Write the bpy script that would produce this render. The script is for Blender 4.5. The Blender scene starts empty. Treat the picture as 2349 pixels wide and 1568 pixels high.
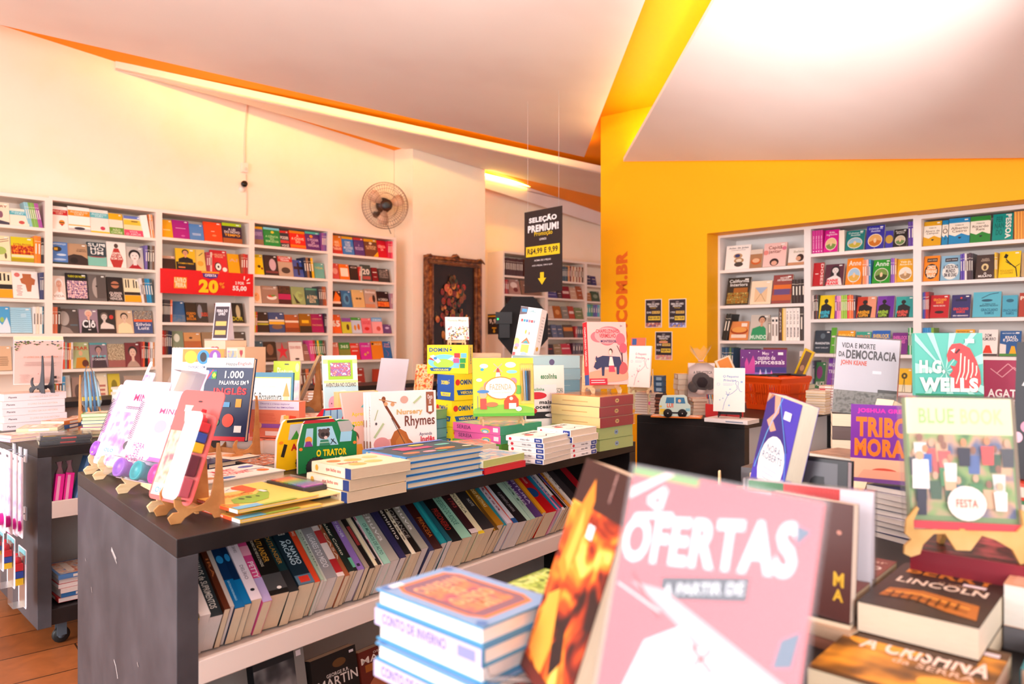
import bpy, math, random
from mathutils import Vector, Matrix
random.seed(7)
R = math.radians
SC = bpy.context.scene
COL = SC.collection
# ------------------------------------------------------------------ camera
FPX, CXP, HZ, CAMZ = 1700.0, 1174.5, 776.0, 1.40
cam_d = bpy.data.cameras.new('camera')
cam = bpy.data.objects.new('camera', cam_d); COL.objects.link(cam)
cam.location = (0, 0, CAMZ); cam.rotation_euler = (R(90), 0, 0)
cam_d.sensor_width = 36.0; cam_d.lens = 36.0*FPX/2349.0
cam_d.shift_y = (HZ-784.0)/2349.0
cam_d.clip_start = 0.05; cam_d.clip_end = 100
cam_d.dof.use_dof = True; cam_d.dof.focus_distance = 2.9; cam_d.dof.aperture_fstop = 3.2
SC.camera = cam
# ------------------------------------------------------------------ world, daylight, flash, exposure
w = bpy.data.worlds.new('world'); SC.world = w; w.use_nodes = True
bg = w.node_tree.nodes['Background']; bg.inputs[0].default_value = (0.97, 0.97, 1.0, 1); bg.inputs[1].default_value = 1.5
SC.view_settings.view_transform = 'Standard'; SC.view_settings.look = 'None'
SC.view_settings.gamma = 1; SC.view_settings.exposure = 0.12; SC.view_settings.use_curve_mapping = False
SC.cycles.use_denoising = True
SC.cycles.max_bounces = 8; SC.cycles.diffuse_bounces = 5; SC.cycles.transparent_max_bounces = 16
def area(name, loc, to, sx, sy, power, col):
    l = bpy.data.lights.new(name, 'AREA'); l.shape = 'RECTANGLE'; l.size = sx; l.size_y = sy; l.energy = power; l.color = col
    o = bpy.data.objects.new(name, l); COL.objects.link(o); o.location = loc
    o.rotation_euler = (Vector(to)-Vector(loc)).to_track_quat('-Z', 'Y').to_euler(); return o
# shop-front daylight behind the camera, towards its left
area('shopfront_daylight', (-3.9, -0.4, 1.8), (-0.6, 2.6, 0.8), 3.2, 2.2, 215, (1.0, 0.97, 0.97))
area('doorway_daylight', (1.2, -2.6, 2.2), (0.8, 4, 1.0), 3.0, 2.0, 80, (1.0, 0.96, 0.94))
# the photographer's flash bounced off the ceiling, and an added ceiling fill
def spot(name, loc, to, power, size, rad, col=(1, 1, 1)):
    l = bpy.data.lights.new(name, 'SPOT'); l.energy = power; l.spot_size = R(size); l.spot_blend = 1.0; l.shadow_soft_size = rad; l.color = col
    o = bpy.data.objects.new(name, l); COL.objects.link(o); o.location = loc
    o.rotation_euler = (Vector(to)-Vector(loc)).to_track_quat('-Z', 'Y').to_euler()
spot('bounced_flash', (0.9, 1.2, 1.9), (1.62, 3.7, 3.3), 950, 40, 0.05)
spot('added_ceiling_fill', (-0.3, 1.9, 1.6), (-0.6, 2.4, 3.6), 480, 165, 0.15, (1.0, 0.95, 0.92))  # added spot over the front table, only there to brighten the ceiling
# ------------------------------------------------------------------ pixels to places
def ray(px, py): return Vector(((px-CXP)/FPX, 1.0, (HZ-py)/FPX))
def on_z(px, py, z):
    r = ray(px, py); t = (z-CAMZ)/r.z; return Vector((r.x*t, t, z))
def at(px, py, Y):
    r = ray(px, py); return Vector((r.x*Y, Y, CAMZ+r.z*Y))
class VPlane:
    """vertical plane through (x,y) along direction d; n points away from the camera side"""
    def __init__(s, p, d):
        s.p = Vector((p[0], p[1])); s.d = Vector((d[0], d[1])).normalized()
        n = Vector((-s.d.y, s.d.x)); s.n = n if n.dot(s.p) > 0 else -n
    def off(s, k):
        q = s.p+s.n*k; return VPlane(q, s.d)
    def pt(s, px):                       # point under pixel column px
        k = (px-CXP)/FPX; t = s.n.dot(s.p)/(s.n.x*k+s.n.y); return Vector((k*t, t))
    def hit(s, px, py):
        q = s.pt(px); return Vector((q.x, q.y, CAMZ+(HZ-py)/FPX*q.y))
    def z(s, px, py): return s.hit(px, py).z
# ------------------------------------------------------------------ materials
def lin(c):
    if isinstance(c, str):
        c = c.lstrip('#')
        c = tuple(int(c[i:i+2], 16)/255 for i in (0, 2, 4)) if len(c) == 6 else tuple(int(q, 16)/15 for q in c)
    return tuple((x/12.92 if x <= 0.04045 else ((x+0.055)/1.055)**2.4) for x in c)
_m = {}
def mat(c, rough=0.45, spec=0.35, name=None, metal=0.0, coat=0.0):
    k = (c, rough, spec, metal, coat)
    if k in _m: return _m[k]
    m = bpy.data.materials.new(name or 'paint_'+str(c).strip('#')); m.use_nodes = True
    b = m.node_tree.nodes['Principled BSDF']
    b.inputs['Base Color'].default_value = (*lin(c), 1); b.inputs['Roughness'].default_value = rough
    b.inputs['Specular IOR Level'].default_value = spec; b.inputs['Metallic'].default_value = metal
    b.inputs['Coat Weight'].default_value = coat
    _m[k] = m; return m
def noise_mat(name, cols, scale=30, rough=0.5, detail=3, stretch=(1, 1, 1), dist=0.0, bump=0.0, spec=0.35, pos=None):
    k = ('n', tuple(cols), scale, rough, stretch, dist, bump)
    if k in _m: return _m[k]
    m = bpy.data.materials.new(name); m.use_nodes = True; nt = m.node_tree; b = nt.nodes['Principled BSDF']
    tc = nt.nodes.new('ShaderNodeTexCoord'); mp = nt.nodes.new('ShaderNodeMapping'); mp.inputs['Scale'].default_value = stretch
    nz = nt.nodes.new('ShaderNodeTexNoise'); nz.inputs['Scale'].default_value = scale; nz.inputs['Detail'].default_value = detail
    nz.inputs['Distortion'].default_value = dist
    cr = nt.nodes.new('ShaderNodeValToRGB'); el = cr.color_ramp.elements
    n = len(cols); ps = pos or [0.34+0.32*i/(max(1, n-1)) for i in range(n)]
    while len(el) < n: el.new(0.5)
    for i in range(n): el[i].position = ps[i]; el[i].color = (*lin(cols[i]), 1)
    nt.links.new(tc.outputs['Object'], mp.inputs[0]); nt.links.new(mp.outputs[0], nz.inputs['Vector'])
    nt.links.new(nz.outputs[0], cr.inputs[0]); nt.links.new(cr.outputs[0], b.inputs['Base Color'])
    b.inputs['Roughness'].default_value = rough; b.inputs['Specular IOR Level'].default_value = spec
    if bump:
        bp = nt.nodes.new('ShaderNodeBump'); bp.inputs['Strength'].default_value = bump; bp.inputs['Distance'].default_value = 0.002
        nt.links.new(nz.outputs[0], bp.inputs['Height']); nt.links.new(bp.outputs[0], b.inputs['Normal'])
    _m[k] = m; return m
def emit_mat(name, c, s):
    m = bpy.data.materials.new(name); m.use_nodes = True; b = m.node_tree.nodes['Principled BSDF']
    b.inputs['Base Color'].default_value = (*lin(c), 1); b.inputs['Emission Color'].default_value = (*lin(c), 1); b.inputs['Emission Strength'].default_value = s; return m
def clear_mat(name, tint='ffffff', alpha=0.25, rough=0.06):
    """thin clear plastic: see-through with a gloss that grows towards grazing angles; alpha adds a little body"""
    m = bpy.data.materials.new(name); m.use_nodes = True; nt = m.node_tree
    for n in list(nt.nodes): nt.nodes.remove(n)
    N_ = nt.nodes.new; out = N_('ShaderNodeOutputMaterial'); mx = N_('ShaderNodeMixShader'); m2 = N_('ShaderNodeMixShader')
    tr = N_('ShaderNodeBsdfTransparent'); tr.inputs[0].default_value = (0.97, 0.97, 0.97, 1); gl = N_('ShaderNodeBsdfGlossy'); gl.inputs['Roughness'].default_value = rough
    df = N_('ShaderNodeBsdfDiffuse'); df.inputs[0].default_value = (*lin(tint), 1); fr_ = N_('ShaderNodeFresnel'); fr_.inputs[0].default_value = 1.22
    m2.inputs[0].default_value = alpha*0.35
    nt.links.new(tr.outputs[0], m2.inputs[1]); nt.links.new(df.outputs[0], m2.inputs[2])
    nt.links.new(fr_.outputs[0], mx.inputs[0]); nt.links.new(m2.outputs[0], mx.inputs[1]); nt.links.new(gl.outputs[0], mx.inputs[2]); nt.links.new(mx.outputs[0], out.inputs[0])
    return m
# ------------------------------------------------------------------ mesh builder
class MB:
    def __init__(s): s.v = []; s.f = []; s.mi = []; s.mats = []; s.sm = []
    def m(s, mt):
        if mt not in s.mats: s.mats.append(mt)
        return s.mats.index(mt)
    def poly(s, pts, mt, smooth=False):
        b = len(s.v); s.v += [tuple(p) for p in pts]; s.f.append(tuple(range(b, b+len(pts)))); s.mi.append(s.m(mt)); s.sm.append(smooth)
    def mesh(s, vs, fs, mt, smooth=False):
        b = len(s.v); s.v += [tuple(p) for p in vs]; i = s.m(mt)
        for f in fs: s.f.append(tuple(b+k for k in f)); s.mi.append(i); s.sm.append(smooth)
    def box(s, x0, y0, z0, x1, y1, z1, mt, M=None):
        vs = [(x, y, z) for z in (z0, z1) for y in (y0, y1) for x in (x0, x1)]
        if M is not None: vs = [M @ Vector(q) for q in vs]
        s.mesh(vs, [(0, 2, 3, 1), (4, 5, 7, 6), (0, 1, 5, 4), (2, 6, 7, 3), (0, 4, 6, 2), (1, 3, 7, 5)], mt)
    def prism(s, pts, h0, h1, mt, axis='y', M=None, cap=True):
        """extrude 2-D outline pts between h0 and h1 along an axis"""
        def P(a, b, h):
            q = {'y': (a, h, b), 'z': (a, b, h), 'x': (h, a, b)}[axis]
            return (M @ Vector(q)) if M is not None else q
        n = len(pts); vs = [P(a, b, h0) for a, b in pts]+[P(a, b, h1) for a, b in pts]
        fs = [(i, (i+1) % n, n+(i+1) % n, n+i) for i in range(n)]
        if cap: fs += [tuple(range(n-1, -1, -1)), tuple(range(n, 2*n))]
        s.mesh(vs, fs, mt)
    def tube(s, path, r, mt, k=8, M=None, cap=True, closed=False):
        path = [Vector(p) for p in path]; n = len(path); vs = []; fs = []
        rs = r if isinstance(r, (list, tuple)) else [r]*n; up = None
        for i, p in enumerate(path):
            a = path[(i-1) % n] if (i > 0 or closed) else p; b = path[(i+1) % n] if (i < n-1 or closed) else p
            t = (b-a).normalized()
            if up is None: up = t.orthogonal().normalized()
            up = (up-t*up.dot(t)); up = up.normalized() if up.length > 1e-6 else t.orthogonal().normalized()
            sd = t.cross(up)
            for j in range(k):
                an = 2*math.pi*j/k; vs.append(p+(up*math.cos(an)+sd*math.sin(an))*rs[i])
        for i in range(n if closed else n-1):
            for j in range(k): fs.append((i*k+j, i*k+(j+1) % k, ((i+1) % n)*k+(j+1) % k, ((i+1) % n)*k+j))
        if cap and not closed: fs += [tuple(range(k-1, -1, -1)), tuple((n-1)*k+j for j in range(k))]
        if M is not None: vs = [M @ q for q in vs]
        s.mesh(vs, fs, mt, True)
    def lathe(s, prof, mt, k=20, M=None):
        """prof: (radius, height) about z"""
        vs = []; fs = []; n = len(prof)
        for rr, z in prof:
            for j in range(k): a = 2*math.pi*j/k; vs.append(Vector((rr*math.cos(a), rr*math.sin(a), z)))
        for i in range(n-1):
            for j in range(k): fs.append((i*k+j, i*k+(j+1) % k, (i+1)*k+(j+1) % k, (i+1)*k+j))
        fs += [tuple(range(k-1, -1, -1)), tuple((n-1)*k+j for j in range(k))]
        if M is not None: vs = [M @ q for q in vs]
        s.mesh(vs, fs, mt, True)
    def build(s, name, parent=None, Mw=None):
        me = bpy.data.meshes.new(name); me.from_pydata(s.v, [], s.f)
        for m_ in s.mats: me.materials.append(m_)
        me.polygons.foreach_set('material_index', s.mi); me.polygons.foreach_set('use_smooth', s.sm); me.update()
        o = bpy.data.objects.new(name, me); COL.objects.link(o)
        if parent is not None: o.parent = parent
        if Mw is not None: o.matrix_world = Mw
        return o
def empty(name, Mw):
    o = bpy.data.objects.new(name, None); o.empty_display_size = 0.05; COL.objects.link(o); o.matrix_world = Mw; return o
def tag(o, label, cat, group=None, kind=None):
    if label: o['label'] = label
    if cat: o['category'] = cat
    if group: o['group'] = group
    if kind: o['kind'] = kind
    return o
def struct(o): o['kind'] = 'structure'; return o
def smooth_bevel(o, wdt=0.002, seg=2):
    b = o.modifiers.new('edge', 'BEVEL'); b.width = wdt; b.segments = seg; b.limit_method = 'ANGLE'; return o
# ------------------------------------------------------------------ flat artwork: shapes and lettering on a cover
_txt = {}
def text_geo(t, bold):
    k = (t, bold)
    if k in _txt: return _txt[k]
    c = bpy.data.curves.new('lettering', 'FONT'); c.body = t; c.resolution_u = 3; c.offset = bold; c.align_x = 'CENTER'
    c.space_line = 0.85; c.space_character = 1+bold*2.2
    o = bpy.data.objects.new('lettering', c); me = bpy.data.meshes.new_from_object(o)
    vs = [(v.co.x, v.co.y) for v in me.vertices]; fs = [tuple(p.vertices) for p in me.polygons]
    bpy.data.objects.remove(o); bpy.data.curves.remove(c); bpy.data.meshes.remove(me)
    if vs:
        x0 = min(v[0] for v in vs); x1 = max(v[0] for v in vs); y0 = min(v[1] for v in vs); y1 = max(v[1] for v in vs)
        vs = [((a-x0)/max(x1-x0, 1e-6), (b-y0)/max(y1-y0, 1e-6)) for a, b in vs]
    _txt[k] = (vs, fs); return _txt[k]
def art(mb, ops, W, H, place, step=0.0004):
    """ops in 0..1 cover coordinates; place(a, b, d) maps metres across, up, and off the surface"""
    z = step
    def M_(c): return c if isinstance(c, bpy.types.Material) else mat(c, 0.4)
    for op in ops:
        k = op[0]
        if k == 'r':
            _, x0, y0, x1, y1, c = op; mb.poly([place(a*W, b*H, z) for a, b in ((x0, y0), (x1, y0), (x1, y1), (x0, y1))], M_(c))
        elif k == 'e':
            _, cx, cy, rx, ry, c = op; n = 20; cl = lambda v: min(1.0, max(0.0, v))
            mb.poly([place(cl(cx+rx*math.cos(6.2832*i/n))*W, cl(cy+ry*math.sin(6.2832*i/n))*H, z) for i in range(n)], M_(c))
        elif k == 'p':
            _, pts, c = op; mb.poly([place(a*W, b*H, z) for a, b in pts], M_(c))
        elif k == 'l':                       # a line of given width (fraction of W)
            _, pts, wd, c = op; h = wd*W/2
            for (a0, b0), (a1, b1) in zip(pts, pts[1:]):
                p = Vector((a0*W, b0*H)); q = Vector((a1*W, b1*H)); d = (q-p)
                if d.length < 1e-6: continue
                d.normalize(); nn = Vector((-d.y, d.x))*h
                mb.poly([place(*(p-nn), z), place(*(q-nn), z), place(*(q+nn), z), place(*(p+nn), z)], M_(c))
        elif k in 'tvu':                     # t text in box, v rotated (reads downwards), u rotated (reads upwards)
            _, s, x0, y0, x1, y1, c = op[:7]; bold = op[7] if len(op) > 7 else 0.02
            vs, fs = text_geo(s, bold)
            sl = op[8] if len(op) > 8 else 0
            if k == 't': q = [place((x0+(x1-x0)*a)*W, (y0+(y1-y0)*b+sl*a)*H, z) for a, b in vs]
            elif k == 'v': q = [place((x0+(x1-x0)*b)*W, (y1-(y1-y0)*a)*H, z) for a, b in vs]
            else: q = [place((x1-(x1-x0)*b)*W, (y0+(y1-y0)*a)*H, z) for a, b in vs]
            mb.mesh(q, fs, M_(c))
        z += step*0.35 if k != 'x' else 0
# ================================================================== the room
LW = VPlane((at(240, 0, 6.6).x, 6.6), ((2840-CXP)/FPX, 1))          # front plane of the cases along the left wall
LWALL = LW.off(0.36)
RW = VPlane((at(1748, 0, 6.5).x, 6.5), ((-600-CXP)/FPX, 1))         # front plane of the cases in the yellow wall
YW = RW.off(-0.2)                                                    # face of the yellow wall
plaster = noise_mat('cream_plaster', ['fdead0', 'feecd6', 'feedd8'], 2.2, 0.75, 2, spec=0.2)
yellow = mat('ffb700', 0.55, 0.25, 'yellow_wall_paint')
yellow2 = mat('fd9800', 0.6, 0.2, 'yellow_slab_paint')
gyps = noise_mat('ceiling_gypsum', ['efdcd4', 'f3e2da', 'f5e5dd'], 1.2, 0.8, 2, spec=0.15)
floor_m = None
def wood_floor():
    m = bpy.data.materials.new('wood_floor'); m.use_nodes = True; nt = m.node_tree; b = nt.nodes['Principled BSDF']
    tc = nt.nodes.new('ShaderNodeTexCoord'); mp = nt.nodes.new('ShaderNodeMapping'); mp.inputs['Rotation'].default_value = (0, 0, R(-40))
    br = nt.nodes.new('ShaderNodeTexBrick'); br.inputs['Scale'].default_value = 1.0; br.inputs['Brick Width'].default_value = 1.3; br.inputs['Row Height'].default_value = 0.3
    br.inputs['Mortar Size'].default_value = 0.004; br.inputs['Color1'].default_value = (*lin('b0683a'), 1); br.inputs['Color2'].default_value = (*lin('a35c30'), 1); br.inputs['Mortar'].default_value = (*lin('4a2c1a'), 1)
    nz = nt.nodes.new('ShaderNodeTexNoise'); nz.inputs['Scale'].default_value = 6; nz.inputs['Detail'].default_value = 6; nz.inputs['Distortion'].default_value = 1.5
    cr = nt.nodes.new('ShaderNodeValToRGB'); cr.color_ramp.elements[0].color = (.45, .45, .45, 1); cr.color_ramp.elements[1].color = (1.25, 1.2, 1.1, 1)
    mx = nt.nodes.new('ShaderNodeMixRGB'); mx.blend_type = 'MULTIPLY'; mx.inputs[0].default_value = 1
    nt.links.new(tc.outputs['Object'], mp.inputs[0]); nt.links.new(mp.outputs[0], br.inputs['Vector']); nt.links.new(mp.outputs[0], nz.inputs['Vector'])
    nt.links.new(nz.outputs[0], cr.inputs[0]); nt.links.new(br.outputs[0], mx.inputs[1]); nt.links.new(cr.outputs[0], mx.inputs[2]); nt.links.new(mx.outputs[0], b.inputs['Base Color'])
    b.inputs['Roughness'].default_value = 0.35; return m
mb = MB(); mb.box(-9, -4, -0.1, 9, 20, 0, wood_floor()); struct(mb.build('floor'))
def slab_poly(name, pts, th, mt, up=True):
    """a panel: polygon of 3-D points with thickness th upwards"""
    mb = MB(); n = len(pts); vs = [Vector(p) for p in pts]+[Vector(p)+Vector((0, 0, th)) for p in pts]
    mb.mesh(vs, [tuple(range(n-1, -1, -1)), tuple(range(n, 2*n))]+[(i, (i+1) % n, n+(i+1) % n, n+i) for i in range(n)], mt)
    return struct(mb.build(name))
class Plane3:
    def __init__(s, a, b, c): s.a = Vector(a); s.n = (Vector(b)-s.a).cross(Vector(c)-s.a).normalized()
    def hit(s, px, py):
        r = ray(px, py); t = s.n.dot(s.a-Vector((0, 0, CAMZ)))/s.n.dot(r); return Vector((0, 0, CAMZ))+r*t
    def z(s, x, y): return s.a.z-(s.n.x*(x-s.a.x)+s.n.y*(y-s.a.y))/s.n.z
# painted slab over everything
S1, S2 = LWALL.hit(0, 57), LWALL.hit(920, 350)
SL = Plane3(S1, S2, (1.0, 4.4, 3.72))
q = [(-9, -3), (9, -3), (9, 18), (-9, 18)]
slab_poly('ceiling', [(x, y, SL.z(x, y)) for x, y in q], 0.15, yellow2)
# hung gypsum panel over the middle of the shop
P1, P2, P3 = at(0, 57, 6.0), at(1340, 360, 8.3), at(1480, 0, 4.6)
d = (P3-P2); P3e = P2+d*2.6; E1 = P1+(P1-P2)*0.75; E2 = E1+(P3e-P2)*1.0
slab_poly('ceiling_panel_middle', [P2, E1, E2, P3e], 0.04, gyps)
# hung panel over the yellow wall's side
A, B_, C_ = at(1430, 370, 7.25), at(2349, 362, 4.95), at(1640, 0, 4.3)
dA = (C_-A); Ce = A+dA*2.2; Be = A+(B_-A)*1.5; De = Be+(Ce-A)
slab_poly('ceiling_panel_right', [A, Ce, De, Be], 0.035, gyps)
# panels along the left wall, each with an upstand that faces the room
def strip_panel(name, a, b, far, rise, back):
    mb = MB(); up = Vector((0, 0, rise)); n = len(far)
    pts = [a, b]+far; k = len(pts)
    vs = [Vector(p) for p in pts]+[Vector(p)+Vector((0, 0, 0.02)) for p in pts]
    mb.mesh(vs, [tuple(range(k-1, -1, -1)), tuple(range(k, 2*k))]+[(i, (i+1) % k, k+(i+1) % k, k+i) for i in range(k)], gyps)
    dn = (b-a).cross(Vector((0, 0, 1))).normalized()*(0.03)
    if dn.y < 0: dn = -dn
    vs = [a, b, b+dn, a+dn, a+up, b+up, b+dn+up, a+dn+up]
    mb.mesh(vs, [(0, 1, 5, 4), (1, 2, 6, 5), (2, 3, 7, 6), (3, 0, 4, 7), (4, 5, 6, 7)], gyps)
    return struct(mb.build(name))
Ca = LWALL.off(-0.02).hit(265, 160); Cb = at(1378, 396, 9.0); Cb2 = Cb+(Cb-Ca)*0.25
CP = Plane3(Ca, Cb, LWALL.off(-0.12).hit(930, 347)-Vector((0, 0, 0.0)))
strip_panel('ceiling_panel_left', Ca, Cb2, [CP.hit(1600, 512), CP.hit(1378, 455), CP.hit(930, 343), CP.hit(560, 238)], 0.085, 0)
Da = LWALL.off(-0.3).hit(1000, 388); Db = at(1378, 480, 12.0); Db2 = Db+(Db-Da)*0.3
DP = Plane3(Da, Db, LWALL.off(-0.1).hit(1378, 516))
strip_panel('ceiling_panel_back', Da, Db2, [DP.hit(1560, 558), DP.hit(1378, 516), DP.hit(1115, 432)], 0.085, 0)
# concealed light strips lying in the gaps
led = emit_mat('cove_light_tube', 'ffe680', 60); led3 = emit_mat('cove_light_tube_strong', 'ffdf60', 45)
led2 = emit_mat('cove_light_tube_soft', 'ffe8a8', 40)
def tube_light(name, a, b, label, m_=None):
    mb = MB(); mb.tube([a, b], 0.014, m_ or led, 6); o = mb.build(name); tag(o, label, 'light', 'concealed cove tubes')
up = Vector((0, 0, 0.07))
def shift(a, b, k, dz):
    n = (b-a).cross(Vector((0, 0, 1))).normalized(); return a+n*k+Vector((0, 0, dz)), b+n*k+Vector((0, 0, dz))
a, b = shift(C_.lerp(A, 0.04), A, -0.09, 0.07)
a, b = A.lerp(Ce, 0.02)+Vector((0.03, 0, 0.055)), A.lerp(Ce, 0.9)+Vector((0.03, 0, 0.055))
tube_light('cove_light', a, b, 'long warm tube hidden above the pink ceiling panel over the yellow wall', led2)
for i, (u0, u1) in enumerate(((0.22, 0.5), (0.5, 0.78), (0.78, 1.0))):
    dn = (Cb-Ca).cross(Vector((0, 0, 1))).normalized()*0.08
    if dn.y < 0: dn = -dn
    off = Vector((-(P2-P1).normalized().y*-0.06*-1, -0.06, 0.06))
    tube_light('cove_light', P1.lerp(P2, u0+.01)+off, P1.lerp(P2, u1-.01)+off,
               'warm tube in the long wall-side ceiling gap, '+('end by the cable', 'middle of three', 'end by the yellow wall')[i])
dn = (Db-Da).cross(Vector((0, 0, 1))).normalized()*0.08
if dn.y < 0: dn = -dn
ce0, ce1 = CP.hit(985, 356), CP.hit(1378, 455)
tube_light('cove_light', Da.lerp(Db, .04)-dn*.6+Vector((0, 0, 0.075)), Da.lerp(Db, .98)-dn*.6+Vector((0, 0, 0.075)), 'warm tube in the short ceiling gap above the painting', led3)
def wall_run(name, pl, px0, px1, th, mt, zt=None, ext0=0, ext1=0, z0=0.0):
    """vertical wall with its face on plane pl between two pixel columns, going up to the slab"""
    a = pl.pt(px0)-pl.d*ext0*(1 if pl.d.y > 0 else -1); b = pl.pt(px1)+pl.d*ext1*(1 if pl.d.y > 0 else -1); c = b+pl.n*th; dd = a+pl.n*th
    mb = MB(); q = [a, b, c, dd]
    vs = [(p.x, p.y, z0) for p in q]+[(p.x, p.y, (zt if zt else SL.z(p.x, p.y)+0.02)) for p in q]
    mb.mesh(vs, [(0, 1, 5, 4), (1, 2, 6, 5), (2, 3, 7, 6), (3, 0, 4, 7), (4, 5, 6, 7), (0, 3, 2, 1)], mt)
    return struct(mb.build(name))
wall_run('wall_left', LWALL, -60, 1390, 0.2, plaster, ext0=2.5, ext1=4)
# the pier that carries the painting
PIER = LW.off(-0.02)
wall_run('wall_pier', PIER, 947, 1113, 0.37, plaster)
wall_run('wall_end', VPlane((0, 16.5), (1, 0)), 1000, 2300, 0.2, plaster)
# yellow wall with a niche for the cases
zt_n = [YW.z(1622, 530), YW.z(2349, 464)]
NICHE_Z = sum(zt_n)/2
def panelseg(name, a, b, za, zb, za1, zb1, th, mt):
    mb = MB(); n = YW.n*th
    vs = [(a.x, a.y, za), (b.x, b.y, zb), (b.x+n.x, b.y+n.y, zb), (a.x+n.x, a.y+n.y, za), (a.x, a.y, za1), (b.x, b.y, zb1), (b.x+n.x, b.y+n.y, zb1), (a.x+n.x, a.y+n.y, za1)]
    mb.mesh(vs, [(0, 1, 5, 4), (1, 2, 6, 5), (2, 3, 7, 6), (3, 0, 4, 7), (4, 5, 6, 7), (0, 3, 2, 1)], mt)
    return mb
y0, y1, y2 = YW.pt(1378), YW.pt(1622), YW.pt(2349)+ (YW.pt(2349)-YW.pt(1622)).normalized()*2.2
zz = lambda p: SL.z(p.x, p.y)+0.02
mb = MB()
for (p, q, za, zb, za1, zb1) in ((y0, y1, 0, 0, zz(y0), zz(y1)), (y1, y2, NICHE_Z, NICHE_Z, zz(y1), zz(y2))):
    n = YW.n*0.62
    vs = [(p.x, p.y, za), (q.x, q.y, zb), (q.x+n.x, q.y+n.y, zb), (p.x+n.x, p.y+n.y, za), (p.x, p.y, za1), (q.x, q.y, zb1), (q.x+n.x, q.y+n.y, zb1), (p.x+n.x, p.y+n.y, za1)]
    mb.mesh(vs, [(0, 1, 5, 4), (1, 2, 6, 5), (2, 3, 7, 6), (3, 0, 4, 7), (4, 5, 6, 7), (0, 3, 2, 1)], yellow)
p, q = y1+YW.n*0.58, y2+YW.n*0.58
n = YW.n*0.05
vs = [(p.x, p.y, 0), (q.x, q.y, 0), (q.x+n.x, q.y+n.y, 0), (p.x+n.x, p.y+n.y, 0), (p.x, p.y, NICHE_Z), (q.x, q.y, NICHE_Z), (q.x+n.x, q.y+n.y, NICHE_Z), (p.x+n.x, p.y+n.y, NICHE_Z)]
mb.mesh(vs, [(0, 1, 5, 4), (1, 2, 6, 5), (2, 3, 7, 6), (3, 0, 4, 7), (4, 5, 6, 7), (0, 3, 2, 1)], yellow)
# the website lettering painted on the wall
def wall_place(pl, px, z0):
    o = pl.pt(px); d = pl.d if pl.d.x > 0 else -pl.d
    return lambda a, b, e: Vector((o.x+d.x*a-pl.n.x*e, o.y+d.y*a-pl.n.y*e, z0+b))
o_ = YW.pt(1413); zb_ = YW.z(1413, 872); zt_ = YW.z(1440, 575)
wd = (YW.pt(1440)-o_).length
art(mb, [('u', 'LIVRO.COM.BR', 0, 0, 1, 1, 'ea6a00', 0.06)], wd, zt_-zb_, wall_place(YW, 1413, zb_), 0.002)
struct(mb.build('wall_right'))
# ------------------------------------------------------------------ bookcases
white_case = mat('f4ebe6', 0.45, 0.3, 'white_melamine')
warm_case = mat('f7e6d8', 0.45, 0.3, 'cream_melamine')
def bookcase(name, label, pl, pxa, pxb, top_py, shelf_pys, midpx, depth, mt, side=0.028, zbot=0.0, shift_z=0, group=None, holes=True):
    """case whose front lies on pl from pixel column pxa to pxb; shelves given by the picture row of their front edge at midpx"""
    a, b = pl.pt(pxa), pl.pt(pxb); W = (b-a).length; d = (b-a).normalized(); yv = pl.n
    M = Matrix(((d.x, yv.x, 0, a.x), (d.y, yv.y, 0, a.y), (0, 0, 1, 0), (0, 0, 0, 1)))
    zt = pl.z(midpx, top_py)
    root = empty(name, M); tag(root, label, 'bookcase', group)
    def part(nm, *bx):
        mb = MB(); mb.box(*bx, mt); o = mb.build(nm, root); o.matrix_parent_inverse = Matrix(); o.matrix_basis = Matrix(); return o
    part('side_panel', 0, 0, zbot, side, depth, zt); part('side_panel', W-side, 0, zbot, W, depth, zt)
    part('top_panel', side, 0, zt-0.03, W-side, depth, zt)
    part('back_panel', side, depth-0.012, zbot, W-side, depth, zt-0.03)
    zs = []
    for sy in shelf_pys:
        z = pl.z(midpx, sy); zs.append(z); part('shelf', side, 0.002, z-0.026, W-side, depth-0.012, z)
    k = zs[-1]-0.33
    while k > 0.06: part('shelf', side, 0.002, k-0.026, W-side, depth-0.012, k); zs.append(k); k -= 0.33
    return dict(M=M, W=W, zs=zs, zt=zt, pl=pl, a=a, d=d, depth=depth, side=side)
CASES = {}
lc = 'white bookcase of face-out books '
for key, pa, pb, tp, sp, mx, lab in (
    ('u1', -150, 112, 446, (518, 601, 685, 765, 850), 50, 'cream open bookcase at the outer end of the left wall row, cut by the frame'),
    ('u2', 112, 365, 465, (535, 611.5, 691, 765, 844), 240, 'cream open bookcase of biographies beside the red offer banner'),
    ('u3', 365, 578, 492, (552, 623, 740, 812), 470, 'cream open bookcase that carries the red offer banner'),
    ('u4', 578, 758, 514, (568, 634, 698, 763, 829), 665, 'cream open bookcase between the red banner case and the last one'),
    ('u5', 758, 909, 536, (587, 644, 706, 765, 825), 835, 'cream open bookcase under the wall fan, last of its row')):
    CASES[key] = bookcase('bookcase', lab, LW, pa, pb, tp, sp, mx, 0.34, warm_case, group='open bookcases along the left wall')
for key, pa, pb, tp, sp, mx, lab in (
    ('r1', 1645, 1852, 528, (613.5, 698, 781, 862), 1748, 'white bookcase of cookery and fashion books in the yellow niche'),
    ('r2', 1852, 2104, 505, (573, 652, 730, 812, 896), 1975, 'white bookcase of bright novels, middle of the yellow niche'),
    ('r3', 2104, 2400, 481, (557, 641, 729, 817, 900), 2225, 'white bookcase of classics at the outer end of the yellow niche')):
    CASES[key] = bookcase('bookcase', lab, RW, pa, pb, tp, sp, mx, 0.33, white_case, group='white bookcases in the yellow niche')
BK = LW.off(0.05)
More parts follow.
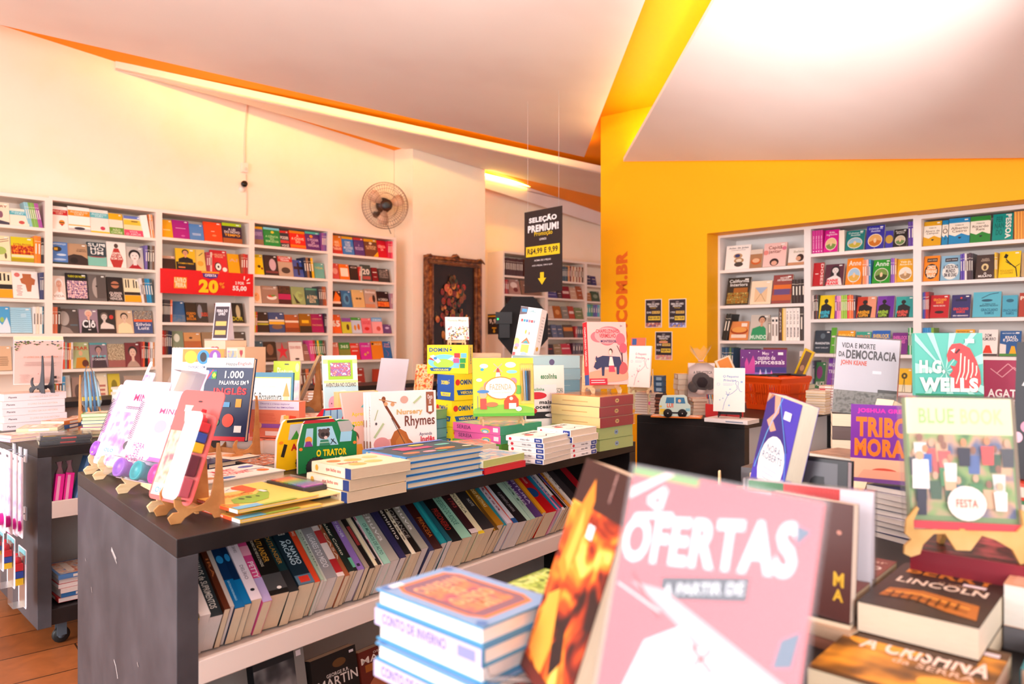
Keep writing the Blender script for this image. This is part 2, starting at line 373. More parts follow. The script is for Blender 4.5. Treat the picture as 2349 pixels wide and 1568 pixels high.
for key, pa, pb, tp, sp, mx, lab in (
    ('m1', 1154, 1254, 580, (634, 676, 715, 754, 793), 1200, 'pale bookcase behind the hanging black sign'),
    ('m2', 1254, 1344, 596, (645, 685, 731, 774, 813), 1300, 'pale bookcase in the back room right of the black sign'),
    ('m3', 1344, 1440, 602, (654, 691, 726, 768, 810), 1360, 'pale bookcase in the back room, cut off by the yellow wall')):
    CASES[key] = bookcase('bookcase', lab, BK, pa, pb, tp, sp, mx, 0.34, warm_case, group='pale bookcases in the back room')
# ------------------------------------------------------------------ display tables
TZ = 0.92
black = mat('241f20', 0.42, 0.35, 'black_laminate')
black = noise_mat('black_laminate_worn', ['1a1617', '211c1d', '292425'], 5, 0.42, 4, spec=0.4)
brownblk = mat('33221d', 0.35, 0.45, 'dark_brown_laminate')
endp = noise_mat('scuffed_laminate_daylit', ['3a3a40', '444349', '4e4d53'], 5, 0.5, 4, spec=0.4)  # scuffed black laminate; the window daylight on these end panels is in its colour
inner = mat('e6dcd6', 0.5, 0.3, 'white_inner_board')
def frame_from(p, q, z=TZ):
    """p (left) and q (right): points on the front edge; local x along the edge, y away, origin p"""
    d = Vector((q.x-p.x, q.y-p.y)).normalized(); n = Vector((-d.y, d.x))
    return Matrix(((d.x, n.x, 0, p.x), (d.y, n.y, 0, p.y), (0, 0, 1, z), (0, 0, 0, 1))), (Vector((q.x, q.y))-Vector((p.x, p.y))).length
def display_table(name, label, p, q, back, zb, th=0.045, shelves=(), lip=0.06, skew=0.0, open_front=True, marks=None, caster=False):
    """table of black panels around white open shelving. back = depth; skew shifts the back edge along x"""
    M, L = frame_from(p, q, 0); root = empty(name, M); tag(root, label, 'display table')
    S = Matrix.Identity(4); S[0][1] = skew/back
    def part(nm, mt, *bx, lab=None, bev=0.002):
        mb = MB(); mb.box(*bx, mt, S); o = mb.build(nm, root); o.matrix_basis = Matrix()
        if bev: smooth_bevel(o, bev)
        if lab: o['label'] = lab
        return o
    part('table_top', black, 0, 0, TZ-th, L, back, TZ)
    e1 = part('end_panel', endp if marks or caster == 2 else black, 0, 0, zb, th+0.01, back, TZ-th); part('end_panel', black, L-th-0.01, 0, zb, L, back, TZ-th)
    part('base_board', black, th+0.01, 0.02, zb, L-th-0.01, back-0.02, zb+0.07)
    part('divider_board', inner, th+0.01, back/2-0.01, zb+0.07, L-th-0.01, back/2+0.01, TZ-th, lab='white board inside the table')
    part('mid_panel', black, L*0.5-0.02, 0.02, zb+0.07, L*0.5+0.02, back/2-0.01, TZ-th) if L > 2.6 else None
    for z in shelves:
        part('shelf', inner, th+0.01, 0.02, z-0.02, L-th-0.01, back/2-0.01, z, lab='white inner shelf')
        part('shelf_lip', inner, th+0.01, 0.0, z-0.02, L-th-0.01, 0.018, z+lip-0.02, lab='white strip that holds the books')
    if marks:
        mb = MB(); art(mb, marks, back, TZ-zb, lambda a, b, e: S @ Vector((-e, back-a, zb+b)), 0.0006); o = mb.build('scuff_mark', e1); o.matrix_basis = Matrix()
        o['label'] = 'pale scratches on the black end panel'
    if caster:
        for (cx, cy) in ((0.12, 0.12), (L-0.12, 0.12), (0.12, back-0.12), (L-0.12, back-0.12)):
            cs = MB(); cm = mat('55606b', 0.4); dk = mat('222222', 0.4)
            cs.lathe([(0.032, -0.012), (0.037, -0.006), (0.037, 0.006), (0.032, 0.012)], dk, 16, S @ Matrix.Translation((cx, cy, 0.037)) @ Matrix.Rotation(R(90), 4, 'X'))
            cs.lathe([(0.015, -0.014), (0.015, 0.014)], cm, 12, S @ Matrix.Translation((cx, cy, 0.037)) @ Matrix.Rotation(R(90), 4, 'X'))
            cs.box(cx-0.02, cy-0.018, 0.037, cx+0.02, cy-0.014, zb, cm, S); cs.box(cx-0.02, cy+0.014, 0.037, cx+0.02, cy+0.018, zb, cm, S)
            o = cs.build('caster', root); o.matrix_basis = Matrix()
    return dict(M=M @ S, L=L, back=back)
F1, K1, G1 = on_z(405, 1237, TZ), on_z(178, 1082, TZ), on_z(1458, 1012, TZ)
M_, L_ = frame_from(F1, G1, 0); loc = M_.inverted() @ Vector((K1.x, K1.y, 0))
scr = [('l', [(0.44, 0.80), (0.47, 0.785), (0.49, 0.775)], 0.012, 'b9b3b3'), ('l', [(0.45, 0.79), (0.50, 0.765)], 0.006, '9a9494'), ('l', [(0.47, 0.40), (0.49, 0.385), (0.505, 0.36), (0.51, 0.35)], 0.005, 'c9c4c4'),
       ('l', [(0.2, 0.57), (0.21, 0.55)], 0.005, '9a9494'), ('l', [(0.7, 0.5), (0.71, 0.49)], 0.005, '9a9494'), ('l', [(0.12, 0.66), (0.13, 0.652)], 0.004, '9a9494'), ('l', [(0.6, 0.2), (0.66, 0.1)], 0.003, '8a8484')]
T1 = display_table('display_table', 'long black display table in front with novels leaning on its inner shelf', F1, G1, loc.y, 0.1, shelves=(0.57, ), lip=0.06, skew=loc.x, marks=scr, caster=True)
F2 = on_z(86, 1027, TZ); G2 = on_z(1168, 1027-(1168-86)*0.0904, TZ)
T2 = display_table('display_table', 'black display table on casters with stationery hanging on its end', F2, G2, 1.15, 0.12, shelves=(0.62, ), lip=0.075, caster=2)
F7 = on_z(100, 924, TZ); G7 = on_z(1010, 924-910*0.0543, TZ)
T7 = display_table('display_table', 'low dark table along the left wall bookcases', F7, G7, 0.5, 0.1, caster=True)
F4, Q4, E4 = on_z(1460, 951, TZ), on_z(1708, 966, TZ), on_z(1905, 936, TZ)
M_, L_ = frame_from(Q4, E4, 0); l4 = M_.inverted() @ Vector((F4.x, F4.y, 0))
T4 = display_table('display_table', 'black display table carrying the orange basket', Q4, on_z(2010, 921, TZ), l4.y, 0.1, skew=l4.x, shelves=(0.55,), caster=True)
F3 = Vector((-0.184, 1.09, TZ)); G3 = on_z(2600, 776+ (1470-776)*0.02, TZ) if False else None
d3 = Vector(((2600-CXP)/FPX, 1.0)).normalized(); c3 = Vector((F3.x, F3.y)); n3 = Vector((d3.y, -d3.x))       # n3 towards the camera and right
p3 = c3+n3*1.25
T3 = display_table('display_table', 'black display table closest to the camera, heaped with books', Vector((p3.x, p3.y, TZ)), Vector((p3.x+d3.x*3.0, p3.y+d3.y*3.0, TZ)), 1.25, 0.1, caster=True)
# ================================================================== books
I4 = Matrix.Identity(4)
Tm, Rx, Ry, Rz = Matrix.Translation, (lambda a: Matrix.Rotation(a, 4, 'X')), (lambda a: Matrix.Rotation(a, 4, 'Y')), (lambda a: Matrix.Rotation(a, 4, 'Z'))
def page_mat(c='f0dfc4'): return noise_mat('paper_edges_'+c, [c, c], 400, 0.8, 1)
def paper(c):
    k = ('pg', c)
    if k in _m: return _m[k]
    m = bpy.data.materials.new('page_edges'); m.use_nodes = True; nt = m.node_tree; b = nt.nodes['Principled BSDF']
    wv = nt.nodes.new('ShaderNodeTexNoise'); wv.inputs['Scale'].default_value = 60; wv.inputs['Detail'].default_value = 2
    mp = nt.nodes.new('ShaderNodeMapping'); mp.inputs['Scale'].default_value = (0.6, 22, 0.6); tc = nt.nodes.new('ShaderNodeTexCoord')
    mx = nt.nodes.new('ShaderNodeMixRGB'); L = lin(c); mx.inputs[1].default_value = (L[0]*.78, L[1]*.76, L[2]*.72, 1); mx.inputs[2].default_value = (*L, 1)
    nt.links.new(tc.outputs['Object'], mp.inputs[0]); nt.links.new(mp.outputs[0], wv.inputs['Vector']); nt.links.new(wv.outputs[0], mx.inputs[0]); nt.links.new(mx.outputs[0], b.inputs['Base Color'])
    b.inputs['Roughness'].default_value = 0.85; _m[k] = m; return m
def covers(mb, w, h, t, col, hard, front, spine, gl=0.35, spcol=None, back=None):
    cm = col if isinstance(col, bpy.types.Material) else mat(col, gl)
    sm = mat(spcol, gl) if isinstance(spcol, str) else cm
    k = 0.0025 if hard else 0.0007
    mb.box(0, 0, 0, w, k, h, cm); mb.box(0, t-k, 0, w, t, h, cm)
    n = 5 if hard else 3; r = min(0.004, t*0.15) if hard else 0.0008                           # spine, slightly rounded
    out = [(-r*math.sin(math.pi*i/n), t*i/n) for i in range(n+1)]
    mb.prism(out+[(k, t-0.0001), (k, 0.0001)], 0, h, sm, 'z')
    if front: art(mb, front, w, h, lambda a, b, e: Vector((a, -e, b)))
    if spine: art(mb, spine, t, h, lambda a, b, e: Vector((-r-e, t-a, b)))
    if back: art(mb, back, w, h, lambda a, b, e: Vector((w-a, t+e, b)))
def pages(mb, w, h, t, pc, hard):
    k = 0.0025 if hard else 0.0007; i = 0.004 if hard else 0.0006
    mb.box(0.001, k, i, w-i, t-k, h-i, paper(pc))
def book(name, label, M, w, h, t, col, front=None, spine=None, pc='f0dfc4', hard=False, parts=False, cat='book', group=None, spcol=None, sticker=None, back=None, gl=0.35, wrap=False):
    if not parts:
        mb = MB(); covers(mb, w, h, t, col, hard, front, spine, gl, spcol, back); pages(mb, w, h, t, pc, hard); o = mb.build(name, None, M)
        return tag(o, label, cat, group)
    o = empty(name, M); tag(o, label, cat, group)
    mb = MB(); covers(mb, w, h, t, col, hard, front, spine, gl, spcol, back); c = mb.build('cover', o); c.matrix_basis = I4
    mb = MB(); pages(mb, w, h, t, pc, hard); c = mb.build('pages', o); c.matrix_basis = I4
    if sticker:
        sx, sy, sw, sh = sticker; mb = MB(); mb.box(sx*w, -0.0045, sy*h, sx*w+sw, -0.0034, sy*h+sh, mat('f6f2f6', 0.4)); c = mb.build('price_sticker', o); c.matrix_basis = I4
    if wrap:
        mb = MB(); e = 0.003; mb.box(-e-0.004, -e-0.004, -e, w+e, t+e, h+e, FILM); c = mb.build('plastic_wrap', o); c.matrix_basis = I4; c['label'] = 'clear glossy wrap'
    return o
FILM = clear_mat('clear_film', 'ffffff', 0.13, 0.12)
def copy_tree(o, parent=None):
    c = o.copy(); COL.objects.link(c)
    if parent is not None: c.parent = parent
    for ch in [x for x in o.children]: copy_tree(ch, c)
    return c
# ---- cover designs
def tx(s, y0, y1, c, x0=0.1, x1=0.9, b=0.02): return ('t', s, x0, y0, x1, y1, c, b)
def N(*cols, s=45, d=0.0): return noise_mat('printed_picture', list(cols), s, 0.4, 2, dist=d)
def portrait(bg, hair, skin, top, cx=0.5, cy=0.62, r=0.17, long=False):
    q = [('r', 0, 0, 1, 1, bg)]
    q.append(('e', cx, cy+r*0.12, r*1.35, r*0.98, hair))
    if long: q.append(('p', [(cx-r*1.4, cy), (cx-r*1.5, cy-r*1.9), (cx+r*1.5, cy-r*1.9), (cx+r*1.4, cy)], hair))
    q += [('p', [(0.08, 0), (0.14, cy-r*2.3), (cx-r*0.5, cy-r*1.55), (cx+r*0.5, cy-r*1.55), (0.86, cy-r*2.3), (0.95, 0)], top),
          ('p', [(cx-r*0.4, cy-r*1.8), (cx+r*0.4, cy-r*1.8), (cx+r*0.4, cy-r*0.5), (cx-r*0.4, cy-r*0.5)], skin),
          ('e', cx, cy-r*0.15, r, r*0.82, skin), ('e', cx-r*0.4, cy-r*0.02, r*0.13, r*0.07, hair), ('e', cx+r*0.4, cy-r*0.02, r*0.13, r*0.07, hair), ('e', cx, cy-r*0.55, r*0.25, r*0.07, 'a04a40'),
          ('p', [(cx-r*0.95, cy+r*0.2), (cx-r*0.6, cy+r*0.62), (cx+r*0.6, cy+r*0.66), (cx+r*0.98, cy+r*0.15), (cx+r*0.9, cy+r*0.8), (cx, cy+r*1.05), (cx-r*0.95, cy+r*0.8)], hair)]
    return q
def oval(bg, title, tc, sky, land, mid='e9c9a0'):
    return [('r', 0, 0, 1, 1, bg), tx(title, 0.72, 0.92, tc, 0.12, 0.88, 0.01), ('e', 0.5, 0.36, 0.4, 0.28, 'f4ecd8'), ('e', 0.5, 0.36, 0.37, 0.255, sky), ('p', [(0.15, 0.3), (0.5, 0.4), (0.86, 0.32), (0.75, 0.17), (0.5, 0.11), (0.25, 0.17)], land), ('e', 0.5, 0.36, 0.08, 0.1, mid), ('e', 0.5, 0.03, 0.02, 0.012, tc)]
def bands(*bs): return [('r', 0, a, 1, b, c) for a, b, c in bs]
def lines(y0, y1, n, c, x0=0.15, x1=0.85, wd=0.5):
    h = (y1-y0)/n; rr = random.Random(int(y0*1000)+n)
    return [('r', x0+rr.random()*0.06, y0+i*h, x1-rr.random()*0.1, y0+i*h+h*wd, c) for i in range(n)]
def sp_title(t, c, y0=0.25, y1=0.9, b=0.02, x0=0.28, x1=0.72): return ('v', t, x0, y0, x1, y1, c, b)
ORD = ['first', 'second', 'third', 'fourth', 'fifth', 'sixth', 'seventh', 'eighth', 'ninth', 'tenth', 'eleventh', 'twelfth']
CASEN = {'u1': 'leftmost wall case', 'u2': 'biography case', 'u3': 'red banner case', 'u4': 'case right of red banner', 'u5': 'case under the fan', 'r1': 'cookery case', 'r2': 'middle niche case', 'r3': 'rightmost niche case', 'm1': 'case behind black sign', 'm2': 'back room middle case', 'm3': 'back room rightmost case'}
def shelf_row(case, row, items, pc='f3e4cf'):
    """items: ('F', px0, px1, toppx, colour, look, art[, tilt]) face out; ('S', px0, px1, toppx, [(colour, art or None)...], look[, lean]) spines out"""
    cs = CASES[case]; pl = cs['pl']; z = cs['zs'][row]; Minv = cs['M'].inverted(); spn = 0
    for it in items:
        kind, p0, p1, tp = it[:4]
        setb = 0.025
        plb = pl.off(setb); a, b = plb.pt(p0), plb.pt(p1)
        xa, xb = (Minv @ Vector((a.x, a.y, 0))).x, (Minv @ Vector((b.x, b.y, 0))).x
        xa, xb = max(xa, cs['side']+0.003), min(xb, cs['W']-cs['side']-0.003)
        if xb-xa < 0.008: continue
        mid = plb.pt((p0+p1)/2)
        lim = (cs['zt']-0.03 if row == 0 else cs['zs'][row-1]-0.026)-z-0.012
        if kind == 'F':
            _, _, _, _, col, look, ar = it[:7]; tilt = it[7] if len(it) > 7 else 0
            lean = R(13+random.uniform(-2, 3)); d2 = 0.05
            h = (CAMZ+(HZ-tp)/FPX*(mid.y+0.03)-z)/math.cos(lean); h = min(h, lim/math.cos(lean)-0.006); t = random.uniform(0.012, 0.026)
            M = cs['M'] @ Tm((xa, setb+random.uniform(-0.004, 0.006), z+t*math.sin(lean)*0+0.0005)) @ Rz(R(random.uniform(-3, 3)+tilt)) @ Rx(-lean)
            # rear bottom edge must not dip into the board
            M = cs['M'] @ Tm((0, 0, t*math.sin(lean))) @ cs['M'].inverted() @ M
            if not any(o[0] == 'r' and o[1:5] == (0, 0, 1, 1) for o in ar) and not ar: ar = [('r', 0.15, 0.62, 0.85, 0.68, 'e9dccb'), ('r', 0.25, 0.3, 0.75, 0.33, 'e9dccb')]
            ar = list(ar)+[('r', 0.74, 0.9, 0.9, 0.945, 'fbf6ee')] if random.random() < 0.55 else ar
            lb = f"{look}, {ORD[row]} shelf, {CASEN[case]}"
            book('book', lb, M, (xb-xa)*1.0-0.003, h, t, col, ar, None, 'f5e9d8')
        else:
            _, _, _, _, cols, look = it[:6]; lean = it[6] if len(it) > 6 else 0
            n = len(cols); tt = (xb-xa)/n
            h = CAMZ+(HZ-tp)/FPX*mid.y-z; h = min(h, lim)
            if lean: h = min(h/math.cos(R(lean)), (lim-0.01-tt*abs(math.sin(R(lean))))/math.cos(R(lean)))
            seen = {}
            for i, c in enumerate(cols):
                cc, sa = c if isinstance(c, tuple) else (c, None)
                t = tt*0.94; hh = h*(1 if lean else random.uniform(0.965, 1.0)) if not isinstance(c, tuple) else h
                M = cs['M'] @ Tm((xa+i*tt+t+tt*0.03, setb+(0.0 if lean else random.uniform(0, 0.006)), z+0.0008)) @ Ry(R(lean)) @ Rz(R(90))
                if lean > 0: M = Tm((0, 0, 0)) @ cs['M'] @ Tm((xa+i*tt+tt*0.03+t, setb, z+0.0008)) @ Ry(R(lean)) @ Rz(R(90))
                if lean < 0: M = cs['M'] @ Tm((xa+i*tt+t+tt*0.03, setb, z+0.0008+0*t)) @ Ry(R(lean)) @ Tm((0, 0, t*math.sin(R(-lean))*0)) @ Rz(R(90))
                if lean: M = Tm((0, 0, t*abs(math.sin(R(lean))))) @ M if lean > 0 else M
                if sa is None: sa = [('r', 0.0, 0.80, 1.0, 0.815, 'e8dcc8'), ('r', 0.3, 0.35, 0.7, 0.72, 'efe6d6')] if sum(lin(cc)) < 1.6 else [('r', 0.32, 0.35, 0.68, 0.75, '6b5a50')]
                nm = look[i] if isinstance(look, (list, tuple)) else look
                if isinstance(look, (list, tuple)):
                    lb = f"{nm}, spine outward, {ORD[row]} shelf, {CASEN[case]}"; g = None
                else:
                    lb = f"{nm}, one of a row, {ORD[row]} shelf, {CASEN[case]}"; g = f"{nm} row on {ORD[row]} shelf of the {CASEN[case]}"
                book('paperback', lb, M, random.uniform(0.13, 0.15), hh, t, cc, None, sa, 'f5e9d8', group=g, cat='paperback')
# ================================================================== what stands on the wall bookcases
W_ = 'fbf3ea'; K_ = '2a211f'
F, S = 'F', 'S'
shelf_row('u1', 0, [
 (F, -22, 23, 465, 'f2dfc2', 'cream book with small figure over dark hill', [tx('CURY', .78, .88, '9a4a3a'), ('e', .55, .45, .12, .16, '8b5a6a'), ('p', [(0, 0), (0, .12), (.4, .2), (1, .1), (1, 0)], '4a4350')]),
 (F, 22, 68, 480, 'f4e3cc', 'cream book with wide teal band', bands((.62, .85, '5fb0b8'))+[tx('AUGUSTO\nCURY', .66, .82, 'd9ecec'), ('e', .62, .2, .15, .1, 'c0504a')]),
 (S, 66, 99, 466, ['8fc3cf', '8fc3cf', '7fae4c', '8ab85a', '7fae4c', 'b04fa0', 'a8489a'], ['pale blue slanting book', 'second pale blue slanting book', 'green slanting book beside the blue ones', 'light green slanting book', 'third green slanting book', 'purple slanting book', 'outermost purple slanting book'], -11)])
shelf_row('u1', 1, [
 (F, -20, 27, 541, 'f0e3b8', 'cream book with green figures', [('l', [(.05, .75), (.95, .9)], .04, 'a05040'), ('l', [(.05, .66), (.95, .82)], .04, 'a05040'), ('e', .5, .4, .3, .16, 'a8c060'), ('e', .3, .22, .08, .12, '5a6a3a'), ('e', .75, .2, .06, .12, '6a5a3a')]),
 (F, 27, 79, 545, 'd8c71a', 'yellow book with fiery red picture', [('r', 0, .3, 1, .66, N('8a1a0a', 'c83a12', 'ffb020', s=60)), tx('EXTRA PROVAS', .66, .74, 'c0341a'), ('r', 0, .18, 1, .28, 'f0d9b0'), ('r', 0, 0, 1, .14, 'b09a10')]),
 (S, 79, 94, 541, ['ff8a1e', 'f07a18'], ['bright orange book', 'deeper orange book']), (S, 94, 107, 545, ['3a2620', '2b2220', '43302a'], ['dark brown book', 'black book beside the edge panel', 'brown book at the panel'])])
shelf_row('u1', 2, [
 (F, -12, 31, 625, 'f5e0b8', 'piano key book with orange foot', bands((0, .33, 'f0a012'), (.34, .52, '262220'))+[('r', .1+.22*i, .66, .2+.22*i, .95, '2a2522') for i in range(4)]),
 (F, 31, 92, 623, 'f7ebe2', 'white book with brown puzzle shape', [('p', [(.4, .9), (.75, .9), (.75, .78), (.9, .7), (.85, .5), (.75, .5), (.7, .25), (.55, .25), (.5, .5), (.35, .55), (.3, .7), (.42, .76)], 'b8683e'), ('e', .2, .85, .11, .08, 'd9706a')]+lines(.1, .5, 7, 'c99a94', .12, .4)),
 (S, 92, 107, 624, ['3d3f6a', '45476f', '3a3a60'], 'navy patterned spine')])
shelf_row('u1', 3, [
 (F, -12, 26, 704, '4a9fd0', 'sky blue book with white peaks', [('p', [(0, .1), (.2, .5), (.5, .3), (.8, .6), (1, .2), (1, 0), (0, 0)], 'd9e6ee'), ('e', .5, .5, .12, .1, '9ac060')]),
 (F, 26, 76, 707, 'a5d2e4', 'pale blue book with wavy lines', [('l', [(0, .08+.08*i), (.25, .1+.08*i), (.5, .07+.08*i), (.75, .1+.08*i), (1, .08+.08*i)], .015, '7098a8') for i in range(11)]+[('r', .5, .62, .75, .76, 'b9d9e6')]),
 (S, 76, 97, 703, ['efe6df', 'f1dcc4', 'f6e6d8'], ['off-white book', 'peach book', 'pale peach book']), (S, 97, 107, 702, ['1f8fae', '2b3138'], ['teal book beside the panel', 'dark slate book at the panel'])])
shelf_row('u1', 4, [(F, -10, 28, 795, 'dcb48e', 'tan book with glossy sleeve', lines(.2, .6, 5, 'a07a5a')), (F, 30, 70, 797, 'c9c0b8', 'grey book', [tx('VIDA', .6, .75, '554a44')]), (F, 72, 106, 800, '6a8a94', 'slate blue book', [tx('MAR', .6, .75, 'f0e8e0')])])
shelf_row('u2', 0, [
 (F, 119, 158, 474, 'f8ebe0', 'white book with red band and balloon', bands((.62, .85, 'c62026'))+[tx('AUGUSTO\nCURY', .65, .82, 'f0c8b0'), ('e', .62, .3, .18, .11, 'e08a1e'), ('r', .46, .28, .78, .32, '3a2a2a'), ('p', [(.5, .24), (.74, .24), (.62, .14)], 'b8302a')]),
 (F, 158, 209, 476, 'fbf2e8', 'white book with orange band and dog', bands((.62, .85, 'f78f1e'), (.2, .25, 'f6b25a'), (0, .1, 'c9c0b8'))+[tx('AUGUSTO\nCURY', .65, .82, 'f5d9b8'), ('e', .5, .1, .25, .06, '3a3540')]),
 (F, 209, 253, 482, 'f6e9dc', 'cream book with turquoise band', bands((.64, .86, '6fbcc2'), (0, .06, 'f0c21a'))+[tx('AUGUSTO\nCURY', .67, .83, 'd8eef0'), ('e', .65, .2, .13, .08, 'c0405a')]),
 (F, 253, 286, 491, 'f3e6d4', 'yellow-topped book with green foot', bands((.7, 1, 'eeb21a'), (0, .32, '6f9c3a'))+[tx('NÃO\nCHORE', .03, .28, 'd9e6b8')]),
 (F, 286, 329, 497, 'f6dca8', 'sunset book with pink foot', bands((.86, 1, '6a7ac0'), (.55, .8, 'f7c23a'), (0, .3, 'e84a6a'))+[tx('VIVA\nO AMOR', .03, .26, 'f8b8c0'), ('r', .4, .7, .75, .76, '8a6a2a')]),
 (S, 330, 346, 490, [('fdf6ee', [])], ['thick white slanting book'], -10), (S, 346, 361, 490, ['f08a4a', 'f7e6d8', 'f08a3a', 'f4a878'], ['orange slanting book', 'white slanting book between orange ones', 'second orange slanting book', 'salmon slanting book'], -6)])
shelf_row('u2', 1, [
 (F, 119, 157, 556, '4f79b8', 'blue sky book with yellow carriage', [tx('HIPERESPAÇO', .86, .95, 'dce8f0'), ('e', .35, .68, .28, .12, '2a2a2a'), ('r', .15, .62, .38, .74, 'e6a81e'), ('e', .6, .42, .3, .05, 'c9d6e6'), ('e', .5, .2, .4, .05, 'a8bcd9'), ('r', 0, 0, 1, .08, '2f3a2a')]),
 (F, 157, 203, 560, 'b89270', 'tan book with dark car', [('p', [(0, 0), (0, .4), (.3, .5), (.7, .46), (1, .3), (1, 0)], '3a2a26'), tx('O NOVO\nROMANCE', .62, .76, '5a4034', .45, .95), ('e', .3, .2, .2, .14, '221a18')]),
 (F, 203, 247, 557, '35434a', 'dark book with teal foot and swirling letters', bands((0, .4, '7cc0b0'))+[tx('SUN\nHO\nUM', .48, .96, 'f0ece6', .05, .95), ('e', .5, .38, .45, .02, 'a0303a')]),
 (F, 247, 291, 556, 'f7eadf', 'white book with person in red coat', [('p', [(.38, .75), (.62, .75), (.85, .3), (.7, 0), (.3, 0), (.15, .3)], 'b8332c'), ('e', .5, .85, .11, .09, '5a4038'), tx('SEMPRE\nFOI UM\nBOM DIA', .3, .6, 'f6e6d8', .22, .8)]),
 (F, 291, 332, 567, 'c8bcb4', 'book with black-haired woman portrait and red collar', portrait('d9cfc8', '241c1e', 'e8ddd6', 'a8202a', .5, .6, .25)[1:]),
 (S, 333, 361, 563, ['7a68ae', '2a2422', '86807c', '7a5a48'], ['violet book', 'black book with yellow title', 'grey book', 'brown book at the panel'])])
shelf_row('u2', 2, [
 (F, 119, 154, 633, 'e8d2c4', 'book with white-haired man portrait', portrait('ecd9cc', 'f3eeea', 'e0a890', 'f6ece6', .55, .68, .2)[1:]+[tx('VIDA', .1, .2, 'b09a8a')]),
 (F, 154, 205, 628, '1f1c22', 'black book with crowd and yellow title', [tx('TUDO DE NOVO', .84, .92, 'f0e21a'), ('r', .05, .06, .95, .72, N('2a2438', '8a6aa0', 'f0b8a0', 'e8e0e8', s=80))]),
 (F, 205, 246, 630, '6a605c', 'book with grey half-lit face', [('e', .5, .5, .3, .4, 'a89c94'), ('r', .45, .1, 1, .95, '5a504c'), ('e', .45, .55, .06, .03, '2a2624')]),
 (F, 249, 287, 637, '2c2424', 'black book with covered face', [('e', .5, .68, .26, .15, 'c07a5a'), ('r', .2, .66, .8, .72, '3a2420'), tx('QUERER\nPODER\nVENCER', .05, .38, 'e8dcd4')]),
 (F, 287, 325, 640, 'f3dfb6', 'piano key book with amber foot', bands((0, .28, 'f2a516'), (.29, .42, '2c2420'))+[('r', .1+.16*i, .6, .17+.16*i, .95, '2a2522') for i in (0, 1, 3, 4, 5)]),
 (S, 326, 359, 639, ['ece4e0', '7a5f50', '1f86b8', '2a94c8', '3a5560'], ['white slanting book', 'brown slanting book', 'blue slanting book', 'second blue slanting book', 'slate slanting book'], -7)])
shelf_row('u2', 3, [
 (S, 119, 139, 703, ['e07a52', 'd86e48', '33261e'], ['orange book with black foot', 'second orange book', 'black book beside the singer portrait']),
 (F, 139, 184, 709, '584c48', 'dark grey book with side-face portrait', [('e', .25, .6, .28, .3, 'b0a49c'), ('p', [(0, 0), (.1, .3), (.5, .2), (.7, 0)], '94867e'), ('r', .55, .3, .95, .36, '5a6a74')]),
 (F, 184, 227, 711, '9c8290', 'mauve book with blond figure in black', portrait('a08896', 'e8c8b0', 'e8a890', '1c181c', .5, .82, .15)[1:]+[tx('Clô', .22, .55, 'f4eeee', .15, .85, .03), ('r', .45, .12, .6, .16, 'f0e8e8')]),
 (F, 227, 268, 711, '2b2220', 'black book with portrait and red dot', portrait('2b2220', '6a5a50', 'd8c8bc', 'e0d4ca', .35, .7, .16)[1:]+[('e', .75, .68, .12, .09, 'c8322a'), ('r', 0, 0, 1, .18, '3a2824')]),
 (F, 268, 309, 713, 'd9b896', 'sepia book with dark-haired portrait', portrait('dcc0a2', '3a2c26', 'e0c0a4', 'f0dcae', .5, .72, .16)[1:]),
 (F, 309, 352, 713, '3f5080', 'navy book with white script title', bands((.58, 1, N('c09050', '4a5a70', 'e0c8a0', s=90)), (.5, .6, 'e8602a'))+[tx('Silvio\nLuiz', .16, .46, 'e8e6ee')]),
 (S, 354, 361, 712, ['e8b01e'], ['thin yellow book at the panel'])])
shelf_row('u2', 4, [
 (S, 121, 168, 784, ['c83a48', '2a2224', '4a2a2a', '222a48', 'd8504a', 'e0563a', '8fa090', 'a82a2a', 'f08c1a', 'e8dcd4'], ['crimson book at the panel', 'black book', 'dark maroon book', 'navy book', 'coral book', 'orange-red book', 'grey-green book', 'deep red book', 'wide orange book', 'white book beside the yellow-clad figure']),
 (F, 168, 208, 786, 'a8b07c', 'sage book with red title and golden figure', [tx('TSAR', .7, .84, 'c0381e', .05, .95, .03), ('e', .5, .58, .12, .1, 'd8a880'), ('p', [(.15, 0), (.25, .4), (.75, .42), (.95, .2), (.95, 0)], 'c8861e'), ('e', .75, .18, .2, .14, '5a2a1a')]),
 (F, 209, 250, 787, '8a7480', 'book with man in dark clothes, teal top', bands((.92, 1, '4a9aa0'))+portrait('8a7480', '4a3838', 'b89088', '40323c', .5, .72, .15)[1:]+[tx('FIM', .42, .5, '6ac0c8'), tx('O CADERNO', .3, .38, 'f0e0e0')]),
 (F, 250, 290, 790, 'a08a6c', 'sepia crowd book with brown foot', [('r', 0, .3, 1, 1, N('5a4634', 'b09a7a', 'd9c8a8', s=110)), ('r', 0, 0, 1, .3, '9a5a54')]),
 (F, 290, 325, 787, '7a2e34', 'maroon book with dark-haired portrait', portrait('7a2e34', '2a1e22', 'e0b8a4', 'b09484', .5, .62, .22)[1:]),
 (S, 325, 362, 783, ['a83a3a', 'e8603a', '2c2626', '262426', 'e84a3e', 'e0d8d4', 'f0ece8', 'd88a4a'], ['dark red book', 'orange book', 'black book past the portraits', 'second black book', 'bright red book', 'grey-white book', 'creamy white book', 'amber book at the panel'])])
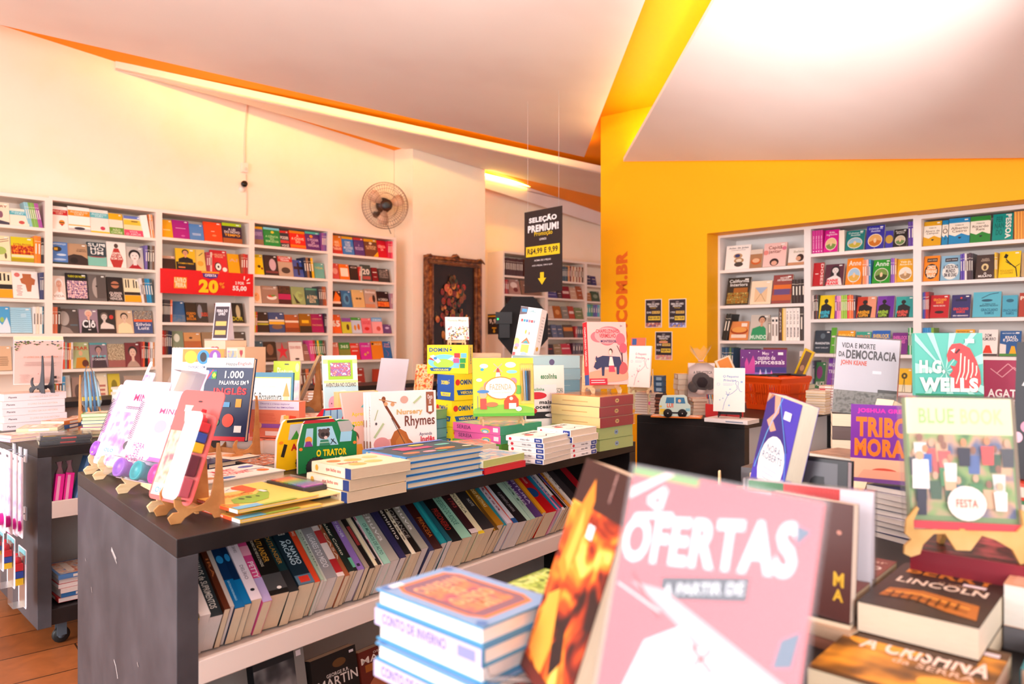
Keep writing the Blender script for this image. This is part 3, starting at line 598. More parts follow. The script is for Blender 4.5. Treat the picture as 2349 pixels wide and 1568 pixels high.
shelf_row('u2', 5, [(S, 121, 150, 862, ['7a9a4a', 'e0603a', '6a4a40', '4a90b8'], ['green book', 'orange book', 'brown book', 'blue book']), (F, 150, 166, 862, 'e8e0d8', 'small white book', []), (F, 168, 196, 866, '9a7a6c', 'brown book', [('e', .5, .5, .3, .25, '5a4640')]), (F, 226, 250, 858, 'f0dcbc', 'cream book with red lines', lines(.3, .7, 3, 'c07060')), (F, 252, 280, 858, 'd9c03a', 'yellow book', [('e', .5, .6, .25, .2, '8a7a20')]), (F, 290, 340, 862, 'b8a090', 'beige book', lines(.3, .7, 3, '6a5040'))])
shelf_row('u3', 0, [
 (F, 371, 398, 505, 'f2ab14', 'plain amber book', lines(.4, .5, 1, 'f8d890')), (F, 398, 437, 507, 'a81a80', 'plain magenta book', lines(.55, .6, 1, 'f0b8e0')+[('e', .6, .15, .12, .05, 'c860a8')]),
 (F, 437, 470, 515, '4f86c4', 'plain blue book', lines(.3, .45, 2, 'b8d0ea')), (F, 470, 511, 511, 'f04818', 'plain vermilion book', lines(.5, .56, 1, 'f8d0b8', .35, .65)+[('e', .55, .3, .12, .05, 'f08858')]),
 (F, 512, 556, 513, '32203a', 'dark purple book with lime top', bands((.85, 1, 'b8d014'), (0, .25, 'a0582a'))+[tx('A LEI\nDO NOVO', .5, .74, 'e8dcd8'), tx('TEMPO', .34, .46, 'f0a81a')])])
shelf_row('u3', 1, [
 (F, 371, 404, 588, '3a221c', 'dark brown squat book', bands((.8, 1, 'c09880'))), (F, 405, 450, 571, 'e6b820', 'yellow book with man in black suit', portrait('e8c050', '2a2020', 'd89870', '221c1e', .5, .82, .13)[1:]+[('r', 0, 0, 1, .38, '241c1c'), tx('O HOMEM E O MUNDO', .28, .35, 'f0c028'), ('r', .1, .1, .45, .16, 'd87a40')]),
 (F, 450, 474, 573, 'eac766', 'pale yellow book with black bird', [('l', [(.4, .7), (.8, .85)], .06, '3a3030'), ('e', .5, .35, .3, .12, 'e0a83a')]), (S, 474, 487, 577, ['a8324a', 'b03a52', 'e8c0b0'], ['wine red book', 'second wine red book', 'pink book']),
 (F, 487, 525, 575, 'd42a30', 'red book with big cartoon eyes', [tx('O MELHOR DE\nPETISCAR', .66, .84, 'f0b890'), ('e', .4, .25, .22, .2, '2a2020'), ('e', .42, .25, .17, .16, 'f8f0e4'), ('e', .42, .25, .06, .06, '2a2020'), ('e', .8, .14, .14, .1, 'f8f0e4')]),
 (F, 526, 553, 583, 'f0a914', 'amber book leaning sideways', [tx('A?', .6, .75, 'd9a890')], 6), (S, 553, 573, 582, ['a0503a', 'c8362e', 'b8302e'], ['brown book', 'red book', 'deeper red book'])])
shelf_row('u3', 3-1, [
 (S, 371, 391, 686, ['3a2a2a']*8, 'thin black and white magazine'), (S, 391, 396, 686, ['e87048'], ['thin orange book']), (F, 396, 428, 692, '2f5d8c', 'deep blue book', [('r', 0, 0, 1, .35, N('3a6a98', '6a7a8c', s=30))]),
 (F, 428, 453, 695, '33261e', 'black book with orange lettering', [tx('CORPO\nSEM\nDOLOR', .1, .5, 'e88a1a', .05, .95, .03)]), (F, 453, 480, 695, '3a3230', 'black book with figurine and red letters', [('e', .3, .55, .2, .35, '8a8e98'), tx('DUDU', .3, .5, 'd84a2a', .4, .98, .04)]),
 (F, 498, 530, 697, '8a2a20', 'dark red book', []), (F, 531, 563, 696, '2c2620', 'black book with bottle', [('e', .6, .55, .16, .35, 'c8b48a'), tx('DOR', .1, .3, 'c8b81e')])])
shelf_row('u3', 3, [
 (S, 372, 395, 757, ['c8321e', '8a2a20', '5a3a2a', '26263e', '1e1e3a'], ['red book', 'dark red book', 'brown book', 'navy book', 'second navy book']), (F, 396, 424, 760, '7f8c70', 'grey-green book', [('e', .45, .7, .25, .18, 'dfe0cc'), tx('COCA', .05, .3, 'e8e0d0', .05, .95, .03)]),
 (F, 425, 465, 763, 'b9683c', 'rusty orange book', [('r', 0, .6, 1, 1, 'd89a60'), tx('ALMA', .05, .28, '5a2e1e', .02, .98, .03), ('e', .4, .75, .1, .05, '5a4030')]), (F, 467, 500, 763, 'a08060', 'tan book', []), (F, 535, 572, 762, '5a4a40', 'brown book', [])])
shelf_row('u4', 0, [
 (F, 583, 606, 520, '6a5a90', 'dusky purple book with amber top', bands((.86, 1, 'f0a81a'), (.02, .3, '8a6a4a'))+[tx('DESPERTE', .5, .7, 'b0a0d0')]), (F, 607, 645, 523, '128a3e', 'green book with pale blue top', bands((.88, 1, '8ad0d8'))+[('e', .55, .76, .1, .07, 'e8d03a'), tx('A CIÊNCIA\nDO\nBEM-ESTAR', .2, .6, 'a8e0a0')]),
 (F, 645, 666, 530, '24323e', 'slate book with red top', bands((.87, 1, 'd8302a'), (.25, .42, 'c83a3a'))+[tx('PODER', .48, .66, 'ece4dc', .05, .95), tx('VOCÊ', .04, .2, 'ece4dc')]), (F, 667, 704, 531, 'e2201c', 'scarlet book with orange top', bands((.86, 1, 'f58a1a'), (.05, .2, 'f07a1e'))+[tx('A\nA CHAVE\nDO', .3, .8, 'f8d8b8')]),
 (F, 704, 738, 532, '5a2a72', 'violet book with mint top', bands((.88, 1, '5ac0a8'))+[('e', .4, .74, .12, .08, 'f0902a'), tx('O PODER\nDA\nVERDADE', .18, .62, 'd8b8d8')]), (S, 738, 755, 533, ['8a4a90', '7a5aa0', '6a4a90'], ['orchid book', 'lilac book', 'purple book at the panel'])])
shelf_row('u4', 1, [
 (F, 583, 608, 584, 'f2cc10', 'bright yellow book with small wasp', [('e', .6, .4, .15, .07, '4a2a10'), ('e', .85, .3, .1, .06, '8a2a10'), tx('CRISTO', .85, .95, '8a6a10')]), (F, 609, 640, 586, '2f2326', 'black book with pale half face', [('e', .6, .52, .25, .3, 'c8a8b0'), ('r', .05, .1, .95, .2, '7a3a3a')]),
 (F, 640, 674, 587, 'b9a088', 'book with red title strips', bands((.7, .95, 'd0382c'))+[tx('CONTRA A\nTIRANIA', .73, .92, 'f0e0d8'), ('e', .5, .28, .3, .15, '4a3a34')]), (F, 675, 700, 597, '3f57a0', 'blue book with black cross', [('r', .1, .45, .95, .62, '2a2030'), ('r', .42, .1, .62, .85, '2a2030')]),
 (S, 700, 722, 591, ['2a2e4a', '9a6a48', '2a2020', 'f0b818'], ['navy slanting book', 'brown slanting book', 'black slanting book', 'yellow slanting book'], -7), (F, 724, 747, 604, '62a8a0', 'small teal book', [tx('VIDA', .6, .75, 'c8c050')])])
shelf_row('u4', 2, [
 (F, 583, 601, 656, 'eec8a8', 'peach book with smiling egg', [('e', .4, .35, .35, .25, 'f0a868'), ('e', .3, .45, .06, .03, '7a4a30')]), (F, 602, 640, 657, 'a07a66', 'brown cookbook with salad', [('e', .6, .35, .3, .14, 'f0e0d0'), ('e', .55, .42, .2, .07, 'c8402a'), ('e', .7, .45, .15, .05, '6a8a3a'), tx('COZINHA', .8, .9, 'd8c0b0')]),
 (F, 641, 671, 656, '4a2026', 'maroon book with pink band', bands((.25, .55, 'b8205a'), (.6, 1, N('6a3a26', '3a2a28', s=50)))), (F, 672, 703, 659, '98a468', 'moss green book with face shape', [('e', .55, .45, .28, .3, 'a8bc70'), ('p', [(.1, .6), (.35, .3), (.6, .05), (.3, .05)], '3a3a2a'), tx('TUDO\nSOBRE\nELA', .35, .6, '6a5a3a', .5, .85)]),
 (F, 704, 733, 661, '3c5a58', 'dark teal book with sandy title', bands((.86, .96, '5aa080'))+[tx('A ÚLTIMA\nGOTA', .12, .6, 'e8d0a8', .08, .92, .03)]), (S, 733, 755, 657, ['4a3e42', '5a4a48', 'a0502e', 'b05a30'], ['charcoal book', 'brown-grey book', 'rust book', 'rust book at the panel'], -5)])
shelf_row('u4', 3, [
 (S, 583, 591, 714, ['e8d02a', 'd0402a'], ['yellow book at the panel', 'thin red book']), (F, 591, 619, 716, '33201c', 'black book with cream and lime strips', bands((.48, .55, 'f0d8b0'), (.36, .44, 'c0b02a'))), (F, 620, 656, 717, '3c4c78', 'night blue book with moonlit boat', bands((.55, .64, 'f0dcc0'), (.4, .54, 'f0b02a'))+[('e', .5, .28, .35, .12, '8a6040'), ('p', [(.5, .8), (.42, .68), (.58, .68)], 'f0e0d0')]),
 (F, 657, 688, 723, 'b4592a', 'burnt orange book with white title strip', bands((.55, .66, 'f6dcc0'), (0, .25, '8a3a1a'))), (F, 689, 716, 720, 'a0600f', 'bronze book with yellow label', [('r', .2, .5, .8, .66, 'f2b81e'), ('r', 0, 0, 1, .35, '3a2a1e')]), (F, 717, 745, 721, 'a81a58', 'raspberry book with gold lines', [tx('O PODER DO', .7, .76, 'e8a070'), tx('FACÍNIO', .35, .46, 'e8a070')]), (S, 745, 756, 718, ['3a2e3a', '5a3a48'], ['dark plum book', 'mauve book at the panel'])])
shelf_row('u4', 4, [
 (F, 583, 608, 783, '4c6674', 'stormy blue book with yellow line', bands((.45, .5, 'e8c030'), (.1, .3, '8a8a7a'))), (F, 609, 636, 784, '42291f', 'dark book with brown face', [('e', .5, .6, .3, .28, '8a5a40'), ('r', 0, .1, 1, .2, '6a4a3a')]), (F, 637, 664, 786, '9a7a70', 'book with large red star', [('p', [(.5, 1), (.62, .66), (.98, .62), (.7, .45), (.82, .12), (.5, .32), (.18, .12), (.3, .45), (.02, .62), (.38, .66)], 'd02a3a')]),
 (F, 665, 697, 784, 'f8ece0', 'white book with red edge and small bird', [('r', 0, 0, .04, 1, 'd03a2a'), ('r', 0, .97, 1, 1, 'd03a2a'), tx('PEQUENA\nHISTÓRIA', .62, .76, 'c84a3a'), ('e', .55, .1, .16, .05, '4a2a1a')]), (F, 698, 714, 790, '9a6e5c', 'brown narrow book', lines(.4, .6, 2, 'e0c0b0')),
 (S, 714, 755, 780, ['e84a90', 'e8508a', 'c8302a', '2a6a4a', 'f0c81e', '2f8a4a', '2a6a40', '7a4a3a'], ['pink book', 'second pink book', 'red slanting book', 'dark green thin book', 'yellow slanting book', 'green slanting book', 'second green slanting book', 'brown book at the panel'], -8)])
shelf_row('u4', 5, [(F, 600, 640, 850, '7a5a4a', 'brown book', []), (S, 690, 755, 845, ['8a5a4a', '6a4a3a', 'e07a4a', '4a4a5a', 'c83a2a', 'f0c040', 'e0d8d0', '5a7a5a'], ['brown book', 'dark brown book', 'orange book', 'slate book', 'red book', 'yellow book', 'white book', 'green book'], -6)])
shelf_row('u5', 0, [
 (F, 763, 787, 536, 'e07a26', 'orange book with red lower half', bands((0, .4, 'c0302a'))+[tx('AMOR,\nVIDA E\nTRABALHO', .2, .7, 'f6d8b0')]), (F, 788, 814, 537, '2a78c0', 'blue book with amber top', bands((.86, 1, 'f6a81a'))+[tx('COMO\nFAZER\nMELHORES\nCOISAS', .15, .75, 'c8e0f0')]), (F, 815, 838, 541, '4a3278', 'indigo book with red top', bands((.86, 1, 'd83a2a'))+[tx('A\nPSICOLOGIA', .3, .65, 'c8b8e0')]),
 (F, 839, 868, 542, '6a4030', 'brown book with gold corner', bands((.84, 1, 'f0a01a'))+[('e', .5, .75, .12, .07, 'f0d8b0'), tx('A CIÊNCIA\nDE FICAR', .4, .64, 'f0c890'), ('p', [(.6, 0), (1, 0), (1, .3)], 'f0b01a')]), (F, 869, 890, 549, 'd0142a', 'crimson book', [tx('CIÊNCIA\nDA', .4, .75, 'f4c8b8')]), (S, 890, 906, 550, ['d83050', 'c82a48', 'e8506a'], ['red book', 'carmine book', 'rose book'])])
shelf_row('u5', 1, [
 (F, 762, 780, 605, 'd0504a', 'coral book with faces', [('e', .5, .5, .35, .2, 'e8a090')]), (F, 781, 804, 607, 'f0741a', 'orange book with white panel', [('r', .1, .2, .9, .75, 'f8e4cc')]), (F, 805, 824, 609, '2c2424', 'black narrow book', [tx('O', .8, .9, 'e0d0c0')]), (S, 824, 831, 611, ['d83a2e', 'c0c0b0'], ['red thin book', 'grey thin book']),
 (F, 831, 855, 608, '47504a', 'grey-green book numbered 20', [tx('20', .4, .75, 'f0e8dc', .15, .85, .03), ('r', .1, .1, .9, .3, 'b05048')]), (F, 856, 869, 615, '7a1420', 'dark crimson narrow book', []), (F, 870, 896, 617, '3a3534', 'charcoal book with grey photo', [('r', .1, .3, .9, .9, N('3a3a3a', '8a8480', s=60))])])
shelf_row('u5', 2, [
 (F, 762, 785, 668, '33181a', 'black and orange book', [('p', [(.1, .3), (.5, 1), (.9, .6), (.8, .3)], 'f0701a'), ('r', .05, .2, .9, .34, 'f0d0b8')]), (F, 786, 810, 667, '2c6a9a', 'blue book with swirling head', [('e', .5, .5, .3, .35, '4a90b8'), ('e', .55, .5, .16, .2, '1e4a70')]), (F, 811, 838, 666, 'd9b274', 'golden beige book', [('e', .4, .5, .12, .06, '6a5030'), ('e', .65, .5, .12, .06, '6a5030')]),
 (F, 839, 867, 664, 'b89c8a', 'taupe book with reclining woman', [tx('Beleza', .78, .9, 'f0e8e0'), ('e', .55, .45, .22, .14, 'd89878'), ('e', .75, .5, .12, .2, '3a2420'), ('r', 0, 0, .8, .2, 'd08860')]), (F, 868, 896, 669, '2a1618', 'black book with glowing red foot', [('r', 0, .1, 1, .4, N('d03a1a', 'f08a2a', s=30)), tx('A CABALA', .45, .6, 'f0e0d0')]), (S, 897, 907, 672, ['b88a98', 'a87a90'], ['mauve book', 'mauve book at the panel'])])
shelf_row('u5', 3, [
 (F, 762, 786, 722, 'f0662a', 'orange book numbered 65', [tx('65', .35, .7, 'fbe8d8', .1, .9, .05)]), (F, 787, 808, 730, 'd0c838', 'yellow-green book with toad figure', bands((.75, 1, '8a4a9a'))+[('e', .6, .4, .15, .2, '5a3a1a')]), (F, 809, 832, 729, 'c8d0e0', 'pale book with green top', bands((.82, 1, '4a9a3a'))+[('e', .35, .35, .12, .18, 'e0902a'), ('e', .7, .4, .13, .2, 'd8702a')]),
 (F, 833, 855, 731, 'f07a80', 'coral pink book with bow', [tx('DOCES', .6, .8, 'd83040'), ('e', .5, .3, .25, .12, 'd02a2a')]), (F, 856, 880, 729, 'f6a8a8', 'pink book with blue top', bands((.75, 1, '6aa8d8'))+[tx('OS BICHOS', .78, .92, 'f0f4f8'), ('e', .6, .3, .2, .15, 'd85a50')]), (F, 881, 900, 745, '6a4a80', 'small purple book', [('e', .5, .6, .25, .12, 'd0c0e0')])])
shelf_row('u5', 4, [
 (F, 762, 780, 786, 'e07a62', 'salmon book numbered 365', [tx('365', .75, .92, 'f6d8c8', .1, .9, .04)]), (F, 781, 806, 786, '8a8a3a', 'olive book numbered 365', bands((.6, 1, '4a8a3a'))+[tx('365', .68, .86, 'd8e8c0', .15, .85, .04)]), (F, 807, 829, 788, 'e83a28', 'red-orange book of cards', [tx('SERENO', .72, .84, 'f6d8c8'), ('r', .2, .5, .8, .56, 'f6d8c8')]),
 (F, 830, 855, 786, 'd82a98', 'fuchsia book with flowers', [tx('OXUMARÉ', .74, .86, 'f6c8e0'), ('e', .4, .3, .12, .08, 'f0b040'), ('e', .65, .4, .1, .07, 'f0a060')]), (F, 856, 882, 783, 'f28a18', 'orange book with black dot', [tx('CACÁ', .78, .9, 'fbe0a8'), ('e', .12, .85, .1, .06, '2a1a10')]), (F, 883, 905, 784, '2f6aa8', 'blue book with red script', [tx('Vida\nPlena', .65, .9, 'e8a0a0'), ('l', [(.3, .5), (.6, .3), (.4, .15)], .05, 'b05a8a')])])
shelf_row('u5', 5, [(F, 800, 840, 845, 'a83a30', 'dark red book', []), (S, 870, 905, 845, ['d84a2a', '3a3a3a', '2a6a4a', 'c03a2a'], ['orange-red book', 'black book', 'green book', 'red book'])])
# ---- right-hand niche
shelf_row('r1', 0, [
 (F, 1662, 1718, 563, 'fbf0e8', 'white jewellery book with watch cases', [tx('Atlas de Joias', .84, .92, '3a3a50', .1, .9, .02), tx('CONTEMPORÂNEO', .78, .82, '8a8a90', .2, .8), ('e', .5, .55, .18, .11, 'c09a70'), ('e', .48, .56, .11, .07, '3a3f70'), ('e', .55, .36, .2, .11, 'b08a60'), ('e', .55, .36, .12, .07, 'e8d8c0'), ('e', .55, .2, .18, .1, '4a4038')]),
 (F, 1719, 1748, 573, 'b0805a', 'tan cookery book with bowl', [('e', .5, .35, .4, .18, 'd0642a'), ('e', .5, .4, .3, .12, 'e8b890'), ('r', 0, .75, 1, 1, 'e0d0c0')]),
 (F, 1749, 1801, 558, 'f4c8c0', 'pink book with script title and dark-haired girl', [tx('Capitã\njantar', .52, .88, '8a4030', .2, .8, .015), ('e', .5, .18, .2, .16, '3a2220'), ('e', .5, .14, .13, .1, 'e0a890'), ('e', .1, .6, .12, .1, 'e88a80'), ('e', .9, .75, .1, .08, 'e07a90')]),
 (F, 1806, 1848, 570, 'f0e6dc', 'pale book with woman resting on her arms', [tx('Beleza', .72, .86, 'b0a890', .3, .95), ('e', .7, .42, .22, .22, '3a2420'), ('e', .6, .38, .15, .13, 'd8a080'), ('r', 0, 0, 1, .16, 'c8906a')])])
shelf_row('r1', 1, [
 (F, 1663, 1718, 637, '3e342c', 'dark interiors book with lit room', [tx('California\nInteriors', .68, .93, 'f0ece6', .08, .92, .02), ('r', .05, .05, .95, .45, N('5a3a1a', 'c07a2a', '4a6a3a', 'e0b060', s=50)), ('r', .3, .45, .9, .62, 'a8642a')]),
 (F, 1719, 1768, 645, 'f3dcbc', 'cream book with framed mountain drawing', [('r', .2, .1, .8, .72, 'e8c49a'), ('p', [(.2, .72), (.8, .72), (.5, .42)], 'a8b8d0'), ('l', [(.25, .1), (.5, .45), (.75, .1)], .02, 'b08a60')]),
 (F, 1769, 1815, 631, '9a4a44', 'maroon book with woven colour blocks', [('r', .05, .5, .95, .65, 'e0702a'), ('r', .1, .3, .9, .5, '6a5080'), ('r', 0, .1, 1, .3, 'c06038'), tx('HOTÉIS\nARTESANAIS', .78, .94, 'f0e4dc', .2, .95, .03)]),
 (S, 1816, 1849, 640, ['3a2018', '3e241a', '3a2018', '33201a'], 'tall dark brown spine')])
shelf_row('r1', 2, [
 (S, 1650, 1668, 722, ['2a2824', '33302c'], ['black book leaning inward', 'second black book leaning inward'], 12), (F, 1672, 1716, 738, 'e0884a', 'orange cookbook with pizza', [('e', .5, .5, .46, .2, 'a8401a'), ('e', .5, .55, .4, .15, 'e8a050'), ('r', .1, .12, .9, .3, 'f0dcc8'), ('r', .6, .72, .9, .9, 'f4e4d4')]),
 (F, 1717, 1760, 723, 'cfc4b8', 'cookbook with smiling man in green shirt', portrait('cfc4b8', '2c1e1c', 'd8a080', '2f9a64', .62, .8, .15)[1:]+[tx('MUNDO', .04, .2, 'd8f0e0', .08, .95, .03)]),
 (S, 1761, 1785, 727, ['a09488', ('f6ece2', [('r', .2, .8, .8, .9, '2a2a2a'), ('r', .3, .2, .7, .7, '8a7a70')]), ('f6ece2', [('r', .2, .8, .8, .9, '2a2a2a'), ('r', .3, .2, .7, .7, '8a7a70')])], ['grey-brown book', 'white book with black label', 'second white book with black label']),
 (S, 1786, 1843, 704, [('5a3a30', [sp_title('ANOS', 'e0d0c0')]), ('f8d8a0', [('r', 0, 0, .3, 1, 'f0c020')])]+[('fbf2ea', [sp_title('MODA', '4a3030', .1, .4, .04), sp_title('a vida na', '8a7a70', .5, .9)])]*4+['4a3a32'], ['dark brown tall book', 'yellow-edged tall book', 'white fashion book beside the yellow edge', 'second white fashion book', 'third white fashion book', 'last white fashion book', 'dark slim book at the panel'])])
shelf_row('r1', 3, [
 (S, 1647, 1682, 796, ['3a5a78', '34506c', '40648a', '2f4a60', '5a7a50', '2a4a6a'], ['steel blue book', 'darker blue book', 'mid blue book', 'petrol book', 'moss book', 'navy book']), (F, 1700, 1740, 800, '4a4440', 'dark grey book', []), (F, 1745, 1800, 798, '9a4a3a', 'brick book', []), (F, 1829, 1849, 806, 'f0e2d8', 'white book with red and black figure', [tx('DAN', .62, .78, '3a3a3a', .05, .95, .03), ('e', .5, .48, .3, .1, 'c04030'), ('e', .5, .25, .3, .1, 'c04030')])])
def mag(c1): return (c1, [sp_title('Rilla de Ingleside', 'f8d0e8', .2, .75), ('e', .5, .1, .3, .02, 'f8d0e8')])
shelf_row('r2', 0, [
 (S, 1857, 1887, 526, [mag('d0148a')]*4, 'magenta spine with white script'), (F, 1888, 1922, 520, 'd8188e', 'magenta book with oval picture', oval('d8188e', 'Rilla\nIngleside', 'f8e0ee', 'e8c890', '7a9a4a')), (S, 1924, 1937, 528, [('f3e4d2', [])], ['cream page block turned outward']),
 (F, 1938, 1982, 530, '1a7c78', 'dark teal book with oval landscape', oval('1a7c78', 'Crônicas de\nAvonlea', 'e0f0ea', '9ac0d0', 'c0b040')), (F, 1985, 2028, 518, '34309c', 'indigo book with oval landscape', oval('34309c', 'Crônicas de\nAvonlea', 'e0e0f8', 'e0a860', 'c8701e')), (F, 2030, 2048, 530, '3f3aa8', 'indigo book slipping sideways', [('e', .5, .5, .5, .25, 'c8a040')], 10),
 (F, 2049, 2080, 527, '2a2624', 'black book with oval girl picture', oval('2a2624', 'Poemas\nBlythe', 'e8e0d8', 'd0c0a0', '6a8a50')), (S, 2083, 2096, 508, ['5a2a9a', '6a34a8'], ['violet upright book', 'violet book at the panel'])])
shelf_row('r2', 1, [
 (F, 1858, 1888, 604, 'b8141e', 'red book with vertical title', [('v', 'DOSES', .7, .05, .95, .95, 'f0c8c0', .03), ('r', .2, .5, .5, .54, 'f0c8c0')]), (F, 1890, 1934, 607, '5a2a3a', 'book with monochrome girl and red title', portrait('6a3040', '2a2226', 'e0d8d4', 'e8e0dc', .55, .72, .17, True)[1:]+[tx('ANNE\nFRANK', .02, .3, 'e8202e', .08, .8, .05)]),
 (F, 1938, 1976, 593, 'f58a1e', 'orange book with oval meadow', oval('f58a1e', 'Anne', 'fdf0e0', 'a8c8e0', 'e0b050')), (S, 1978, 1997, 594, ['f09048', 'e88a60', 'f0b8b0', '2f8ac0'], ['orange book beside the meadow oval', 'salmon book', 'pale pink book', 'blue book before the green oval']),
 (F, 1999, 2041, 596, '2f9a2a', 'green book with oval tree picture', oval('2f9a2a', 'Anne', 'f0f8e8', '7a9a4a', '3a4a20')), (S, 2043, 2056, 591, ['8a4ab0', '9a5ac0', 'e0a040'], ['purple book', 'lilac book', 'amber slim book']), (F, 2057, 2095, 595, 'e8a812', 'golden book with oval of deer', oval('e8a812', 'Vale do\nArco-Íris', 'fdf4d8', 'e8e0d0', 'b08a60'))])
def lupin(bg, wall, l1, c1): return [('r', 0, 0, 1, 1, bg), ('r', 0, 0, .55, 1, wall), ('e', .42, .74, .13, .1, '1e1a1c'), ('p', [(.05, 0), (.12, .55), (.42, .66), (.8, .5), (.75, 0)], '1e1a1c'), tx(l1+'\nLUPIN', .04, .36, c1, .05, .68, .05)]
shelf_row('r2', 2, [
 (S, 1858, 1877, 676, ['f0e0d8', '5a3028', '3a2a26', '8a3a2a', '2a3a48'], ['white book at the panel', 'brown book', 'black-brown book', 'brick book', 'slate book']), (F, 1878, 1914, 678, 'f0cc0a', 'yellow book with dark bust silhouette', lupin('f0cc0a', 'f0cc0a', 'ARSÈNE', '3ac0d8')),
 (S, 1915, 1962, 676, ['9a3a9a', 'f08ab8', 'f4a0c0', 'a8cc3a', '98c030', '9ac838', 'e83a3a', 'f0803a', 'e86a2a', '5a4050'], ['purple book', 'pink book', 'light pink book', 'lime book', 'green book', 'second lime book', 'red book', 'orange book', 'deep orange book', 'plum book']),
 (F, 1964, 2008, 682, 'd05030', 'rust book with dark bust silhouette', lupin('e89a78', 'c83a22', 'ARSÈNE', 'f0a81a')), (F, 2010, 2050, 680, '6a2a9a', 'purple book with dark bust silhouette', lupin('6a2a9a', '7a3aa8', 'ARSÈNE', 'a8d040')), (F, 2053, 2096, 681, '2a9a98', 'turquoise book with dark bust silhouette', lupin('2a9a98', '30a8a0', 'ARSÈNE', 'e85a4a'))])
shelf_row('r2', 3, [
 (F, 1866, 1903, 759, '2c3844', 'slate book with gothic white title', [tx('FRANKENSTEIN', .38, .48, 'e0e4e8', .05, .95, .03), tx('MARY SHELLEY', .2, .26, 'c0c8d0'), ('e', .5, .75, .15, .12, '5a6a74')]), (F, 1904, 1917, 752, '58a828', 'green slim book', []), (F, 1918, 1958, 759, 'f0a014', 'amber detective book', [tx('SHERLOCK\nHOLMES', .5, .85, 'f8d870', .05, .95, .04)]),
 (F, 1960, 1996, 762, '3aa890', 'sea green detective book', [tx('SHERLOCK\nHOLMES', .5, .85, 'e88a70', .05, .95, .04)]), (F, 1998, 2040, 759, '1f62b8', 'royal blue detective book', [tx('SHERLOCK\nHOLMES', .5, .85, 'f0c850', .05, .95, .04)]), (F, 2044, 2081, 764, '7a2a84', 'plum detective book', [tx('SHERLOCK\nHOLMES', .5, .85, 'e070b8', .05, .95, .04)]), (S, 2083, 2097, 751, ['2a9a4a', 'd0e8d0', '2a9a4a', '38a050'], ['green book', 'white-green book', 'second green book', 'light green book at the panel'])])
shelf_row('r2', 4, [(S, 1858, 1868, 826, ['8a9ab0', '6a4a7a', '4a4a5a'], ['grey-blue book', 'purple book', 'slate book']), (F, 1868, 1891, 832, '3a7a4a', 'green and purple tale book', [('e', .4, .6, .3, .25, '8a3a7a'), tx('ALICE', .08, .25, 'f0e8e0', .05, .95, .03)]), (F, 1895, 1926, 800, '8a4ab8', 'purple book with white serif title', [tx('MACHADO', .72, .84, 'f4ecf8', .05, .98, .02), tx('TRISTE', .5, .62, 'f4ecf8', .05, .98, .02), ('r', .3, .3, .7, .33, 'c8a0e0')]), (F, 2056, 2092, 846, 'f4c020', 'yellow book with windmill', [('r', 0, 0, 1, .3, 'f0e8c8'), ('l', [(.4, 0), (.48, .6)], .03, '5a4a20'), ('l', [(.56, 0), (.48, .6)], .03, '5a4a20'), ('e', .48, .68, .2, .13, '5a4a20'), ('e', .48, .68, .06, .05, 'f4c020')])])
shelf_row('r2', 5, [(F, 2052, 2090, 926, 'a81a20', 'red and black book', [tx('WALD', .3, .8, 'f0e0d8', .4, .95, .04), ('e', .3, .5, .2, .2, '2a1a1a')])])
def poet(c1, nm): return [('r', 0, .3, 1, .82, 'f6ead8'), ('p', [(0, .82), (.5, .9), (1, .8), (1, 1), (0, 1)], c1), ('p', [(0, .38), (.3, .3), (.6, .4), (1, .28), (1, 0), (0, 0)], c1), tx('POEMAS DE', .7, .75, '8a7a60', .3, .7), tx(nm, .45, .66, '6a4a30', .1, .9, .01), ('p', [(.45, .26), (.62, .26), (.56, .2), (.48, .2)], '2a2a30')]
shelf_row('r3', 0, [
 (F, 2112, 2158, 509, 'e8a818', 'yellow and white poetry book', poet('e0a412', 'Álvaro de\nCampos')), (F, 2159, 2174, 506, '3a96b8', 'blue poetry book half covered', poet('1f86b8', 'O')), (F, 2175, 2224, 500, '2a96c4', 'blue and white poetry book', poet('1f8ac0', 'Alberto\nCaeiro')), (F, 2225, 2272, 495, '3a9a3a', 'green and white poetry book', poet('2f8a34', 'Ricardo\nReis')),
 (F, 2275, 2324, 489, '109488', 'teal book with huge split lettering', [tx('FER\nNAN\nDO', .2, .9, '0a6a64', .1, .55, .02), ('v', 'PESSOA', .62, .05, .9, .97, 'f0ece0', .04)]), (S, 2326, 2380, 483, [('f2a21e', [('r', 0, 0, .2, 1, 'c86a10')])]*8, 'orange spine at the frame edge')])
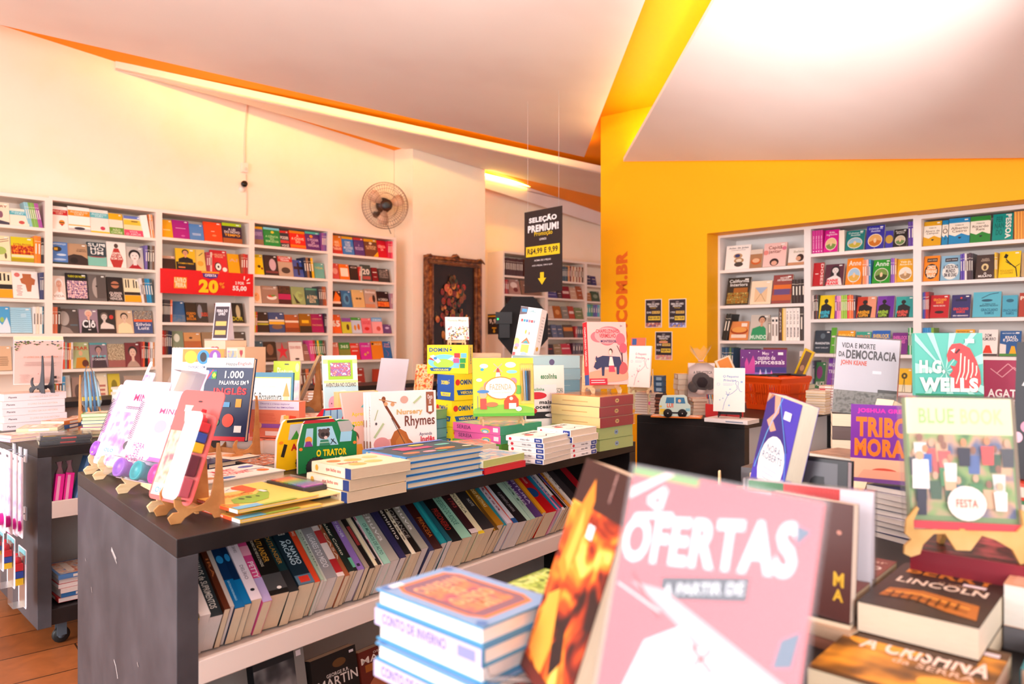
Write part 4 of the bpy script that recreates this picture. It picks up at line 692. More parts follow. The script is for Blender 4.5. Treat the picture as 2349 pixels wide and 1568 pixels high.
shelf_row('r3', 1, [
 (F, 2109, 2154, 588, 'f28a1a', 'orange adventure book with balloon rings', [('r', .2, .75, .85, .9, '4a3028'), tx('JÚLIO VERNE', .79, .86, 'f0d0a0', .25, .8), ('e', .5, .38, .42, .3, '2a1c1c'), ('e', .5, .38, .34, .24, 'f28a1a'), tx('CINCO\nSEMANAS\nBALÃO', .14, .62, 'f8e8d0', .15, .85, .04)]),
 (F, 2156, 2202, 587, '8ab8d0', 'pale blue adventure book', [('r', .2, .75, .85, .9, '3a3034'), tx('JÚLIO VERNE', .79, .86, 'e0e0e0', .25, .8), ('e', .5, .35, .42, .32, 'e8e8e0'), tx('A VOLTA AO\nMUNDO\nEM 80 DIAS', .14, .62, '3a2a3a', .12, .88, .04)]),
 (S, 2203, 2232, 580, ['5a3aa8', '6444b0', 'ece0d8', '4a2230', '4a2230', '3a1e28'], ['violet book', 'second violet book', 'white spine book', 'wine book', 'second wine book', 'dark wine book']),
 (F, 2237, 2280, 585, '4a3832', 'brown book with round gold portrait', [tx('ALUÍSIO\nAZEVEDO', .72, .86, 'd0b8a0', .25, .75), ('e', .5, .48, .2, .15, 'e0c890'), ('e', .5, .46, .09, .09, '5a4030'), tx('O\nMULATO', .06, .26, 'f4ece4', .15, .9, .04)]), (S, 2281, 2288, 578, ['f2c40e', 'c89a10'], ['yellow spine book', 'ochre spine book']),
 (F, 2289, 2340, 577, 'f6ce10', 'yellow book with tall thin man bowing', [('p', [(.2, .78), (.34, .72), (.42, .86), (.28, .92)], '221c18'), ('l', [(.32, .7), (.5, .55), (.8, .35)], .06, '221c18'), ('l', [(.5, .55), (.3, .62), (.55, .48)], .025, '221c18'), ('l', [(.8, .35), (.88, .02)], .05, '221c18'), ('l', [(.75, .38), (.98, .5)], .03, '221c18'), tx('POLICARPO\nQUARESMA', .12, .3, 'c8a010', .08, .7, .02)]), (F, 2342, 2385, 580, 'c0a070', 'tan book cut by the frame edge', [])])
def grac(c, t): return [tx('GRACILIANO\nRAMOS', .62, .85, c, .15, .85, .04), tx(t, .5, .56, 'f0e4dc', .15, .8), ('e', .5, .25, .25, .06, '2a1a1a')]
shelf_row('r3', 2, [
 (S, 2108, 2131, 669, ['3a6ab8', '4a3a98', '7a3a98', 'c02a2e', 'c8342e', 'b8282a', 'a82024'], ['blue book at the panel', 'indigo book', 'purple book', 'red book', 'second red book', 'dark red book', 'crimson book']), (F, 2132, 2176, 678, 'c01c26', 'red northeastern novel', grac('f0a03a', 'VIDAS SECAS')),
 (F, 2181, 2226, 677, '33306a', 'navy northeastern novel', [('r', .2, .72, .8, .82, '22204a'), ('e', .5, .86, .06, .04, 'e84a3a'), tx('GRACILIANO\nRAMOS', .2, .44, 'e8483a', .1, .9, .04), tx('SÃO BERNARDO', .06, .13, 'f0e8e8', .1, .9, .03)]),
 (F, 2230, 2296, 671, '5ab8cc', 'large sky blue novel with tree branch', [('l', [(.3, .75), (.6, .9), (.9, .95)], .03, '2a5a70'), ('e', .5, .66, .2, .05, '2a5a70'), tx('A TERRA DOS\nMENINOS PELADOS', .42, .54, '1f4a60', .25, .9, .02), tx('GRACILIANO\nRAMOS', .1, .34, '1f6a88', .3, .9, .03)]),
 (F, 2298, 2334, 678, '4aaac4', 'smaller sky blue novel', [('e', .5, .75, .25, .08, '2a6a80'), tx('GRACILIANO\nRAMOS', .1, .36, '1f6a88', .05, .98, .03)]), (F, 2336, 2385, 672, 'b04030', 'brick red book cut by the frame', [tx('PA', .7, .86, 'f0dcc8', .05, .5, .04)])])
shelf_row('r3', 3, [
 (S, 2106, 2142, 751, ['2a8ac8', '3090d0', '2a8ac8', '3a9ad8', '2a84c0', '3a94c8', '8ab82a', '7aa828'], ['blue slim book', 'azure slim book', 'second blue slim book', 'light blue slim book', 'deep blue slim book', 'sky slim book', 'lime slim book', 'green slim book']), (F, 2150, 2186, 764, '1f2424', 'black classic with small title', [tx('NOITE', .8, .9, 'c8d0d0')]),
 (F, 2189, 2234, 757, 'f0a818', 'orange classic with white serif title', [tx('MACHADO DE ASSIS', .88, .94, '5a3a20'), tx('QUINCAS\nBORBA', .6, .84, 'fbf0e0', .1, .9, .03)]), (F, 2242, 2288, 757, 'f4eae2', 'white classic with red dress', [tx('DOM\nCASMURRO', .58, .84, '3a3034', .1, .9, .02), ('p', [(.4, .4), (.6, .4), (.75, .1), (.25, .1)], 'e03a20'), ('r', 0, 0, 1, .08, '4a3a3a')]),
 (F, 2292, 2342, 760, '1c5a98', 'blue classic with green foot', [tx('MACHADO DE ASSIS', .88, .93, 'e0e8f0'), tx('ESAÚ\nE JACÓ', .56, .82, 'f6f0e8', .15, .85, .03), ('p', [(0, .5), (.3, .45), (.3, .1), (0, .1)], 'e8e0d8'), ('p', [(.55, .4), (.7, .4), (.8, .08), (.45, .08)], 'f0b01e'), ('r', 0, 0, 1, .1, '4a8a3a')])])
# ---- back room
shelf_row('m1', 0, [(S, 1156, 1200, 592, ['4a1e1c']*11, 'dark maroon encyclopedia volume'), (S, 1206, 1246, 594, ['7a4a40', 'a05a48', 'c08070', '6a3a30', 'b0a090', '5a4040'], ['brown book', 'rust book', 'pink-brown book', 'dark brown book', 'grey book', 'mauve-brown book'])])
shelf_row('m1', 1, [(S, 1156, 1168, 640, ['a01a20', 'c03028', '8a2020'], ['red book', 'bright red book', 'dark red book']), (F, 1169, 1195, 638, 'b08a80', 'brown book with white blooms', [('e', .5, .6, .3, .2, 'e8d8d0'), ('e', .6, .3, .2, .15, '7a3a3a')]), (F, 1198, 1240, 640, '8a6a5a', 'brown book', [])])
shelf_row('m1', 2, [(F, 1166, 1198, 679, '3a2a2c', 'dark magazine', [('e', .6, .6, .2, .15, 'b08a70')]), (F, 1200, 1236, 681, '4a4a4c', 'grey magazine', [('e', .5, .6, .2, .15, 'b0b0a8')])])
shelf_row('m1', 3, [(F, 1156, 1185, 720, 'c08a60', 'tan book', [('e', .5, .5, .3, .2, '8a4a2a')]), (F, 1215, 1245, 725, '5a3a30', 'dark book', [])])
shelf_row('m2', 0, [(S, 1290, 1303, 611, ['3a5060', '2f4250', '44606c', '2a3a48'], ['slate blue book', 'dark slate book', 'grey-blue book', 'deep slate book']), (S, 1304, 1340, 611, ['e8a060', '7a2a30', 'e8d0b0', 'c07a50', 'f0e0c0', '8a4a3a', 'e0c8a8', 'b05a40', 'f0d8b8', '6a3a30'], ['amber book', 'wine book', 'cream book', 'copper book', 'ivory book', 'brown book', 'sand book', 'rust book', 'pale book', 'dark brown book'])])
shelf_row('m2', 1, [(F, 1257, 1280, 670, '4a4a88', 'blue novel', [('r', .1, .5, .9, .6, 'b0a8d0')]), (F, 1281, 1291, 668, '4a3a44', 'dark novel', []), (F, 1292, 1309, 657, '8a2030', 'wine red novel', [('r', .1, .4, .9, .6, 'e0c0b8')]), (F, 1310, 1325, 659, 'c8a890', 'beige novel', []), (F, 1326, 1341, 657, 'a85a3a', 'rust novel', [])])
shelf_row('m2', 2, [(F, 1256, 1272, 702, 'e0d0c0', 'cream novel', []), (F, 1273, 1291, 702, 'b0642a', 'amber novel', [('e', .5, .5, .3, .2, 'e0a060')]), (F, 1292, 1306, 704, '8a8a84', 'grey novel', []), (F, 1307, 1320, 703, 'b84a3a', 'red and white novel', [('r', .1, .4, .9, .6, 'f0e0d8')]), (F, 1321, 1340, 706, '7a8a60', 'green novel', [])])
shelf_row('m2', 3, [(F, 1256, 1268, 746, '3a4a58', 'dark slate novel', []), (F, 1269, 1281, 745, '6a7a9a', 'blue-grey novel', []), (F, 1282, 1294, 746, '5a6a88', 'steel novel', []), (F, 1295, 1317, 745, '5a4a40', 'brown novel with orange sky', [('r', 0, .5, 1, .8, 'e08a3a')]), (S, 1320, 1341, 748, ['c03a3a', '4a3040', '3a2a30', '5a3a3a'], ['red book', 'plum book', 'dark book', 'maroon book'])])
shelf_row('m2', 4, [(F, 1256, 1271, 790, '3a2a30', 'black novel', [('r', .2, .5, .8, .6, 'c03a3a')]), (F, 1272, 1289, 790, '9a8a6a', 'khaki novel', []), (F, 1290, 1312, 789, 'd03a50', 'crimson novel with white script', [('r', .1, .5, .9, .6, 'f8d8d8')]), (S, 1314, 1340, 786, ['5a3040', '4a2a38', '6a3a44', '3a2430'], ['plum book', 'dark plum book', 'mauve book', 'black-plum book'])])
shelf_row('m3', 0, [(F, 1346, 1358, 632, '3a4060', 'navy book', []), (F, 1359, 1370, 634, '3a3a70', 'indigo book', [])])
shelf_row('m3', 1, [(F, 1346, 1358, 672, 'b07a4a', 'ochre book', []), (F, 1359, 1376, 669, '3f5a44', 'green-grey book', [('e', .5, .5, .3, .2, '8a9a80')])])
shelf_row('m3', 2, [(S, 1345, 1376, 698, ['3ab0a8', '2a9a98', '3a8a50', '4a4a9a', '6a4aa8', '4ab0c0'], ['turquoise book', 'teal book', 'green book', 'indigo book', 'violet book', 'aqua book'])])
# ================================================================== placing things on tables
def fr(pl, pyl, pr, pyr, z):
    return frame_from(on_z(pl, pyl, z), on_z(pr, pyr, z), z)
def frY(pl, YL, pr, YR, z):
    return frame_from(Vector(((pl-CXP)/FPX*YL, YL, z)), Vector(((pr-CXP)/FPX*YR, YR, z)), z)
def frV(x, y, z, dx, dy):
    d = Vector((dx, dy)).normalized(); return Matrix(((d.x, -d.y, 0, x), (d.y, d.x, 0, y), (0, 0, 1, z), (0, 0, 0, 1)))
def hz(py, Y, z0): return CAMZ+(HZ-py)/FPX*Y-z0
def stand(name, label, M, w, h, t, col, ar=None, lean=8, **k):
    k.setdefault('parts', True); k.setdefault('cat', name.replace('_', ' '))
    a = R(lean); return book(name, label, M @ Tm((0, 0, max(0, t*math.sin(a))+0.0005)) @ Rx(-a), w, h, t, col, ar, **k)
def lie(name, label, M, W, D, t, side='L', col='888888', top=None, spine=None, **k):
    """closed book lying face up; origin of M at its near left bottom corner; side: where the spine is"""
    k.setdefault('cat', name.replace('_', ' '))
    L = M
    if side == 'L': L = L @ Tm((0, 0, t)) @ Rx(R(-90)); w, h = W, D
    elif side == 'F': L = L @ Tm((W, 0, t)) @ Rz(R(90)) @ Rx(R(-90)); w, h = D, W
    elif side == 'B': L = L @ Tm((0, D, t)) @ Rz(R(-90)) @ Rx(R(-90)); w, h = D, W
    else: L = L @ Tm((W, D, t)) @ Rz(R(180)) @ Rx(R(-90)); w, h = W, D
    return book(name, label, L, w, h, t, col, top, spine, **k)
def pile(M, W, D, items, z=0.0, jit=0.006, seed=1):
    """items: (name, label, t, side, colour, top art, spine art, extra) from the bottom up"""
    rr = random.Random(seed)
    for it in items:
        nm, lb, t, side, col, top, sp = it[:7]; k = dict(it[7]) if len(it) > 7 else {}
        dw = k.pop('dw', 0); dd = k.pop('dd', 0); ang = k.pop('ang', rr.uniform(-1.2, 1.2)); dx = k.pop('dx', 0)
        lie(nm, lb, M @ Tm((dx+rr.uniform(-jit, jit), rr.uniform(-jit, jit), z)) @ Rz(R(ang)), W+dw, D+dd, t, side, col, top, sp, **k)
        z += t+0.0012
    return z
def carton(name, label, M, w, d, h, col, front=None, left=None, top=None, right=None, lid=None, cat='box', group=None, wrap=False):
    o = empty(name, M); tag(o, label, cat, group)
    mb = MB(); mb.box(0, 0, 0, w, d, h, col if isinstance(col, bpy.types.Material) else mat(col, 0.35))
    if front: art(mb, front, w, h, lambda a, b, e: Vector((a, -e, b)))
    if left: art(mb, left, d, h, lambda a, b, e: Vector((-e, d-a, b)))
    if right: art(mb, right, d, h, lambda a, b, e: Vector((w+e, a, b)))
    if top: art(mb, top, w, d, lambda a, b, e: Vector((a, b, h+e)))
    c = mb.build('box_body', o); c.matrix_basis = I4
    mb = MB(); q = 0.0035; mb.box(-q*0.3, -q*0.3, h-0.0012, w+q*0.3, d+q*0.3, h-0.0004, mat(lid or 'e8e0d8', 0.4)); c = mb.build('lid_edge', o); c.matrix_basis = I4
    if wrap:
        mb = MB(); e = 0.003; mb.box(-e-0.003, -e-0.003, 0.0, w+e+0.003, d+e+0.003, h+e+.001, FILM); c = mb.build('plastic_wrap', o); c.matrix_basis = I4; c['label'] = 'clear glossy wrap'
    return o
ply = noise_mat('light_plywood', ['e0bf8e', 'ecd0a2', 'f0d8b0'], 14, 0.55, 4, (1, 1, 6)); mdf = noise_mat('brown_fibreboard', ['a8703c', 'b57c46', 'c08a52'], 20, 0.55, 3)
clear_p = clear_mat('clear_acrylic', 'f4f8ff', 0.08, 0.3); blackp = mat('1c1c20', 0.3, 0.5)
def easel(label, M, span, H=0.16, m=ply, k=1.0, name='book_easel', th=0.006, group=None):
    """display easel; M origin on the surface under the middle of its front"""
    o = empty(name, M); tag(o, label, 'easel', group)
    pr = [(-.075, 0), (-.050, 0), (-.040, .012), (-.018, .024), (.012, .024), (.03, .012), (.036, 0), (.07, 0), (.064, .03), (.056, H*.8), (.05, H), (.042, H), (.038, H*.6), (.026, .06), (.008, .043), (-.018, .036), (-.035, .038), (-.046, .048), (-.05, .062), (-.044, .082), (-.056, .08), (-.068, .062), (-.066, .044), (-.056, .03), (-.07, .03), (-.083, .018)]
    pr = [(a*k, b*k if b < 0.09 else b) for a, b in pr]
    for s in (-1, 1):
        mb = MB(); mb.prism(pr, s*span/2-th/2, s*span/2+th/2, m, 'x'); c = mb.build('side_plate', o); c.matrix_basis = I4; smooth_bevel(c, 0.0012, 1)
    mb = MB(); mb.box(-span/2, -0.012*k, 0.018*k, span/2, -0.004*k, 0.04*k, m); c = mb.build('crossbar', o); c.matrix_basis = I4
    return o
def rest(M, w, k=1.0): return M @ Tm((0, -0.045*k, 0.044*k))
# ================================================================== table 1: novels on the inner shelf
m1 = T1['M'].copy(); m1[0][1], m1[1][1] = -m1[1][0], m1[0][0]     # square axes
m1 = Matrix(((m1[0][0], -m1[1][0], 0, m1[0][3]), (m1[1][0], m1[0][0], 0, m1[1][3]), (0, 0, 1, 0), (0, 0, 0, 1)))
def sp(t, c, b=0.02, y0=.25, y1=.85, x0=.25, x1=.75, foot=None):
    q = [('v', t, x0, y0, x1, y1, c, b)]
    if foot: q.append(('r', .25, .03, .75, .09, foot))
    return q
def spx(px, yl=0.04, z=0.69):            # distance along the table's front edge below pixel column px
    inv = m1.inverted(); pl = VPlane((m1 @ Vector((0, yl, 0))).xy, (m1[0][0], m1[1][0])); q = pl.pt(px); return (inv @ Vector((q.x, q.y, 0))).x
NB = 'f0dcc0'; NW = 'eee6e6'
nov = [
 (486, [('olive yellow short paperback', 18, 165, 'b8a054', [], NW), ('white paperback with small red lettering', 20, 215, 'f0e8e4', sp('Tempo', 'c84a40', .01, .5, .8), NW)]),
 (541, [('charcoal novel with pale lettering', 24, 218, '2c3438', sp('CAVALOS de SUPRIMENTOS', 'd8d4cc', .01, .1, .85), NW), ('thin dark brown paperback', 11, 208, '5a2a18', sp('IRA', 'c07040', .01, .5, .8), NB), ('grey page block beside the brown paperback', 9, 190, 'c8bcb4', [], NW)]),
 (580, [('blue and black starry novel', 24, 228, '0f2f58', [('r', 0, 0, 1, .4, '0a6aa8'), ('v', 'EXTRAORDINÁRIO', .35, .1, .6, .38, 'a8d8f0', .01), ('e', .5, .7, .35, .06, '2a90d0')], NB), ('second blue and black starry novel', 18, 228, '0d2a50', [('r', 0, 0, 1, .36, '0a72b0'), ('e', .5, .7, .35, .06, '2a90d0')], NB)]),
 (625, [('white novel titled Delírio', 26, 222, 'f0e2ec', sp('KATE BANKS', '7a6a78', .005, .72, .9, .35, .65)+sp('DELÍRIO', '8a7a88', .01, .3, .52, .3, .7)+[('e', .5, .14, .2, .02, '2a2a30')], NB), ('pink and lilac novel with white lettering', 22, 222, 'd84a88', [('r', 0, 0, 1, .35, 'b8a8d8'), ('r', 0, .7, 1, .85, 'f0a0b8'), ('v', 'PETTY', .2, .35, .8, .6, 'f8d8e8', .03)], NB)]),
 (668, [('thick black novel with gold title', 46, 240, '1c1917', sp('OUTLANDER', 'd89a3a', .01, .45, .85, .45, .75)+sp('UM SOPRO DE NEVE E CINZAS', 'e0d0b8', .005, .4, .85, .22, .36)+[('r', 0, .06, 1, .28, '4a4a4c'), ('e', .6, .08, .12, .02, 'f0ece8')], NB)]),
 (725, [('dark teal novel with gold title', 22, 245, '1e3c40', sp('OUTLANDER', 'c08a3a', .01, .4, .85, .3, .75)+[('r', 0, 0, 1, .3, '2a2a2c')], NB), ('dark blue novel titled O Navio Arcano', 38, 235, '1c2e3a', [('v', 'ROBIN HOBB', .3, .78, .75, .93, 'e0dcd4', .01), ('v', 'O NAVIO\nARCANO', .2, .3, .85, .7, 'c8e0ec', .02), ('r', 0, 0, 1, .14, '5a7a90'), ('r', .2, .03, .8, .12, 'd83a2a')], NB)]),
 (778, [('orange-red paperback', 14, 240, 'e04a26', sp('CRIME', 'f0c8b0', .01, .7, .85), NB), ('pale green thin paperback', 7, 215, 'a8c0a8', [], NW), ('light grey-green thin paperback', 9, 212, 'd0d8cc', sp('caderno', '5a6a5a', .01), NW), ('silver grey wide novel', 27, 250, '9a989c', sp('LUGARES DO MEDO', 'f0ecf0', .01, .15, .65), NW)]),
 (840, [('red and white checked novel', 16, 245, 'f0e0dc', [('r', 0, .05, 1, .25, 'b82a30'), ('r', 0, .5, 1, .7, 'c03a3a'), ('r', .2, .75, .8, .95, 'f8f0ec')], NB), ('copper brown thin novel', 11, 245, 'a8603c', sp('A CASA', 'f0d0b8', .01), NB), ('dark green-black novel with cream lettering', 13, 246, '24302a', sp('Calder Conto', 'e8e0c8', .01), NB), ('black thin paperback with mint foot', 9, 240, '2a2426', [('r', 0, .05, 1, .2, '6ac0a0')], NB), ('lilac novel with white author lettering', 18, 250, '9a78c8', sp('JEFFREY ARCHER', 'e8e0f8', .01, .5, .9)+[('r', .3, .05, .7, .09, '3a2a4a')], NW)]),
 (899, [('beige and brown paperback', 10, 222, 'a8988a', [], NB), ('black paperback with red marks', 13, 225, '231c1c', [('r', .2, .4, .8, .75, 'a83a3a')], NB), ('cream thin paperback', 8, 238, 'f0e4c0', [], NB), ('black and white striped paperback', 11, 232, '2c2a2c', [('r', 0, .1, .4, .95, 'e8e4e0')], NB), ('white paperback beside the mint one', 8, 230, 'f2ecec', sp('ler', 'c06a8a', .01), NW), ('mint green novel', 17, 235, 'a8dcc8', sp('OS MORROS DE ALTO', '3a7a6a', .01, .15, .7), NW)]),
 (919, [('tall clear-wrapped grey novel', 20, 268, 'b4aea4', sp('chuva', 'f4f0ec', .01, .3, .8)+[('r', 0, .82, 1, .84, 'e8e4e0')], NW)]),
 (987, [('indigo paperback', 13, 240, '34305a', [], NW), ('black novel with white small lettering', 15, 238, '1f1b1c', sp('Feminino', 'e8dcd0', .01), NB), ('pale cream novel', 9, 225, 'f4ead0', sp('Dias', '6a5a40', .01), NB), ('black wrapped novel', 17, 240, '241d1b', sp('ROMANCE', 'a8a098', .01), NB), ('second tall clear-wrapped grey novel', 17, 268, 'a8a498', sp('chuva', 'f4f0ec', .01, .3, .8)+[('r', 0, .82, 1, .84, 'e8e4e0')], NW)]),
 (1015, [('navy paperback with small figure', 10, 245, '33365c', [], NW), ('maroon-black novel titled Princesa', 18, 248, '3a1614', sp('PRINCESA', 'b8682a', .01, .2, .55, .3, .8), NB)]),
 (1061, [('teal novel', 11, 232, '1a8a94', [('r', .3, .2, .7, .8, '2aa0a8')], NW), ('petrol thin novel', 9, 235, '1f5a68', [], NW), ('black novel with red lettering', 22, 252, '1a1718', sp('PRISIONEIRO', 'a83028', .01, .2, .6), NB)]),
 (1085, [('light mint novel', 22, 250, '9ad4bc', sp('O SEGREDO DO BOSQUE', '3a7a68', .01, .25, .8), NB)]),
 (1135, [('dark maroon novel numbered 1793', 17, 248, '3a1c20', sp('1793', 'b84a48', .02, .5, .68)+[('r', 0, 0, 1, .08, 'e0d0d0')], NB), ('cream novel with yellow foot', 15, 245, 'ece4bc', sp('POLÍTICA', '5a5440', .01, .4, .8)+[('r', 0, 0, 1, .05, 'e8c81e')], NB), ('wide charcoal novel resting askew', 28, 250, '332e30', [('v', 'NOITE', .55, .45, .8, .6, 'c8c4c0', .01)], NB)]),
 (1210, [('dark brown paperback with yellow edge', 10, 262, '6a4a1a', [('r', 0, 0, .3, 1, 'c8921e')], NB), ('ochre novel titled Cidades', 13, 265, 'b07a1e', sp('CIDADES AFETIVAS', 'f4dca0', .02, .35, .85), NB), ('teal thin paperback among the ochre ones', 6, 236, '2a8a9a', [], NB), ('lilac-white paperback', 10, 238, 'd8ccd8', sp('Rosa', '8a3a5a', .01), NW), ('thin red-orange paperback', 6, 232, 'd8483a', [], NB), ('white and blue paperback', 10, 235, 'd8e0ec', [('r', 0, 0, 1, .1, '2a5a9a')], NW), ('wide black novel', 20, 262, '241f22', sp('o primeiro poema', '9a9498', .01, .2, .6), NW)]),
 (1256, [('pale mint paperback', 9, 262, 'b4d8c4', [('r', 0, .92, 1, .95, 'c84a4a')], NB), ('grey-green paperback', 9, 260, 'a8c8b8', sp('Lar', '4a6a5a', .01), NB), ('violet paperback with white lettering', 10, 262, '5a3a78', sp('MULHERES', 'd8c8e8', .01), NB), ('second violet paperback', 10, 262, '5f3e80', sp('LEITURA', 'd8c8e8', .01), NB), ('yellow-orange slim paperback', 7, 264, 'e89a1e', [], NB)]),
 (1279, [('wide red novel with blue circle', 30, 272, 'c8141e', [('e', .4, .42, .42, .1, '1e4a88'), ('v', 'DANNY PARKER', .5, .6, .7, .88, 'f0b8b0', .01)], NB)]),
 (1322, [('turquoise slim paperback', 7, 262, '1a8ab0', [], NW), ('pink paperback', 9, 250, 'e88ab8', [('r', .2, .5, .8, .9, 'f4c8dc')], 'f0b8d8'), ('steel blue paperback', 12, 258, '4a6a98', sp('VIAGEM', 'c8d8e8', .01), NW), ('white and red paperback', 13, 258, 'f0e4e4', [('r', 0, .05, 1, .3, 'c82a30')], NB), ('black paperback with red square', 10, 258, '1f1a1c', [('r', .2, .5, .8, .56, 'b82a30')], NB), ('cream paperback', 9, 256, 'eadcc8', [], NB), ('purple and white paperback', 8, 256, '4a3a88', [], NW), ('orange novel titled Viver a Catástrofe', 15, 260, 'e8982a', sp('VIVER A CATÁSTROFE', '2a1c14', .02, .15, .85), NB), ('off-white paperback', 11, 256, 'ece4dc', sp('mar', '8a7a70', .01), NB), ('second off-white paperback', 11, 254, 'e4dcd4', [], NB)]),
 (1364, [('dark grey paperback in shadow', 14, 240, '3a3438', [], NB), ('clear-wrapped black paperback', 12, 246, '201c1e', [], NB), ('crimson paperback at the row end', 12, 246, '9a1420', [], NB)])]
s0 = 0.058
for px, grp in nov:
    s1 = spx(px+1); sc = (s1-s0)/sum(g[1] for g in grp)
    for (look, t, h, col, sa, pc) in grp:
        t2 = t*sc; th = 57+random.uniform(-2, 2); dp = random.uniform(.135, .15)
        M = m1 @ Tm((s0+t2*0.97, 0.045+random.uniform(-.005, .005), 0.575+dp*math.sin(R(th)))) @ Rz(R(-9)) @ Rx(R(-th)) @ Rz(R(90))
        book('novel', f"{look}, leaning back on the long table's inner shelf", M, dp, h/1000*1.08, t2*0.94, col, None, sa, pc, parts=True, cat='novel')
        s0 += t2
# face-out novels lower down
lowz = 0.17
for px0, px1, top, col, look, ar in (
    (622, 738, 1500, '2a2c30', 'dark marbled novel with torn grey strip, low inside the long table', [('r', 0, 0, .8, .9, N('1a1a1c', '4a4a4e', '8a8a8c', s=12)), ('r', .8, 0, 1, 1, '8a8a88'), ('r', .84, .9, .94, .95, 'f0ecf4')]),
    (750, 853, 1500, '241f1e', 'black fantasy novel with white serif lettering, low inside the long table', [tx('GEORGE R.R.', .74, .78, 'e8e4e0', .3, .8, .01), tx('MARTIN', .62, .73, 'e8e4e0', .1, .98, .01), ('e', .6, .87, .15, .05, '6a4a2a'), ('r', .84, .93, .94, .96, 'f0ecf4')]),
    (858, 960, 1478, '6a2a20', 'red-brown fantasy novel with white lettering beside the black one', [tx('GEORGE', .92, .95, 'e8d8d0', .3, .7, .01), tx('MARTIN', .82, .91, 'f0e8e0', .03, .97, .01), ('r', .1, .7, .9, .8, 'a8642a'), ('e', .5, .4, .4, .25, 'b0684a')])):
    inv = m1.inverted(); pl = VPlane((m1 @ Vector((0, 0.06, 0))).xy, (m1[0][0], m1[1][0])); a, b = pl.pt(px0), pl.pt(px1)
    xa, xb = (inv @ Vector((a.x, a.y, 0))).x, (inv @ Vector((b.x, b.y, 0))).x; Y = (a.y+b.y)/2
    stand('novel', look, m1 @ Tm((xa, 0.09, 0.17)), (xb-xa), (hz(top, Y+.06, 0.17))/math.cos(R(12)), 0.035, col, ar, 12, cat='novel')
# ================================================================== table 1: on top
# stationery packs on plywood easels along the table's end
Ka, Fa = on_z(196, 1096, TZ), on_z(421, 1232, TZ)
dE = (Vector((Fa.x, Fa.y))-Vector((Ka.x, Ka.y))).normalized(); LE = (Vector((Fa.x, Fa.y))-Vector((Ka.x, Ka.y))).length
ME = Matrix(((dE.x, -dE.y, 0, Ka.x), (dE.y, dE.x, 0, Ka.y), (0, 0, 1, TZ), (0, 0, 0, 1)))   # x along the end towards the camera, y into the table
def sE(px):                                  # coordinate along ME x for pixel column px at the row's front
    q = VPlane((ME @ Vector((0, .05, 0))).xy, (dE.x, dE.y)).pt(px); return (ME.inverted() @ Vector((q.x, q.y, 0))).x
# local convention: front faces -y of ME, i.e. out of the table's end
def pack(name, label, x, y, z, w, h, lean, build, cat='stationery pack', yaw=0):
    o = empty(name, ME @ Tm((x, y, z)) @ Rz(R(yaw)) @ Rx(R(-lean))); tag(o, label, cat); build(o, w, h); return o
def addp(o, nm, mb, lab=None):
    c = mb.build(nm, o); c.matrix_basis = I4
    if lab: c['label'] = lab
    return c
def rrect(w, h, r=0.012, x0=0, z0=0):
    q = []
    for cx, cz, a0 in ((w-r, h-r, 0), (r, h-r, 90), (r, r, 180), (w-r, r, 270)):
        q += [(x0+cx+r*math.cos(R(a0+i*22.5)), z0+cz+r*math.sin(R(a0+i*22.5))) for i in range(5)]
    return q
def card(o, w, h, col, ar, nm='card', t=0.002, r=0.012):
    mb = MB(); mb.prism(rrect(w, h, r), 0, t, mat(col, .35), 'y'); art(mb, ar, w, h, lambda a, b, e: Vector((a, -e, b))); return addp(o, nm, mb)
def cap(o, x, z, r, col, dy=0.03):
    mb = MB(); mb.lathe([(r*.8, 0), (r*.85, dy*.6), (r, dy*.6), (r, dy), (r*.82, dy), (r*.8, dy*.8)], mat(col, .3), 20, Tm((x, 0, z)) @ Rx(R(90))); return addp(o, 'modelling_clay_pot', mb, 'pot with '+{'9a5ac8': 'purple', '2aa0a8': 'teal', 'e0289a': 'magenta'}.get(col, 'coloured')+' lid')
def spiral(o, x, z0, z1, col='6a6470', n=22, r=0.006):
    mb = MB(); pts = []
    for i in range(n*8+1):
        a = 2*math.pi*i/8; pts.append((x+r*math.cos(a), -0.004+r*math.sin(a), z0+(z1-z0)*i/(n*8)))
    mb.tube(pts, 0.0009, mat(col, .3), 4); return addp(o, 'spiral_binding', mb)
def pk1(o, w, h):
    card(o, w, h, 'f0c0dc', [('r', .02, .02, .98, .6, N('e888bc', 'd880b8', 'f4d8ea', s=30)), ('r', .1, .62, .9, .9, N('d8b8f0', 'a878d8', 'f0e0f8', s=24)), tx('OLÁ', .48, .56, 'd04a90', .2, .8)])
    card(o, 0, 0, 'ffffff', []) if False else None
    spiral(o, .012, h*.35, h*.8); cap(o, w*.3, .035, .026, '9a5ac8'); cap(o, w*.75, .035, .026, '2aa0a8')
def pk2(o, w, h):
    card(o, w, h, 'f0bcd8', [('r', .04, .05, .96, .62, N('e07ab0', 'ee9cc4', 'f6dcea', 'c88ac0', s=18)), ('e', .55, .82, .34, .13, 'd8b8f0'), ('e', .68, .78, .2, .1, 'f0b8e0'), tx('MINNIE', .76, .84, 'd83a6a', .36, .84, .02), ('r', .05, .12, .42, .22, 'f0c8e0'), ('r', .1, .14, .38, .2, 'fff4d8'), tx('OLO', .15, .19, '3a8ac8', .14, .34, .03), ('e', .62, .25, .12, .06, '5a5058')])
    mb = MB(); 
    for i in range(18): mb.tube([(w*(.3+.6*i/17), -.001, h*.66), (w*(.3+.6*i/17), -.008, h*.675), (w*(.3+.6*i/17), -.001, h*.69)], .001, mat('5a5460', .3), 4)
    addp(o, 'wire_binding', mb)
